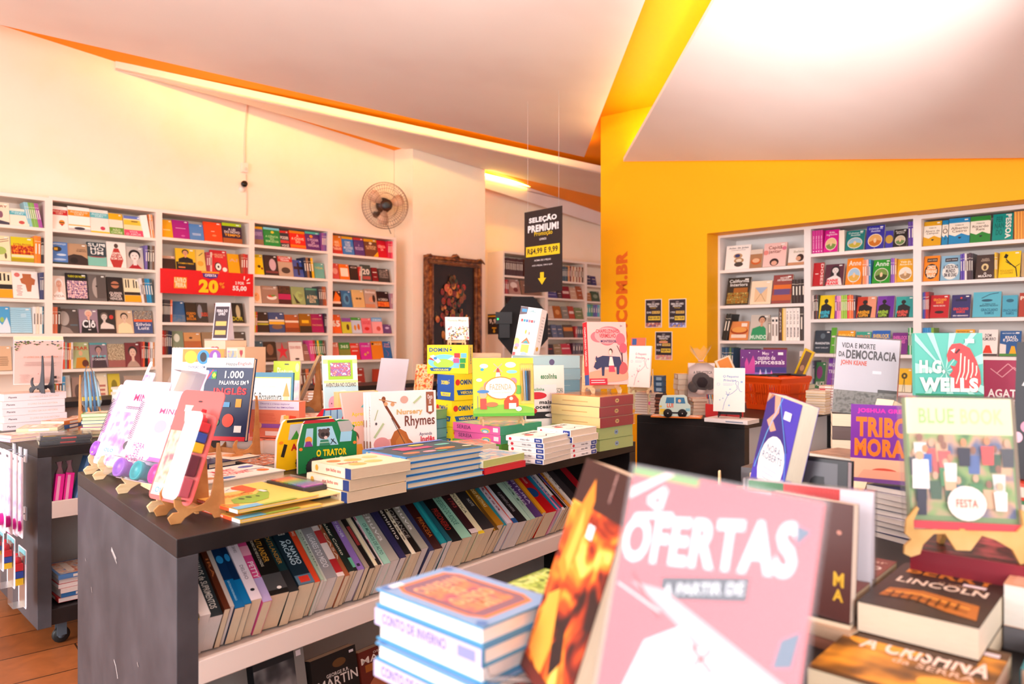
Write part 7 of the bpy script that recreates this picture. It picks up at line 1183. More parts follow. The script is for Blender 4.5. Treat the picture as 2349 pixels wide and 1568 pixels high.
# middle of table 2
M, W = frY(388, 4.0, 492, 4.0, TZ)
stand('display_board', 'plain white board standing behind the navy word book', M, W, hz(797, 4.05, TZ), .01, 'eae2ea', [('r', 0, 0, 1, 1, 'eae4ec')], 5, cat='board')
M, W = frY(412, 3.85, 508, 3.86, TZ)
stand('picture_book', 'white animals book with orange circle-topped cover', M, W, hz(800, 3.9, TZ), .015, 'f08a2a', [('r', 0, 0, 1, .84, 'fbf4f0'), ('e', .2, .9, .15, .08, 'f0c030'), ('e', .5, .9, .15, .09, '3a90c8'), ('e', .5, .9, .08, .06, '2a2428'), ('e', .78, .91, .14, .08, '8a4aa8'), ('e', .78, .9, .05, .06, 'f4f0f4'), tx('DIVERSÃO COM', .76, .8, '3a5a8a', .15, .55, .01), tx('ANIMAIS', .66, .74, 'd8303a', .05, .6, .03), ('e', .85, .8, .13, .05, '5aa848')], 6, cat='picture book')
M, W = frY(551, 3.6, 640, 3.62, TZ); rows('magazine', M, .16, .2, ['d8289a', 'e040a8', 'd8289a', 'e86ab8', 'd8289a', 'f0b0c8'], 'magenta magazine left of the emotions game', t=.017, cat='magazine', pcs=('e060b0',))
M, W = frY(556, 3.74, 670, 3.72, TZ+.0)
for i in range(3): lie('picture_book', f'flat picture book under the teal-bordered church book, {("lowest", "second", "topmost")[i]}', M @ Tm((0, 0, .02*i)), W, .2, .019, 'F', ('c89a70', 'e0c0a0', 'f0b890')[i], [('r', .05, .05, .95, .95, N('e0b890', 'f0dcc8', s=20))], [('r', .2, .2, .8, .6, 'f0e0d0')])
M, W = frY(556, 3.78, 669, 3.74, TZ+.063)
stand('picture_book', 'teal-bordered landscape book with a small church', M, W, hz(854, 3.78, TZ+.063), .014, '2a7490', [('r', .04, .0, .96, .9, 'e8d840'), ('r', .05, 0, .95, .88, 'e8e4d8'), ('r', .05, .0, .95, .2, 'c8c84a'), ('r', .05, .0, .95, .08, 'e8b84a'), tx('S. Boaventura', .4, .58, '2a2a28', .22, .78, .012), tx('LUIS TEIXEIRA', .68, .72, 'b8b0a8', .35, .65, .01), ('r', .82, .15, .92, .5, 'e8c890'), ('p', [(.8, .5), (.87, .8), (.94, .5)], 'd8903a'), ('l', [(.53, .15), (.56, .35)], .012, '4a7a4a'), ('e', .1, .2, .03, .1, '6a9a4a'), ('r', .1, .2, .12, .72, 'd8c070')], 5, hard=True, cat='picture book')
# eraser toys
for i, (x, c, nm) in enumerate(((648, 'd83030', 'red toy car in front of the teal-bordered book'), (668, 'f0803a', 'orange and green toy car beside the red one'), (684, '9ad030', 'lime toy car on the striped bags'))):
    M, W = frY(x, 3.6, x+14, 3.6, TZ+.065); mb = MB(); mb.box(0, 0, 0.006, .04, .03, .02, mat(c, .3)); mb.box(.008, .003, .02, .03, .027, .032, mat(c, .3)); o = mb.build('toy_car', None, M); tag(o, nm, 'toy car'); smooth_bevel(o, .003)
M, W = frY(640, 3.35, 780, 3.45, TZ)
for i in range(4): lie('gift_bag', f'clear bag with red and white striped edge, {("lowest", "second", "third", "topmost")[i]} of the flat pile', M @ Tm((.01*(i % 2), .01*i, .016*i)) @ Rz(R((-2, 1, 2, -1)[i])), .27, .22, .013, 'F', 'e8dcd0', [('r', .05, .05, .95, .95, N('e0c8b0', 'c0a088', 'f0e4d8', s=14))], [('r', 0, j/14, 1, j/14+.035, 'b8484a') for j in range(14)], pc='d8c8b8', cat='gift bag')
M, W = frY(660, 3.95, 790, 4.05, TZ)
rows('magazine', M, .27, .25, ['2a2a4a', '3a3a5a', '8a6a5a', 'c09a80'], 'dark flat magazine below the side-on book', t=.013, cat='magazine')
# pouch, side-on book, ocean book, clear sheet
M, W = frY(622, 4.15, 683, 4.1, TZ)
stand('craft_pouch', 'hanging craft pouch with lime header card', M, W, hz(828, 4.15, TZ), .012, 'e8dce8', [('r', .02, .02, .98, .7, N('f0e4f0', 'd8c8d8', 'f4f0e8', s=16)), ('r', 0, .7, 1, 1, 'b8d040'), ('r', .42, .94, .58, .96, '5a5a4a'), ('e', .9, .9, .07, .07, 'f0d0a0'), tx('Pintura', .75, .9, 'f0f0c0', .15, .75, .01)], 4, cat='craft pouch')
Me = frV(at(706, 0, 4.35).x, 4.35, TZ+.055, .16, -.98)
easel('brown easel with the side-on wrapped book', Me, .09, .3, mdf, 1.25)
book('picture_book', 'thin wrapped book seen from its side on the brown easel', rest(Me, .1, 1.25) @ Tm((-.12, 0, 0)) @ Rx(R(-24)), .24, .30, .014, 'c8b8a8', [('r', .05, .05, .95, .95, N('a0988c', 'd8ccc0', s=10))], None, pc='c8a070', parts=True, cat='picture book')
Mo, Wo = frY(748, 3.55, 818, 3.62, TZ)
ocn = [('r', 0, 0, 1, .62, 'bfe4f0'), ('r', 0, .62, 1, 1, 'fbfbee'), ('r', 0, .9, 1, .95, 'd8f0a0'), ('r', 0, .66, 1, .69, 'd8f0a0'), ('r', .14, .7, .86, .94, 'a8dc48'), ('r', .2, .74, .8, .91, '8a8a78'), ('r', .21, .745, .79, .905, N('f4ecf4', 'e07a7a', '8a6ac0', 'f0f4f0', s=60)), tx('AVENTURA NO OCEANO', .61, .66, '3a4a48', .06, .94, .012), ('e', .25, .4, .14, .1, 'f2a8c0'), ('r', .14, .28, .36, .36, 'f2a8c0'), ('e', .2, .41, .015, .01, '4a3040'), ('e', .3, .41, .015, .01, '4a3040'), ('e', .55, .5, .16, .07, 'fbfbf8'), ('e', .8, .42, .08, .12, '5aa898'), ('e', .82, .46, .03, .03, 'f8f8f0'), ('p', [(.6, .2), (.68, .32), (.74, .24), (.84, .3), (.8, .16), (.66, .14)], 'e89048'), ('r', 0, 0, 1, .12, 'f0d070'), ('e', .35, .14, .12, .06, 'e8883a'), ('e', .65, .1, .1, .06, 'c8a0e0'), ('e', .1, .15, .06, .08, 'f08a70')]
stand('picture_book', 'white and lime ocean adventure book with window and pink octopus', Mo, Wo+.02, hz(817, 3.6, TZ)/math.cos(R(10)), .018, 'f8f8ea', ocn, 10, hard=True, cat='picture book')
M, W = frY(850, 4.1, 912, 3.85, TZ)
mb = MB(); a_ = R(10); mb.box(0, 0, 0, W, .004, hz(822, 4.0, TZ)/math.cos(a_), mat('cfc4cc', .12, .8)); o = mb.build('sign_holder', None, M @ Rx(-a_)); tag(o, 'plain greyish clear sign holder leaning beside the ocean book', 'sign holder')
for i, (x, n) in enumerate(((800, 7), (850, 5))):
    M, W = frY(x, 4.75, x+60, 4.8, TZ); rows('magazine', M, .22, .2, ['d86a3a', 'e8885a', 'c84a2a', 'e8a080', 'b05a3a', 'e07848', 'd89a78'][:n], ('orange magazine behind the ocean book', 'orange magazine behind the clear sign holder')[i], t=.0135, cat='magazine', seed=i+5)
M, W = frY(896, 4.7, 985, 4.75, TZ); rows('magazine', M, .26, .22, ['e8c8a0', 'd8a880', 'c8d060', 'e89878'], 'pale magazine lying near the domino boxes', t=.017, cat='magazine', seed=9)
o_m = frV(at(916, 0, 4.75).x, 4.75, TZ+.075, .55, .83)
stand('desk_calendar', 'purple desk calendar folded like a tent', o_m, .08, .24, .01, '5a3f8a', [('r', .1, .1, .9, .35, 'd86a3a'), ('e', .4, .7, .2, .1, 'e0c8e0'), ('e', .6, .5, .15, .08, 'f0d8b0')], 14, cat='calendar')
M, W = frY(946, 4.75, 986, 4.7, TZ+.075)
stand('comic_album', 'red and orange comic album with crowd of cartoon faces', M, .13, .24, .015, 'd8301a', [('r', .0, .15, 1, 1, N('e83a1e', 'f0902a', 'f4dca8', 'c02818', s=45)), ('r', 0, 0, 1, .12, '3a201c')], 12, cat='album')
# paper goods between the domino boxes and the pier
M, W = frY(1046, 4.95, 1158, 5.05, TZ)
z_ = 0
for i in range(14):
    lie('notebook', 'cream notebook with brown edge in the tall pile behind the domino boxes', M @ Tm((.09+.003*(i % 3), .002*(i % 2), z_)), .22, .2, .026, 'F' if i % 2 else 'B', 'f0dcc0', None, [('r', 0, 0, 1, 1, '8a5a4a' if i < 13 else 'e8c8a0')], pc='f2dcc2', cat='notebook', group='cream notebooks piled behind the domino boxes'); z_ += .0272
z1 = 0
for i in range(13):
    lie('notebook', 'cream notebook in the plain pile left of the brown-edged one', M @ Tm((-.09+.003*(i % 3), .002*(i % 2), z1)), .17, .19, .027, 'B', 'f4e4cc', None, None, pc='f4e4cc', cat='notebook', group='cream notebooks piled under the floral one'); z1 += .0282
for i in range(4):
    lie('notebook', ('lowest', 'second', 'third', 'topmost')[i]+' skewed ivory notebook under the floral book easel', M @ Tm((-.07, 0, z1)) @ Rz(R((-12, 8, -6, 14)[i])), .18, .18, .016, 'F', 'f6e8d0', None, None, pc='f4e0c0', cat='notebook'); z1 += .017
Mfl = M @ Tm((.02, .07, z1+.004)); easel('small wooden easel holding the floral book', Mfl, .1, .12, ply, .7)
flr = [('r', 0, 0, 1, 1, 'f8f2ea'), tx('Floresta Mágica', .78, .9, 'b0b090', .1, .9, .01)]
rr = random.Random(8)
for i in range(60): flr.append(('e', rr.uniform(.04, .96), rr.uniform(.04, .58), rr.uniform(.015, .04), rr.uniform(.015, .04), rr.choice(['d03a3a', 'e0a030', '6a8a4a', 'd87a90', '7a4a8a', '3a3a3a', 'e8c060'])))
stand('picture_book', 'white Floresta Mágica book strewn with little flowers', rest(Mfl, .16, .7) @ Tm((-.08, 0, 0)), .16, .155, .012, 'f8f2ea', flr, 8, cat='picture book')
stand('card_box', 'cream Café com Amor card with speckled border', M @ Tm((-.12, -.07, .36)), .16, .05, .02, 'f4e8d8', [('r', .0, .0, 1, 1, 'f6ead8'), tx('CAFÉ com AMOR', .3, .6, '8a7a6a', .2, .85, .01)]+[('e', i/12, .9, .02, .04, '8a8a5a') for i in range(13)], 5, cat='card')
stand('card_box', 'red boxed card set right of the domino boxes', M @ Tm((.17, -.06, .23)), .12, .06, .04, 'd8485a', [tx('SÓ', .3, .8, 'f4e0d8', .4, .85, .03)], 3, cat='card')
# alphabet box behind the farm set, on a pile of teal boxes
M, W = frY(1163, 3.95, 1224, 3.88, TZ)
for i in range(6):
    carton('book_box', f'teal book box, {("lowest", "second", "third", "fourth", "fifth", "topmost")[i]} of the pile under the alphabet box', M @ Tm((0, 0, .0615*i)), .2, .22, .06, '8ab4bc', front=[('r', .1, .45, .8, .5, 'a8c8cc')], lid='c8dcdc')
abc = [('r', 0, 0, 1, 1, 'fbf4ee'), ('p', [(0, 1), (.36, 1), (.34, .87), (0, .84)], '6a5a60'), ('r', .08, .9, .32, .96, '4a90c0'), ('r', .12, .72, .22, .77, 'd84a50'), ('r', .24, .72, .34, .77, '3aa0b0'), ('r', .36, .72, .46, .77, '4a78b8'), ('r', .48, .72, .58, .77, 'e07888'), ('r', .6, .72, .7, .77, 'd84a50'), ('r', .72, .72, .8, .77, '8a98a8'), tx('LIVRO', .91, .95, '3a98a8', .45, .75, .02), ('e', .45, .54, .04, .04, 'f0b83a'), ('e', .62, .52, .03, .03, 'e88a80'),
       ('p', [(.34, .34), (.55, .44), (.72, .35), (.72, .33), (.34, .32)], 'e8703a'), ('p', [(.38, .33), (.55, .39), (.7, .33)], '4aa8b0'), ('p', [(.36, .16), (.36, .3), (.72, .31), (.72, .16)], 'e8e060'), ('e', .54, .1, .16, .07, 'b0c8e0'), ('e', .1, .34, .14, .07, 'f4d880'), ('e', .15, .27, .1, .04, 'd8a0c0'), ('r', .02, .06, .14, .14, 'd85a5a'), ('e', .12, .22, .08, .03, 'f0a860')]
carton('game_box', 'tall white alphabet game box with coloured arches', M @ Tm((.01, .03, .37)) @ Rx(R(-8)) @ Ry(R(8)), .125, .07, .29, 'fbf2ec', front=abc, right=lines(.4, .9, 9, 'c8b8b0', .3, .8, .2)+[('e', .4, .26, .2, .04, 'f0b040')], lid='fbf6f2')
# ---- stationery hanging from the end of table 2
def hang(px, py_top, py_bot, xo, w, kind, label):
    """a blister hanging parallel to the end panel, xo in front of it"""
    e_d = Vector((t2m[0][1], t2m[1][1])).normalized(); out = -Vector((t2m[0][0], t2m[1][0]))
    o0 = Vector((t2m[0][3], t2m[1][3])); pl = VPlane(o0+out*xo, e_d); p = pl.pt(px); Y = p.y
    zt, zb = CAMZ+(HZ-py_top)/FPX*Y, CAMZ+(HZ-py_bot)/FPX*Y; h = zt-zb; d = -e_d                                        # x towards the camera
    M = Matrix(((d.x, -d.y, 0, p.x-d.x*w), (d.y, d.x, 0, p.y-d.y*w), (0, 0, 1, zb), (0, 0, 0, 1)))
    o = empty(kind, M); tag(o, label, 'stationery pack' if kind == 'stationery_pack' else 'crayon pack')
    if kind == 'stationery_pack':
        card(o, w, h, 'f4e8f4', [('r', .05, .1, .95, .8, N('f0d0e4', 'e8e0f4', 'd8b0d8', s=20)), ('r', .4, .92, .6, .95, '5a5060')], r=.008)
        spiral(o, .012, h*.3, h*.75, '8a78a8'); cap(o, w*.75, .05, .028, 'e0289a', .045); cap(o, w*.3, .05, .028, '9a5ac8', .04)
    else:
        card(o, w, h, 'e8e8f4', [('r', .05, .75, .95, .98, '7ac0c8')], r=.01)
        for c, z0, z1 in (('f2c40e', .4, .52), ('2448a8', .52, .64), ('d8202c', .64, .76)):
            mb = MB(); mb.box(w*.3, -.04, h*z0+.001, w*.8, -.004, h*z1-.001, mat(c, .25)); addp(o, 'crayon_block', mb, {'f': 'yellow', '2': 'blue', 'd': 'red'}[c[0]]+' block')
        mb = MB(); mb.lathe([(.02, 0), (.016, .02), (.008, .024), (.006, .04)], mat('c81a28', .25), 12, Tm((w*.55, -.022, h*.76))); addp(o, 'crayon_tip', mb)
        mb = MB(); mb.box(w*.2, -.045, .01, w*.9, -.002, h*.9, clear_p); addp(o, 'blister', mb, 'clear plastic blister')
for i, (px, xo) in enumerate(((52, .05), (40, .10), (28, .15), (12, .20))):
    hang(px, 1050-6*i, 1236-4*i, xo, .17, 'stationery_pack', f'pink and lilac spiral pack hanging {("closest to the end panel", "second from the end panel", "third from the end panel", "fourth from the end panel")[i]}')
for i, (px, xo, a, b) in enumerate(((60, .06, 1262, 1398), (34, .13, 1236, 1352), (8, .2, 1222, 1312))):
    hang(px, a, b, xo, .14, 'crayon_pack', f'hanging clear pack of block crayon, {("lowest", "middle", "highest")[i]} of three')
Mh = T2['M']
for i, (y_, z_) in enumerate(((.2, .865), (.3, .865), (.42, .87), (.2, .6), (.36, .6))):
    mb = MB(); p0 = Vector((-.002, y_, z_)); mb.tube([p0, p0+Vector((-.2, 0, -.005)), p0+Vector((-.23, 0, .008))], .003, mat('c8c8d0', .25, .6, metal=.8), 6); mb.box(-.006, y_-.02, z_-.03, 0, y_+.02, z_+.03, mat('dcdce4', .2)); o = mb.build('display_hook', None, Mh); tag(o, f'wire display hook on the grey end panel, {("first of the top three", "second of the top three", "third of the top three", "first of the lower two", "second of the lower two")[i]}', 'hook')
# inside table 2
m2 = T2['M']
for i in range(2):
    o = empty('pen_pack', m2 @ Tm((.062+.042*i, .03+.01*i, .622)) @ Ry(R(8)) @ Rx(R(-8))); tag(o, ('pink pen pack in cellophane at the panel', 'pink pen pack in cellophane beside the blue box')[i], 'pen pack')
    mb = MB(); mb.box(0, 0, 0, .035, .03, .17, mat('e8289a', .35)); mb.box(.008, -.001, .01, .02, .0, .16, mat('f4a8d0', .3)); addp(o, 'pen_case', mb)
    mb = MB(); mb.tube([(.017, .015, .17), (.015, .015, .2), (.01, .015, .225)], [.02, .008, .016], clear_mat('pink_cellophane', 'f0a0b8', .6, .15), 8); addp(o, 'cellophane_top', mb)
carton('toy_box', 'blue toy box with red-lettered strip leaning inside the shelf', m2 @ Tm((.16, .05, .665)) @ Ry(R(17)) @ Rx(R(-6)), .15, .07, .2, '6a9ad0', front=[('e', .35, .45, .28, .2, 'b06a4a'), ('e', .35, .8, .25, .12, 'a0705a'), ('r', .1, .04, .9, .17, 'f4ecec'), tx('CIRO', .06, .15, 'b02830', .2, .8, .04), tx('LO', .86, .95, 'd0405a', .75, .95, .03)], lid='8ab4e0')
rows('comic_album', m2 @ Tm((.1, .06, .2)), .2, .24, ['d83a3a', '3a78b8', 'f0e0e0', 'c82a30', 'e8d0d0', '5a8ac8'], 'red and blue album on the low shelf', t=.02, cat='album', pcs=('f4ecec',), seed=21)
rows('comic_album', m2 @ Tm((.34, .06, .2)), .2, .24, ['c82a30', 'f0e8e8', 'd84a4a', 'f4e0dc'], 'white and red album farther along the low shelf', t=.03, cat='album', pcs=('f4ecec',), seed=22)
# ================================================================== low table 7 against the cases
M, W = frY(468, 5.3, 556, 5.15, TZ)
heart = lambda x, y, s=.07: [('e', x-s*.5, y+s*.2, s*.55, s*.5, 'c0505a'), ('e', x+s*.5, y+s*.2, s*.55, s*.5, 'c0505a'), ('p', [(x-s, y+s*.1), (x, y-s*.9), (x+s, y+s*.1)], 'c0505a')]
z_ = 0
for i in range(4):
    hb = .115
    carton('gift_box', f'pale pink box with heart, {("lowest", "second", "third", "topmost")[i]} of the heart box pile', M @ Tm((.004*(i % 2), 0, z_)), .2, .2, hb, 'f2d4b8', front=heart(.5, .5, .18), left=[('r', 0, 0, 1, .9, 'e8e0e8')] if i == 2 else heart(.3, .5, .12), lid='f6e0c8'); z_ += hb+.002
carton('gift_box', 'tall heart box with watercolour window panel, right of the heart pile', M @ Tm((.215, 0, .0)), .17, .2, .42, 'f2d0ae', front=[('r', -.1+.12, .35, .6, .98, 'f6e8d8'), ('r', .06, .4, .56, .94, N('f0b8b0', '8ab0d8', 'f0d890', 'c8a0d0', s=22))]+heart(.8, .9, .08), lid='f6dcc0')
M, W = frY(486, 5.35, 530, 5.3, TZ+z_+.001)
o = empty('sign_holder', M @ Rz(R(18))); tag(o, 'tent-shaped acrylic price sign on top of the heart boxes', 'sign holder')
for s in (0, 1):
    mb = MB(); Mq = Rx(R(-14)) if s == 0 else Tm((0, .14, 0)) @ Rx(R(14)); mb.box(0, 0, 0, .11, .003, .28, mat('ece4ec', .15, .7), Mq)
    if s == 0: art(mb, [('r', .05, .05, .95, .9, '4a3f48'), tx('FEIRA DO\nLIVRO', .66, .82, 'f0e8ec', .15, .85, .03), ('r', .15, .38, .85, .5, 'e0c070'), ('r', .15, .14, .85, .26, 'e0c070')], .11, .28, lambda a, b, e: Mq @ Vector((a, -e, b)))
    addp(o, ('front_panel', 'rear_panel')[s], mb)
M, W = frY(558, 5.1, 596, 5.05, TZ)
for i in range(3): carton('gift_box', f'plain kraft box, {("lowest", "second", "topmost")[i]} of the short pile right of the hearts', M @ Tm((0, 0, .072*i)), .12, .15, .07, 'eab88c', front=[('r', .65, .35, .85, .42, 'c08a60')], lid='f0c8a0')
for i, (x, n, c) in enumerate(((256, 6, 'e8eae8'), (690, 5, 'c08a6a'), (745, 6, 'b87a5a'))):
    M, W = frY(x, 5.6-.3*i, x+40, 5.6-.3*i, TZ); rows('magazine', M, .17, .2, [c]*n, ('white magazine on the low table', 'brown magazine on the low table near the brown easel', 'reddish magazine on the low table behind the ocean book')[i], t=.018, cat='magazine', seed=30+i)
# ================================================================== table 4
M, W = fr(1462, 950, 1500, 952, TZ); M = M @ Tm((-.03, .03, 0))
z_ = 0
for i in range(9):
    lie('picture_book', f'white book with brown edge, {(ORD[i] if i < 8 else "topmost")} from the bottom of the easel pile', M @ Tm((.003*(i % 3), .003*(i % 2), z_)), .13, .2, .0145, 'B', 'b8887a', None, None, pc='f0e0d4', cat='picture book'); z_ += .0156
Mp, Wp_ = frY(1444, 4.62, 1494, 4.55, TZ+z_)
easel('light wooden easel holding the white book with pink drawing', Mp @ Tm((Wp_/2, .03, 0)), .11, .15, ply, .85)
def pp(c1, c2): return [('r', 0, 0, 1, 1, 'fbf4ec'), tx('O Pequeno', .76, .83, c1, .3, .8, .012), tx('Príncipe', .67, .74, c1, .32, .72, .012), ('r', .3, .6, .6, .607, c2), ('r', .3, .63, .66, .637, c2), ('l', [(.3, .04), (.35, .2), (.45, .36), (.5, .38), (.6, .42), (.7, .48), (.76, .52), (.74, .6), (.7, .64), (.74, .7), (.8, .68), (.78, .58), (.82, .5), (.86, .46), (.92, .46)], .012, c1), ('l', [(.45, .36), (.4, .46)], .012, c1), ('l', [(.45, .36), (.52, .44)], .012, c1), ('l', [(.38, .4), (.5, .38)], .01, c1), ('e', .15, .62, .05, .03, c2), ('e', .15, .62, .04, .024, 'fbf4ec'), ('r', .86, .66, .93, .7, c2), ('r', .5, .5, .56, .52, c2), ('e', .2, .26, .02, .015, c2), ('e', .5, .14, .03, .02, c2), ('e', .3, .3, .02, .015, c2)]
stand('picture_book', 'white book with pink line drawing on light easel', rest(Mp, Wp_, .85), Wp_, hz(794, 4.65, TZ+z_+.037)/math.cos(R(9)), .018, 'fbf2ea', pp('d04a70', 'e8b0c0'), 9, hard=True, cat='picture book')
M, W = frY(1440, 5.05, 1473, 5.0, TZ)
for i in range(5): lie('picture_book', f'yellow-green thin book, {ORD[i]} up in the pile behind the pink-lettered book', M @ Tm((0, 0, .034*i)), .11, .15, .033, 'B', 'c0b070', None, None, pc='e8dca8', cat='picture book')
stand('comic_album', 'small blue and orange travel book behind the pink-lettered one', M @ Tm((0, .02, .172)), .105, hz(774, 5.05, TZ+.172), .012, '8ac0e0', [('r', 0, .82, 1, 1, 'd8603a'), ('r', .1, .84, .4, .98, '2a4a8a'), ('r', 0, 0, 1, .2, 'e8c86a'), ('e', .5, .5, .35, .2, 'c8e4f0'), ('e', .1, .35, .15, .2, 'd87a3a'), tx('Viagem', .62, .72, 'f4f4f0', .2, .85, .01)], 8, cat='album')
M, W = frY(1490, 4.75, 1519, 4.72, TZ)
for i in range(7): lie('book', f'slate blue small book, {ORD[i]} from the bottom of the dark pile by the yellow wall', M @ Tm((0, 0, .0345*i)), .085, .12, .033, 'F', '1f1c20' if i < 4 else '3a5878', None, [('r', .2, .1, .8, .5, '8aa8c0')] if i > 3 else None, pc='3a5878', cat='book')
M, W = fr(1484, 951, 1512, 953, TZ); M = M @ Tm((0, .02, 0))
stand('activity_book', 'activity book on edge beside the blue car book', M @ Rz(R(55)), .1, .135, .022, 'e8d0b0', [('r', .05, .05, .95, .95, N('f0b0a0', 'e0d8a0', '6a9a80', s=30)), ('r', 0, .45, .6, .6, 'f05aa0')], 0, cat='activity book')
M, W = frY(1500, 4.66, 1518, 4.64, TZ+.0); 
carton('puzzle_box', 'black boxed puzzle pieces behind the car book', M @ Tm((-.01, .02, 0)), .07, .08, .13, '3a2a28', front=[('r', .1, .1+.16*i, .9, .2+.16*i, '8a5a48') for i in range(5)], lid='4a3a34')
M, W = fr(1492, 957, 1612, 961, TZ)
lie('picture_book', 'thin orange and white book under the car book', M @ Tm((0, .015, 0)), .3, .13, .008, 'F', 'f08a3a', [('r', .03, .03, .97, .97, N('f0a05a', 'f8e8d8', 'e87838', s=20))], None, pc='e8d8c8', parts=True, cat='picture book')
M, W = frY(1512, 4.50, 1584, 4.46, TZ+.01)
shaped('board_book', 'pale blue car-shaped board book with black wheels', M, [(0, .1), (0, .55), (.05, .8), (.12, .96), (.8, 1), (.88, .92), (.92, .62), (1, .5), (1, .08), (.9, 0), (.1, 0)], W, .13, .02, 'cfe6dc', [('p', [(.2, .6), (.24, .88), (.48, .88), (.48, .6)], '3f80ac'), ('p', [(.53, .6), (.53, .88), (.8, .88), (.84, .6)], '3f80ac'), ('e', .65, .72, .05, .08, 'f0c8a8'), tx('LUI', .4, .6, 'e8603a', .25, .45, .04), ('r', .02, .2, .2, .34, 'f0c83a'), ('r', .24, .12, .9, .2, '2a2a2c'), ('r', .85, .25, .98, .38, '8ac8d8'), ('e', .05, .45, .04, .05, 'f0c83a'), ('r', 0, .08, .14, .2, 'e8d070')], wheels=((.28, .14, .2), (.74, .14, .2)))
for i, (x, n) in enumerate(((1556, 7), (1590, 5))):
    M, W = frY(x, 4.9-.25*i, x+26, 4.9-.25*i, TZ); rows('notebook', M, .11, .13, ['d8c0a8', 'e0b088', 'c8b0a0', 'e8d0a0', 'd8a888', 'd0c0b0', 'c0a890'][:n], ('greyish notebook behind the wrapped gift', 'pinkish notebook between car book and wrapped gift')[i], t=.034 if i == 0 else .02, cat='notebook', seed=40+i)
# gift bag
M, W = frY(1574, 4.75, 1650, 4.72, TZ)
o = empty('wrapped_gift', M); tag(o, 'clear cellophane gift bag holding dark round soft toy and pink book', 'gift bag')
mb = MB(); 
for (cx, cz, r, c) in ((.10, .20, .062, '2a2226'), (.055, .17, .04, '241c20'), (.15, .19, .042, '241c20'), (.095, .15, .035, 'f0e0dc')):
    mb.lathe([(r*math.sin(math.pi*j/8)+1e-4, -r*math.cos(math.pi*j/8)) for j in range(9)], mat(c, .9), 14, Tm((cx, .05, cz)))
addp(o, 'soft_toy', mb)
mb = MB(); mb.box(.02, .09, .0, .19, .105, .32, mat('f0d8d0', .5)); art(mb, [tx('A BIBLIOTECA', .78, .84, '4a3a38', .2, .9, .02)], .17, .32, lambda a, b, e: Vector((.02+a, .09-e, b))); addp(o, 'boxed_book', mb)
cel = clear_mat('cellophane', 'f8ecec', .2, .08)
bag = [(-.0, .0), (.0, .13), (.02, .29), (.09, .335), (.115, .335), (.19, .29), (.215, .13), (.215, 0)]
mb = MB(); mb.prism(bag, .0, .14, cel, 'y'); addp(o, 'cellophane_bag', mb)
mb = MB(); c0 = Vector((.10, .07, .335)); rr = random.Random(3); vs = []; nn = 16
for i in range(nn):
    a = 2*math.pi*i/nn; k_ = .055+.03*rr.random(); vs.append((c0.x+.012*math.cos(a), c0.y+.012*math.sin(a), c0.z)); vs.append((c0.x+k_*math.cos(a), c0.y+k_*.7*math.sin(a), c0.z+.06+.05*rr.random()))
mb.mesh(vs, [(2*i, 2*((i+1) % nn), 2*((i+1) % nn)+1, 2*i+1) for i in range(nn)], cel); addp(o, 'gathered_top', mb)
mb = MB(); mb.tube([(c0.x+.014*math.cos(2*math.pi*i/10), c0.y+.014*math.sin(2*math.pi*i/10), c0.z) for i in range(10)], .004, mat('f0a8c0', .4), 6, closed=True); addp(o, 'pink_ribbon', mb)
# tray of little books
M, W = fr(1600, 958, 1646, 962, TZ); M = M @ Tm((0.0, .09, 0))
o = empty('booklet_box', M @ Rz(R(-8))); tag(o, 'open red and brown cardboard box of small booklets', 'box')
for nm, c, q in (('box_wall', 'd8383a', (0, 0, 0, .16, .003, .08)), ('box_wall', 'd8383a', (0, 0, 0, .003, .16, .08)), ('box_wall', 'c88a5a', (0, .157, 0, .16, .16, .16)), ('box_wall', 'd8383a', (.157, 0, 0, .16, .16, .08)), ('box_bottom', 'c88a5a', (0, 0, 0, .16, .16, .003))):
    mb = MB(); mb.box(*q, mat(c, .5)); addp(o, nm, mb)
mb = MB(); mb.prism([(.157, .08), (.157, .003), (.0, .0)], 0, .002, mat('d8383a', .5), 'y', Tm((0, -.003, 0))); addp(o, 'front_flap', mb)
for i in range(13):
    c = ('b8383a', '3a6a98', 'e8d8c0', '6a9ab0', 'e0a050', '8a3a30', 'd8d0c8', '4a78a0', 'c05a40', '2a4a6a', 'f0e0c8', 'a84a3a', '5a90b0')[i]
    book('booklet', f'small {("red", "blue", "cream", "pale blue", "amber", "maroon", "grey", "steel blue", "rust", "navy", "ivory", "brick", "sky blue")[i]} booklet standing in the red box', o.matrix_world @ Tm((.022+.0095*i, .02, .004)) @ Ry(R(-10)) @ Rz(R(90)), .11, .135, .0075, c, None, [('r', .2, .2, .8, .8, 'e8e0d8')], 'f0e8dc', cat='booklet')
# blue Pequeno Principe on black easel
M, W = fr(1612, 967, 1712, 975, TZ)
lie('picture_book', 'white flat book under the black easel', M @ Tm((0, .02, 0)), .26, .16, .022, 'F', 'f4f0f0', [('r', .03, .03, .97, .97, 'f0ece8')], [('r', .3, .1, .6, .5, '8a9ab0')], pc='e0d8d0', parts=True, cat='picture book')
Mp, Wp_ = frY(1638, 4.28, 1709, 4.22, TZ+.026)
easel('small black wooden easel under the white book with blue drawing', Mp @ Tm((Wp_/2, .045, 0)), .12, .12, blackp, .8)
stand('picture_book', 'white book with blue line drawing on black easel', rest(Mp, Wp_, .8), Wp_, hz(844, 4.3, TZ+.061)/math.cos(R(9)), .018, 'fbf6f0', pp('4a88c8', '98bce0'), 9, hard=True, cat='picture book')
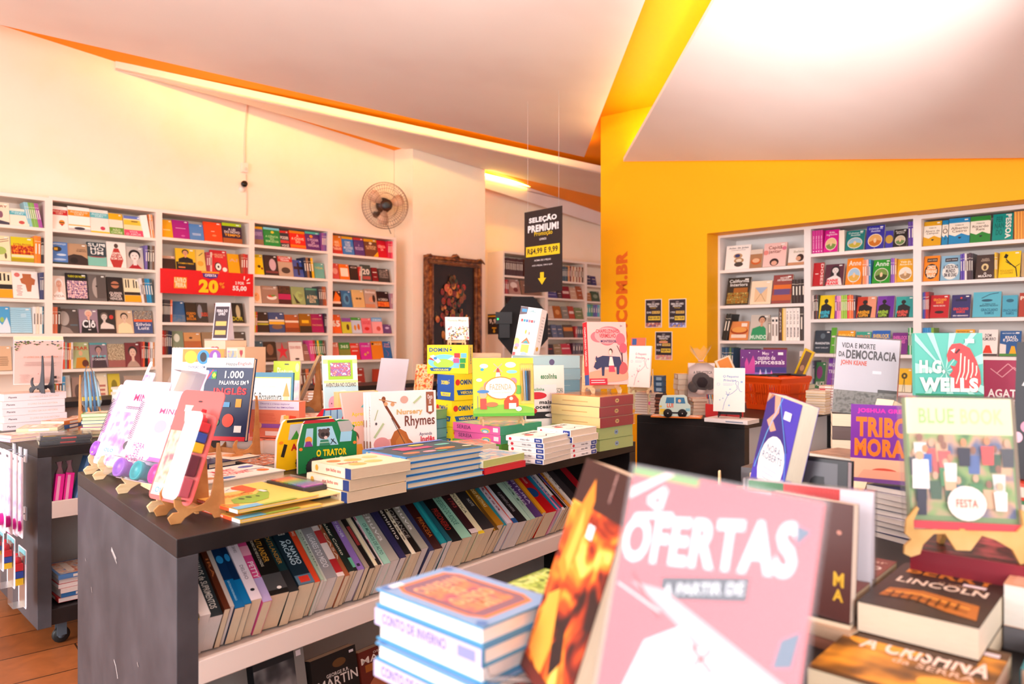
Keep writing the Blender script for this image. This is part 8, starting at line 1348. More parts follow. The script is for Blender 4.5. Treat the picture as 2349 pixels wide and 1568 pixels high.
# orange shopping basket
bc = on_z(1790, 945, TZ); Mk = frV(bc.x, bc.y, TZ+.002, .82, .55)
o = empty('shopping_basket', Mk); tag(o, 'orange plastic shopping basket with black handles', 'basket'); org = mat('e8500f', .35, .45)
bw, bd, bh = .30, .30, .215; tp = .035      # top flares
def wall4(x0, x1, z0, z1): return None
cnr0 = [(0+tp*.6, tp*.6), (bw-tp*.6, tp*.6), (bw-tp*.6, bd-tp*.6), (tp*.6, bd-tp*.6)]; cnr1 = [(-tp*.3, -tp*.3), (bw+tp*.3, -tp*.3), (bw+tp*.3, bd+tp*.3), (-tp*.3, bd+tp*.3)]
mb = MB(); mb.mesh([(x, y, 0) for x, y in cnr0]+[(x, y, .006) for x, y in cnr0], [(3, 2, 1, 0), (4, 5, 6, 7), (0, 1, 5, 4), (1, 2, 6, 5), (2, 3, 7, 6), (3, 0, 4, 7)], org); addp(o, 'basket_floor', mb)
for s in range(4):
    a0, a1, b0, b1 = Vector(cnr0[s]), Vector(cnr0[(s+1) % 4]), Vector(cnr1[s]), Vector(cnr1[(s+1) % 4]); nrm = Vector(((a1-a0).y, -(a1-a0).x)).normalized()
    def P(u, v, th=0): q = a0.lerp(a1, u).lerp(b0.lerp(b1, u), v)+nrm*th; return (q.x, q.y, v*bh)
    mb = MB()
    def pan(u0, u1, v0, v1):
        mb.mesh([P(u0, v0), P(u1, v0), P(u1, v1), P(u0, v1), P(u0, v0, .003), P(u1, v0, .003), P(u1, v1, .003), P(u0, v1, .003)], [(0, 3, 2, 1), (4, 5, 6, 7), (0, 1, 5, 4), (1, 2, 6, 5), (2, 3, 7, 6), (3, 0, 4, 7)], org)
    pan(0, 1, 0, .16); pan(0, 1, .48, .54); pan(0, 1, .8, 1)
    n_ = 17
    for i in range(n_+1):
        u = i/n_; pan(max(0, u-.011 if .3 < u < .7 else u-.016), min(1, u+.016), .16, .8)
    pan(.33, .67, .16, .8)
    addp(o, 'slotted_side', mb)
mb = MB(); q = .014; 
for s in range(4):
    a, b = Vector(cnr1[s]), Vector(cnr1[(s+1) % 4]); mb.tube([(a.x, a.y, bh), (b.x, b.y, bh)], .012, org, 8)
for s in range(4):
    a, b = Vector(cnr1[s]), Vector(cnr1[(s+1) % 4]); nn_ = Vector(((b-a).y, -(b-a).x)).normalized(); mb.mesh([(a.x, a.y, bh-.03), (b.x, b.y, bh-.03), (b.x+nn_.x*.014, b.y+nn_.y*.014, bh), (a.x+nn_.x*.014, a.y+nn_.y*.014, bh)], [(0, 1, 2, 3)], org)
addp(o, 'rim', mb)
for s in (0, 1):
    y = .02 if s == 0 else bd-.02; dz = bh+.012; mb = MB(); k_ = bd*.46*(1 if s == 0 else -1); mb.tube([(.0, y, dz), (.0, y+k_, dz+.004), (bw, y+k_, dz+.004), (bw, y, dz)], .008, blackp, 8); addp(o, 'handle', mb, 'black folding handle')
# behind the basket
M, W = frY(1698, 5.62, 1804, 5.5, TZ)
castle = [('r', 0, 0, 1, 1, '6a1a7a'), ('r', 0, 0, 1, .35, '3a2a80'), ('r', 0, 0, 1, .15, '8a60c0'), tx('Meu', .8, .92, 'f0d8e8', .48, .62, .012), tx('castelo de', .62, .78, 'f0dce8', .38, .76, .015), tx('princesas', .4, .62, 'f4e4ec', .3, .96, .02), ('p', [(.1, .1), (.1, .5), (.14, .7), (.18, .5), (.18, .4), (.24, .62), (.28, .78), (.32, .6), (.32, .1)], 'c83a98'), ('p', [(.4, 0), (.44, .28), (.48, 0)], 'e8c0e8'), ('p', [(.52, 0), (.56, .3), (.6, 0)], 'a0b8e8'), ('p', [(.64, 0), (.68, .24), (.72, 0)], 'e070b8'), ('e', .2, .88, .01, .02, 'f0e0f8'), ('e', .4, .93, .01, .02, 'f0e0f8'), ('e', .7, .9, .01, .02, 'f0e0f8'), ('e', .9, .6, .01, .02, 'f0e0f8'), ('e', .05, .7, .01, .02, 'f0e0f8'), ('r', .82, .8, .93, .9, 'f4ecf0')]
for i in range(5): lie('picture_book', f'flat book under the castle book, {ORD[i]} from the bottom', M @ Tm((0, .01, .038*i)), W-.02, .18, .036, 'F', ('c86a4a', 'e0c8a0', '8a4a8a', 'd8b090', '4a6a98')[i], None, None, pc='ecd8c0', cat='picture book')
stand('picture_book', 'purple castle of princesses book behind the basket', M @ Tm((0, 0, .192)), W, hz(802, 5.55, TZ+.192), .02, '6a1a7a', castle, 8, hard=True, cat='picture book')
stand('picture_book', 'orange and cream book leaning at the castle book', M @ Tm((-.115, .05, .12)) @ Ry(R(-24)), .12, .2, .012, 'f4e0c0', [('r', .15, .1, .9, .95, 'f0902e'), ('e', .5, .45, .25, .15, 'f0c070')], 5, cat='picture book')
M, W = frY(1806, 5.6, 1840, 5.5, TZ)
stand('picture_book', 'yellow-edged brown book tilting behind the basket', M @ Tm((0, .03, .14)) @ Ry(R(22)), .085, .29, .016, 'e8c01e', [('r', .2, .05, .8, .95, '7a5a48'), ('e', .5, .5, .2, .08, 'c09070')], 6, cat='picture book')
for i in range(4): lie('picture_book', f'green flat book, {ORD[i]} from the bottom behind the basket corner', M @ Tm((-.01, .05, .034*i)), .12, .14, .033, 'F', '3a8a4a', None, None, pc='e8e0c0', cat='picture book')
M, W = frY(1848, 4.75, 1876, 4.7, TZ)
rows('sticker_book', M, .12, .13, ['f0c030', 'f0c83a', 'f0e0c0', 'f0c030', 'e8e0c8', 'f4c820', 'e8c030', 'f0c83a', 'e8dcc8'], 'yellow sticker book right of the basket', t=.0155, cat='sticker book', side='L', seed=51)
M, W = frY(1880, 4.8, 1912, 4.75, TZ)
rows('sticker_book', M, .12, .14, ['b03a3a', 'd87a3a', 'c8b0a0', 'a84a6a', 'e0c8b0', '9a3a5a', 'c04a3a', 'e0d0c0', 'b82a3a', 'd8c0b0'], 'red and brown booklet at the far end by the shelves', t=.0165, cat='booklet', side='F', seed=52)
M, W = frY(1828, 4.45, 1856, 4.5, TZ)
rows('sticker_book', M, .1, .1, ['e8a878', 'f0dcc0', 'e8b880', 'f0c8a0', 'e8d8c0'], 'peach booklet at the basket foot', t=.0155, cat='booklet', side='F', seed=53)
# ================================================================== the table closest to the camera
AX = (.767, -.642)
FY = lambda *a: frY(*a)[0]
def B3(px, py, z, ang=0.0):
    p = on_z(px, py, z); M = frV(p.x, p.y, z, *AX); return M @ Rz(R(ang))
# blue book pile
p = on_z(863, 1347, 1.044); M = frV(p.x, p.y, TZ, .158, -.146)
btop = [('r', 0, 0, 1, 1, '8ab0dc'), ('p', [(.1, .2), (.18, .08), (.82, .08), (.9, .2), (.9, .8), (.82, .92), (.18, .92), (.1, .8)], 'e88a5a'), ('p', [(.14, .2), (.2, .12), (.8, .12), (.86, .2), (.86, .8), (.8, .88), (.2, .88), (.14, .8)], '8a6a80'), ('r', .22, .3, .8, .8, N('8a5a6a', 'e09068', 'a8607a', s=24)), tx('UM\nCONTO\nDE\nINVERNO', .2, .8, 'f0b48a', .2, .8, .03), ('e', .07, .05, .05, .04, '5a88c8'), ('e', .93, .05, .05, .04, '5a88c8'), ('e', .93, .95, .05, .04, '5a88c8'), ('r', .74, .04, .9, .1, 'fbf6fb')]
bsp = [('r', 0, 0, 1, 1, 'c8c0e4'), ('v', 'CONTO DE INVERNO', .2, .3, .8, .92, '5a4a90', .01), ('r', .2, .05, .8, .2, '8a90c8')]
for i in range(5):
    lie('hardcover_book', f'blue-bordered hardcover, {("lowest", "second", "third", "fourth", "topmost")[i]} of the pile at the table corner', M @ Tm(((0, .004, -.003, .002, 0)[i], (0, -.004, .003, 0, 0)[i], .0248*i)), .215, .138, .0238, 'F' if i in (0, 3) else 'B', '4a9ac8', btop, bsp, pc='f6f0f0', hard=True, parts=True, cat='book')
# leaf book and the pile that carries it
M = B3(1118, 1352, .992) @ Tm((0, 0, -.072))
for i, (c, nm) in enumerate((('7a5a48', 'brown book at the bottom of the pile under the leaf cover'), ('c8b8a0', 'sand book in the middle of the pile under the leaf cover'))): lie('book', nm, M @ Tm((0, 0, .025*i)), .21, .15, .0245, 'F', c, None, None)
lie('book', 'green leaf-pattern book with yellow dotted edge, behind the blue pile', M @ Tm((0, 0, .05)), .215, .155, .02, 'F', '8aa83a', [('r', .02, .02, .98, .98, N('4a6a24', 'a8c858', 'd0e090', '6a8a30', s=26, d=1.5)), ('l', [(.3, .2), (.5, .5), (.8, .6)], .02, 'e8e8b0')]+[('e', i/22+.02, .04, .015, .015, 'f0d83a' if i % 2 else 'f4f4e8') for i in range(22)], None, parts=True)
# flames: one flat, one upright
fire = N('2a1210', '8a2410', 'd8501a', 'f0902a', 'f8c860', s=16, d=1.2)
flame = [('r', 0, 0, 1, 1, '3a1a18'), ('r', 0, 0, 1, .8, fire), ('p', [(.1, .5), (.2, .8), (.32, .93), (.42, .84), (.4, .6), (.3, .45)], 'e8882a'), ('p', [(.2, .55), (.28, .8), (.36, .7), (.33, .5)], 'f6b048'), ('p', [(.05, .1), (.1, .36), (.3, .42), (.45, .2), (.4, .04)], 'f0a03a'), ('p', [(.45, .2), (.6, .3), (.7, .18), (.55, .08)], '2a1614'), ('v', 'TERRITÓRIO', .66, .86, .7, .99, 'd8a8a0', .005), ('r', .46, .68, .58, .74, 'fbf6fb'), ('r', .0, .0, 1, .06, '6a2418')]
M = B3(1075, 1568, .938); M = M @ Tm((0, 0, -.016))
lie('paperback_novel', 'flame-covered novel lying flat beneath the upright one', M @ Tm((0, 0, -.002)), .24, .17, .034, 'B', '8a2a14', [('r', 0, 0, 1, 1, fire), ('p', [(.2, .2), (.4, .8), (.7, .6), (.6, .2)], 'f0862a')], None, pc='f8e0c0', parts=True, cat='book')
Mf_ = frV(.012, .968, .958, .27, -.963)
stand('paperback_novel', 'flame-covered thick novel standing upright in the clear easel', Mf_, .158, .282, .046, '3a1a16', flame, 19, pc='f6e6cc', cat='book', wrap=False)
o = empty('clear_easel', Mf_); tag(o, 'clear acrylic easel arms under the upright flame novel', 'easel')
gl = clear_mat('acrylic_rod', 'ffffff', .55, .03)
for x_ in (.03, .13):
    mb = MB(); mb.tube([(x_, -.06, .052), (x_, -.052, .018), (x_, .03, .004), (x_, .11, .002)], .004, gl, 8); addp(o, 'arm', mb)
    mb = MB(); mb.tube([(x_, .11, .002), (x_, .125, .10)], .004, gl, 8); addp(o, 'back_rest', mb)
mb = MB(); mb.tube([(.03, .11, .003), (.13, .11, .003)], .004, gl, 8); addp(o, 'crossbar', mb)
# OFERTAS sign in its acrylic holder
Mo_ = frV(.066, .722, .978, .585, -.811)
for i in range(2): lie('hardcover_book', ('lower', 'upper')[i]+' plain brown book under the red offers sign', Mo_ @ Tm((-.01, -.06, -.0575+.0285*i)), .23, .2, .028, 'F', ('6a4a3a', '8a6a50')[i], None, None, cat='book')
o = empty('offers_sign', Mo_ @ Rx(R(-14))); tag(o, 'red OFERTAS sign in a clear acrylic holder, close to the camera', 'sign')
sw, sh = .216, .302
of = [('r', 0, 0, 1, 1, 'ee5a68'), ('r', 0, .975, .4, 1, '7ab05a'), ('p', [(0, .93), (.2, 1), (.26, 1), (0, .89)], 'fbe0e0'), ('l', [(.12, .9), (.22, .95), (.2, .88), (.12, .9)], .03, 'fbf0f0'), ('p', [(.04, .83), (.3, .86), (.28, .88), (.06, .85)], 'fbf0f0'),
      ('t', 'OFERTAS', .005, .68, .92, .835, 'fdf8f8', .035, .105), ('p', [(.28, .605), (.73, .685), (.73, .755), (.28, .675)], '2a3a4c'), ('t', 'A PARTIR DE', .30, .622, .71, .658, 'e8f0f6', .03, .08),
      ('p', [(.1, 0.63), (.3, 0.64), (.95, 0.51), (.95, 0.44), (.7, 0.47), (.2, 0.61)], 'f6b8bc'), ('l', [(.1, 0.66), (.3, 0.55)], .014, 'c83040'), ('l', [(.02, 0.61), (.3, 0.57)], .01, 'fbe8e8'), ('p', [(.1, 0.21), (.24, 0.47), (.42, 0.55), (.52, 0.51), (.66, 0.53), (.85, 0.41), (.9, 0.16), (.6, 0.11), (.2, 0.11)], 'fbeef0'), ('l', [(.5, 0.51), (.62, 0.46)], .018, 'd83a48'), ('l', [(.52, 0.46), (.6, 0.52)], .014, 'd83a48'), ('l', [(.72, 0.45), (.84, 0.39)], .018, 'd83a48'), ('l', [(.72, 0.39), (.82, 0.47)], .014, 'd83a48'), ('l', [(.7, 0.31), (1, 0.13)], .02, 'c83040'),
      ('p', [(.9, .93), (.97, .92), (.91, .87)], '4a6a88'), ('p', [(.9, .62), (.98, .66), (.96, .56), (.88, .54)], '4a6a88'), ('p', [(.88, .42), (.99, .46), (.98, .4)], '5a88b0'), ('p', [(.9, .3), (.99, .33), (.98, .24), (.92, .24)], '3a5a78'), ('r', 0, .0, .12, .2, 'f08a9a')]
mb = MB(); mb.box(.003, 0, .003, sw-.003, .0012, sh-.003, mat('ee5a68', .5)); art(mb, of, sw-.006, sh-.006, lambda a, b, e: Vector((.003+a, -e*.3, .003+b)), .0003); addp(o, 'printed_card', mb)
acr = clear_mat('acrylic_sheet', 'f4f6ff', .16, .38)
mb = MB(); mb.box(0, -.0035, 0, sw, -.0012, sh, acr); addp(o, 'acrylic_front', mb, 'clear front sheet'); mb = MB(); mb.box(0, .002, 0, sw, .0045, sh, acr); addp(o, 'acrylic_back', mb, 'clear back sheet')
mb = MB(); mb.box(0, -.0035, -.003, sw, .06, 0, acr, None); addp(o, 'foot', mb, 'clear foot')
# novels standing in the middle of the table
Mn = frV(at(1717, 0, 1.70).x, 1.70, 1.06, .022, -.13)
for i in range(4): lie('paperback_novel', f'novel lying under the white-oval novel, {ORD[i]} from the bottom', Mn @ Tm((-.02, -.02, -.138+.0345*i)), .17, .14, .0335, 'F', ('5a3a70', '8a7a60', '3a4a60', 'a87850')[i], None, None, cat='book')
nr = [('r', 0, 0, 1, 1, '4a3cae'), ('p', [(0, 1), (.35, 1), (.9, .5), (.2, .2), (0, .3)], '3a2a78'), ('p', [(0, 1), (.2, 1), (.3, .82), (.12, .72), (.3, .62), (.45, .66), (.3, .74), (.42, .84), (.38, 1), (.1, 1), (0, .9)], 'd89a80'), ('l', [(.45, 1), (.2, .6), (.05, .2)], .02, '6ab0e0'), ('l', [(.4, .95), (.85, .5), (1, .2)], .02, '5a90d8'), ('e', .52, .3, .38, .3, 'f6f0ea'), tx('NORA\nROBERTS', .34, .5, '5a6a8a', .22, .82, .01)]+lines(.1, .3, 4, 'a8b0c8', .3, .75, .2)+[('r', .6, .8, .8, .88, 'f8f2fa')]
stand('paperback_novel', 'violet and blue novel with white oval, standing', Mn @ Ry(R(7)), .136, .215, .04, '4a3cae', nr, 10, pc='f4ecd8', cat='book')
Md = FY(1806, 1.62, 1946, 1.52, .965)
stand('hardcover_book', 'black hardcover with huge grey letter D', Md, .128, hz(1052, 1.58, .965), .03, '2e2e32', [('r', .25, .52, .84, .96, '66666c'), ('e', .42, .62, .28, .22, '66666c'), ('e', .5, .7, .13, .09, '2e2e32'), ('r', .45, .64, .62, .79, '2e2e32'), ('r', .3, .5, 1, .5, '2e2e32')], 3, hard=True, pc='f0ecfa', cat='book')
lie('hardcover_book', 'grey hardcover lying beneath the one with the big D', Md @ Tm((-.01, -.01, -.045)), .15, .12, .043, 'F', '5a5a60', None, None, cat='book')
M = FY(1712, 1.33, 1985, 1.22, .958)
stand('hardcover_book', 'wrapped book with green, red and white top, lying back on its easel', M, .205, hz(1120, 1.27, .958), .022, 'f0eaf2', [('r', 0, .9, .5, 1, '3a7a4a'), ('r', .3, .9, .75, 1, 'd83a3a')], 4, hard=True, pc='f2ecf4', wrap=True, cat='book')
mb = MB(); mb.box(0, 0, 0, .12, .022, .003, mat('3a7048', .3)); o = None
M = FY(1760, 1.24, 1952, 1.13, .958)
stand('paperback_novel', 'chocolate brown novel with small gold letters behind the offers sign', M, .14, hz(1150, 1.17, .958), .018, '5a3430', [tx('M', .3, .42, 'e8b83a', .8, .92, .03), tx('A', .18, .28, 'e8b83a', .8, .92, .03), ('e', .85, .75, .03, .02, 'c88a7a')], 4, pc='e8d8c8', cat='book')
for i in range(2): lie('paperback_novel', ('lower', 'upper')[i]+' flat novel beneath the chocolate brown one', M @ Tm((0, -.02, -.0375+.0185*i)), .15, .18, .0175, 'F', ('8a5a48', 'b89a80')[i], None, None, cat='book')
Mh_ = frV(at(1680, 0, 1.9).x, 1.9, TZ, .9, -.4)
easel('plywood easel with only its hook visible behind the offers sign', Mh_, .08, .13, ply, 1.2)
for i in range(3): lie('paperback_novel', f'dark novel, {ORD[i]} from the bottom of the pile by the black end panel', frV(at(1700, 0, 2.0).x, 2.0, TZ+.045*i, .767, -.642), .15, .12, .044, 'F', ('2a2628', '3a3436', '4a4448')[i], None, None, cat='book')
# democracy book and the pile in front of it
M = FY(1909, 2.33, 2042, 2.27, TZ)
for i in range(6): lie('hardcover_book', f'hardcover in the pile under the democracy book, {ORD[i]} from the bottom', M @ Tm((0, 0, .041*i)), .17, .15, .04, 'B' if i % 2 else 'F', ('5a4a44', '8a8a8c', '3a3436', 'a08a78', '6a5a58', '4a4240')[i], None, None, cat='book')
dem = [('r', 0, 0, 1, 1, 'cfcad2'), ('r', 0, 0, 1, .3, N('6a6660', '8e8a84', '5a5650', s=60)), tx('VIDA E MORTE', .86, .93, '4a4448', .08, .62, .025), tx('DEMOCRACIA', .72, .84, '4a4448', .16, .96, .04), tx('DA', .74, .81, '4a4448', .04, .14, .03), tx('JOHN KEANE', .62, .7, 'd8503a', .08, .5, .03), ('r', .6, .54, .74, .58, 'f0ecf2'), ('r', .7, .3, 1, .34, '4a4644')]
stand('hardcover_book', 'silver grey democracy book in plastic, standing tall', M @ Tm((0, .01, .247)) @ Ry(R(4)), W if False else .178, .238, .02, 'c8c2ca', dem, 6, pc='f0dcc8', wrap=True, cat='book')
M = FY(1852, 2.1, 1925, 2.02, TZ)
for i, (c, s_) in enumerate((('7a6258', 'F'), ('8a7268', 'B'), ('4a3c38', 'F'), ('b08a70', 'B'))): lie('hardcover_book', f'hardcover with pale pages, {("lowest", "second", "third", "topmost")[i]} of the pile left of Tribos Morais', M @ Tm((0, 0, .04*i)), .15, .15, .039, s_, c, [('r', .05, .05, .95, .95, N('8a6a58', 'b0907a', s=15))], None, pc='f0e6d8', hard=True, cat='book')
M = FY(1922, 1.98, 2000, 1.86, TZ+.05)
book('hardcover_book', 'cream-paged book leaning back, seen from its page side', M @ Tm((.02, 0, .0)) @ Rx(R(-22)) @ Rz(R(0)), .06, .29, .05, '3a3230', [('r', 0, 0, 1, 1, 'f0dfbc')], None, pc='f4e2bc', parts=True)
for i in range(2): lie('hardcover_book', ('lower', 'upper')[i]+' brown hardcover under the page-side book', M @ Tm((0, -.01, -.05+.025*i)), .1, .14, .024, 'F', ('5a4038', '6a4a40')[i], None, None, cat='book')
# Tribos Morais on its white pile
M = FY(1984, 1.82, 2066, 1.74, TZ)
for i in range(9):
    c = ('1e2a5a', 'f0ecf0', '22305a', 'e8e4ec', '1c2850', '2a3a6a', 'f0e0d0', 'e8e4ea', '2a3460')[i]
    lie('paperback_novel', f'white-paged novel, {ORD[i]} from the bottom of the pile under Tribos Morais', M @ Tm((.004*((i*7) % 3-1), 0, .0138*i)) @ Rz(R((i*5) % 7-3)), .14, .2, .013, 'B' if i % 3 else 'R', c, None, None, pc='f4f0ec', cat='book')
tri = [('r', 0, .28, 1, 1, '7a2a9a'), ('r', 0, 0, 1, .3, 'f4bc98'), tx('JOSHUA GREENE', .88, .95, 'e828a8', .1, .95, .04), tx('TRIBOS', .58, .84, 'f47a1a', .08, .98, .05), tx('MORAIS', .33, .56, 'f47a1a', .06, .98, .05), ('e', .5, .14, .2, .05, 'd8503a'), ('e', .5, .06, .15, .04, '4a3a8a'), ('p', [(.1, .04), (.2, .16), (.9, .16), (.95, .04)], 'f0a88a'), ('r', .05, .0, .95, .05, '7a4a90')]
Mt_ = FY(1950, 1.83, 2096, 1.76, TZ+.1265)
stand('paperback_novel', 'purple Tribos Morais book with orange lettering', Mt_, .15, hz(929, 1.83, TZ+.1265), .022, '7a2a9a', tri, 7, pc='f0e4d8', cat='book')
# H.G. Wells, Agatha Christie and the black one
M = FY(2104, 2.02, 2244, 1.98, TZ)
for i in range(5): lie('hardcover_book', f'hardcover, {ORD[i]} from the bottom of the pile under the tiger omnibus', M @ Tm((0, 0, .043*i)), .16, .15, .042, 'F', ('8a4a3a', '3a5a6a', 'a89a80', '5a3a50', '3a3a3a')[i], None, None, cat='book')
hg = [('r', 0, 0, 1, .4, '1f8a5c')]+[('p', [(.45, .62), (.45+.8*math.cos(a), .62+.8*math.sin(a)), (.45+.8*math.cos(a+.13), .62+.8*math.sin(a+.13))], 'a8dcd0') for a in [k*.42+.1 for k in range(15)]]
hg = [('p', [(min(1, max(0, x)), min(1, max(.4, y))) for x, y in o_[1]], o_[2]) if o_[0] == 'p' else o_ for o_ in hg]
hg += [('p', [(0.55, 0.89), (0.67, 0.90), (0.81, 0.85), (0.90, 0.73), (0.95, 0.62), (0.96, 0.51), (0.90, 0.42), (0.55, 0.45), (0.55, 0.56), (0.50, 0.58), (0.56, 0.63), (0.52, 0.68), (0.59, 0.67), (0.63, 0.72), (0.56, 0.75), (0.49, 0.71), (0.47, 0.78), (0.51, 0.85)], 'e0484a'), ('p', [(.53, .83), (.6, .85), (.58, .8)], 'f0e0d8')]+[('l', [(.6+.07*k, .5+.02*k), (.66+.06*k, .62), (.68+.055*k, .8-.03*k)], .02, 'f4d8cc') for k in range(5)]+[('l', [(.6, .8), (.66, .84)], .03, '5a1a20')]
hg += [tx('H.G.', .6, .73, 'f6f0e8', .06, .44, .05), tx('WELLS', .42, .56, 'f6f0e8', .06, .92, .06), tx('Trilogia da', .345, .37, 'c8e8d8', .25, .7, .01), tx('FICÇÃO', .25, .33, 'd8f0c8', .22, .72, .03), tx('CIENTÍFICA', .13, .21, 'd8f0c8', .03, .95, .03), ('r', .74, .9, .87, .94, 'f0f4f2')]
stand('hardcover_book', 'green omnibus with red roaring tiger', M @ Tm((0, .01, .2165)), .165, hz(765, 2.02, TZ+.2165), .03, '58b8a8', hg, 4, hard=True, pc='2a2426', cat='book')
M = FY(2258, 2.12, 2326, 2.08, TZ)
for i in range(4): lie('hardcover_book', f'hardcover, {ORD[i]} from the bottom of the pile under the maroon pink omnibus', M @ Tm((0, 0, .043*i)), .12, .15, .042, 'F', ('6a3a3a', '9a8a70', '4a5a5a', '7a4a5a')[i], None, None, cat='book')
stand('hardcover_book', 'maroon pink omnibus with white capitals', M @ Tm((0, .01, .1735)), .14, hz(827, 2.12, TZ+.1735), .025, 'a83a58', [('l', [(.1, .9), (.3, .8), (.5, .92), (.7, .8)], .02, 'd8909a'), ('l', [(.2, .84), (.4, .96), (.6, .84), (.85, .95)], .02, 'd8909a'), tx('AGATHA', .56, .66, 'f4e4e0', .05, .8, .03), tx('CHRISTIE', .44, .54, 'f4e4e0', .02, .82, .03), ('e', .2, .22, .2, .1, '6a2038'), ('e', .7, .22, .2, .1, '6a2038'), ('r', .6, .72, .74, .76, 'f0e0e4')], 4, hard=True, cat='book')
M = FY(2322, 1.58, 2440, 1.50, TZ)
for i in range(5): lie('paperback_novel', f'novel, {("lowest", "second", "third", "fourth", "topmost")[i]} of the pile at the very frame edge', M @ Tm((-.012, -.03, .036*i)), .15, .19, .035, 'F', ('8a8a88', 'b86a4a', '6a5a50', '3a7a4a', 'd8503a')[i], None, [('r', .2, .2, .8, .8, 'e8d8c8')], pc='f0e4d4', cat='book')
stand('hardcover_book', 'black book with white letter A and pink flowers, cut by the frame', M @ Tm((0, 0, .181)), .16, hz(786, 1.58, .181+TZ), .03, '26242a', [tx('AR', .68, .78, 'f0ecec', .08, .5, .04)]+[('e', .05+.09*i, .3+.08*((i*5) % 4), .06, .04, ('e8b8c8', 'd090a8', '8a9a50', 'f0d8d8')[i % 4]) for i in range(10)], 4, hard=True, cat='book')
# music cover on the light easel
Mz = FY(2090, 1.245, 2302, 1.215, 1.037)
for i in range(2): lie('paperback_novel', ('dark red novel', 'maroon glossy novel')[i]+' lying under the light easel', B3(2010, 1330, 1.0) @ Tm((.03, .10, -.078+.0575*i)), .25, .17, .057, 'F', ('5a1a20', '8a2a38')[i], [('r', .05, .05, .95, .95, N('7a2430', '2a1014', 'b0505a', s=18))], None, cat='book', parts=True)
o = empty('book_easel', Mz); tag(o, 'golden plywood easel with curled horns holding the crowded songbook', 'easel'); gp = noise_mat('golden_plywood', ['c89a54', 'd8ac66', 'e0b878'], 14, .5, 3)
mb = MB(); mb.prism([(0.0185, 0.0828), (0.0012, 0.0604), (-0.0012, 0.0380), (0.0079, 0.0293), (-0.0025, 0.0181), (-0.0037, 0.0052), (0.0062, 0.0008), (0.0202, 0.0063), (0.0251, 0.0217), (0.0418, 0.0399), (0.0590, 0.0414), (0.0743, 0.0158), (0.0959, 0.0162), (0.1132, 0.0410), (0.1328, 0.0357), (0.1574, 0.0212), (0.1673, -0.0011), (0.1776, 0.0022), (0.1833, 0.0275), (0.1801, 0.0419), (0.1924, 0.0631), (0.1875, 0.0773), (0.1722, 0.0856), (0.1742, 0.0608), (0.1648, 0.0497), (0.0123, 0.0459), (0.0118, 0.0593), (0.0209, 0.0802)], -.008, 0, gp, 'y', Tm((-.012, -.012, 0)) @ Rx(R(-6))); addp(o, 'front_plate', mb)
mb = MB(); mb.prism([(-.012, .02), (-.012, .05), (.06, .05), (.075, .18), (.085, .18), (.1, 0), (.085, 0), (.07, .02)], .07, .078, gp, 'x'); addp(o, 'rear_support', mb)
cr_ = random.Random(5)
mus = [('r', 0, 0, 1, 1, '7a9a5a'), ('r', .02, .1, .98, .75, N('3a7a3a', '8ab060', 'd8a888', '5a6a9a', s=20)), ('r', .0, .72, 1, 1, 'e6ecc0'), tx('BLUE', .8, .92, 'a8cc80', .12, .46, .02), tx('BOOK', .8, .92, 'c8dc98', .52, .92, .02)]
for i in range(26):
    x = .06+.9*cr_.random(); y = .3+.38*cr_.random(); c = cr_.choice(['f4f0ec', '2a5a3a', '3a3a48', 'd85a5a', 'e8b890', '3a8a4a', '4a6ab0'])
    mus += [('p', [(x-.05, y-.16), (x-.06, y-.02), (x+.06, y-.02), (x+.05, y-.16)], c), ('e', x, y+.02, .028, .03, cr_.choice(['e0b090', 'c88a68', '9a6048']))]
mus += [('p', [(.02, .3), (.03, .52), (.18, .52), (.18, .3)], 'f4f0f0'), ('e', .1, .55, .04, .035, 'd8a080'), ('p', [(.05, .1), (.06, .3), (.15, .3), (.14, .1)], '3a3a4a'), ('e', .52, .2, .18, .13, 'f4ece4'), ('e', .52, .2, .13, .09, 'f6dcd0'), tx('FESTA', .17, .23, 'e05a4a', .42, .62, .02), ('p', [(0, 0), (0, .06), (1, .06), (1, 0)], 'c83a48')]
stand('songbook', 'plastic-wrapped songbook with a crowd and white drum', Mz @ Tm((0, 0, .042)), .162, .218, .022, '8a9a6a', mus, 9, wrap=True, cat='book')
# flat novels in front
p = (.526, 1.13)
M = frV(p[0], p[1], TZ, .117, -.106)
lin_ = [('r', 0, 0, 1, 1, '3a302a'), tx('STEVE', .86, .94, 'd08a3a', .1, .5, .02), tx('BERRY', .78, .92, 'd88a3a', .1, .92, .03), tx('O CÓDIGO', .66, .71, 'c8a080', .45, .85, .01), tx('LINCOLN', .54, .66, 'e8d8c8', .1, .9, .03), ('p', [(.1, .2), (.12, .38), (.4, .44), (.9, .36), (.95, .1), (.7, .14), (.4, .24)], 'b8702a'), ('l', [(.12, .3), (.4, .36), (.85, .27)], .03, 'f0b04a'), ('l', [(.14, .25), (.4, .3), (.85, .2)], .02, '5a3414')]+[('r', .18+.08*k, .2+.01*k*(0 if k < 3 else 1)*0, .2+.08*k, .32, '5a3414') for k in range(8)]+[('r', .66, .68, .86, .73, 'f4e8f0')]
lie('paperback_novel', 'dark brown novel under the golden arcade one', M @ Tm((-.01, -.02, 0)), .17, .25, .034, 'L', '4a3020', None, None, cat='book')
lie('paperback_novel', 'dark novel with golden arcade picture lying flat on the heap', M @ Tm((0, 0, .035)), .16, .262, .045, 'L', '3a302a', lin_, None, pc='f0e2cc', parts=True, cat='book')
q = Vector((p[0], p[1]))-Vector((.117, -.106)).normalized()*.172+Vector((.171, .198)).normalized()*.01
M = frV(q.x, q.y, TZ, .117, -.106)
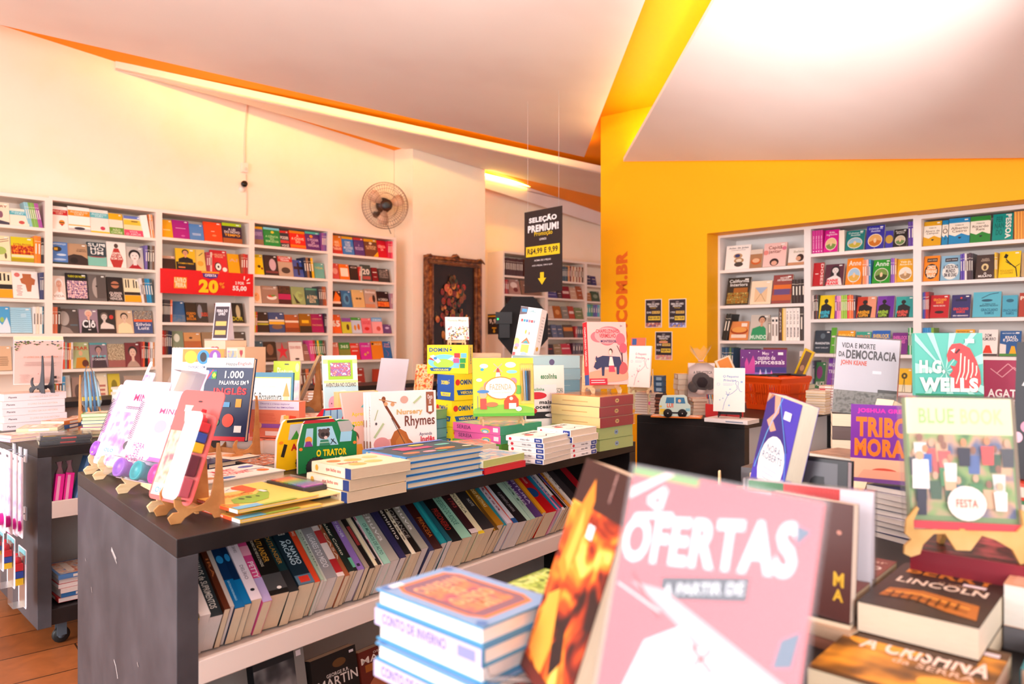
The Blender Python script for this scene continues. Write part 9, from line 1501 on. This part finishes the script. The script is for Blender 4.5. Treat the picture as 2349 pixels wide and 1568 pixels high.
lie('paperback_novel', 'dark novel under the brown civilisation book', M @ Tm((0, -.02, 0)), .165, .25, .044, 'L', '30241f', [tx('Antigo', .2, .3, 'c8a890', .3, .9, .01)], None, cat='book', parts=True)
civ = [('r', 0, 0, 1, 1, '7a4238'), ('e', .4, .45, .36, .2, 'e8b898'), ('l', [(.1, .5), (.3, .4), (.5, .52), (.7, .42)], .03, '8a5044'), ('l', [(.15, .42), (.4, .34), (.65, .44)], .02, '8a5044'), tx('CIVILIZAÇÃO', .68, .8, 'f4e4dc', .05, .95, .03), tx('DOMÉSTICA', .6, .66, 'f0dcd0', .3, .95, .02), tx('Autor', .86, .92, 'e0c0b0', .5, .95, .01), ('e', .3, .12, .3, .06, 'd8a088')]
lie('paperback_novel', 'reddish brown civilisation book lying beside the golden arcade novel', M @ Tm((0, 0, .045)), .16, .25, .034, 'L', '7a4238', civ, None, pc='f0e0c0', parts=True, cat='book')
M = frV(.402, 1.01, TZ, .74, -.67)
gold = [('r', 0, 0, 1, 1, '5a3a14'), ('r', 0, .05, 1, .85, N('3a2410', '8a5a1a', 'd8922a', 'f0b040', s=12)), ('e', .3, .62, .25, .1, 'e8a030'), ('e', .8, .25, .2, .1, 'f0b040'), tx('A CRISHNA', .5, .72, 'f0dcd0', .15, .95, .03), tx('da SERRA', .4, .48, 'e0c0a8', .4, .9, .01), ('r', .8, .86, .95, .92, 'f4e8f4')]
lie('paperback_novel', 'gold and brown novel lying lowest in front of the golden arcade book', M @ Tm((0, -.0, 0)), .2, .235, .033, 'L', '5a3a14', gold, None, pc='ecd8b8', parts=True, cat='book')
M = frV(.60, .86, TZ, .74, -.67)
lie('paperback_novel', 'magenta purple book at the bottom edge of the heap', M @ Tm((0, .0, 0)), .2, .19, .04, 'L', '9a1a8a', [('r', .55, 0, 1, 1, '6a3a90'), ('e', .7, .8, .04, .04, '3ac8b0'), ('e', .75, .6, .04, .04, '3ac8b0'), ('e', .8, .4, .04, .04, '3ac8b0')], None, parts=True, cat='book')
M = frV(.70, 1.02, TZ, .74, -.67)
lie('paperback_novel', 'teal bible-themed book with dark letters, right of the golden arcade novel', M, .16, .24, .026, 'L', '1a8a98', [tx('A BÍBLIA', .82, .9, 'd8ece8', .1, .6, .01), tx('ALMA', .5, .75, '1a3a48', .1, .9, .04), tx('DA', .25, .42, '1a3a48', .1, .5, .04)], None, parts=True, cat='book')
p = on_z(2302, 1338, 1.02); M = frV(p.x, p.y, TZ, .74, -.67)
lie('hardcover_book', 'thick white-paged book with tan cover at the frame edge', M @ Tm((0, 0, .036)), .2, .18, .064, 'B', 'd8a888', [('r', .05, .05, .95, .95, 'e0b098'), tx('LIVRO', .3, .6, '6a4a40', .2, .8, .03)], None, pc='f6f2ec', parts=True, cat='book')
lie('hardcover_book', 'grey book under the thick white-paged one', M, .2, .18, .035, 'F', '6a6a70', None, None, cat='book')
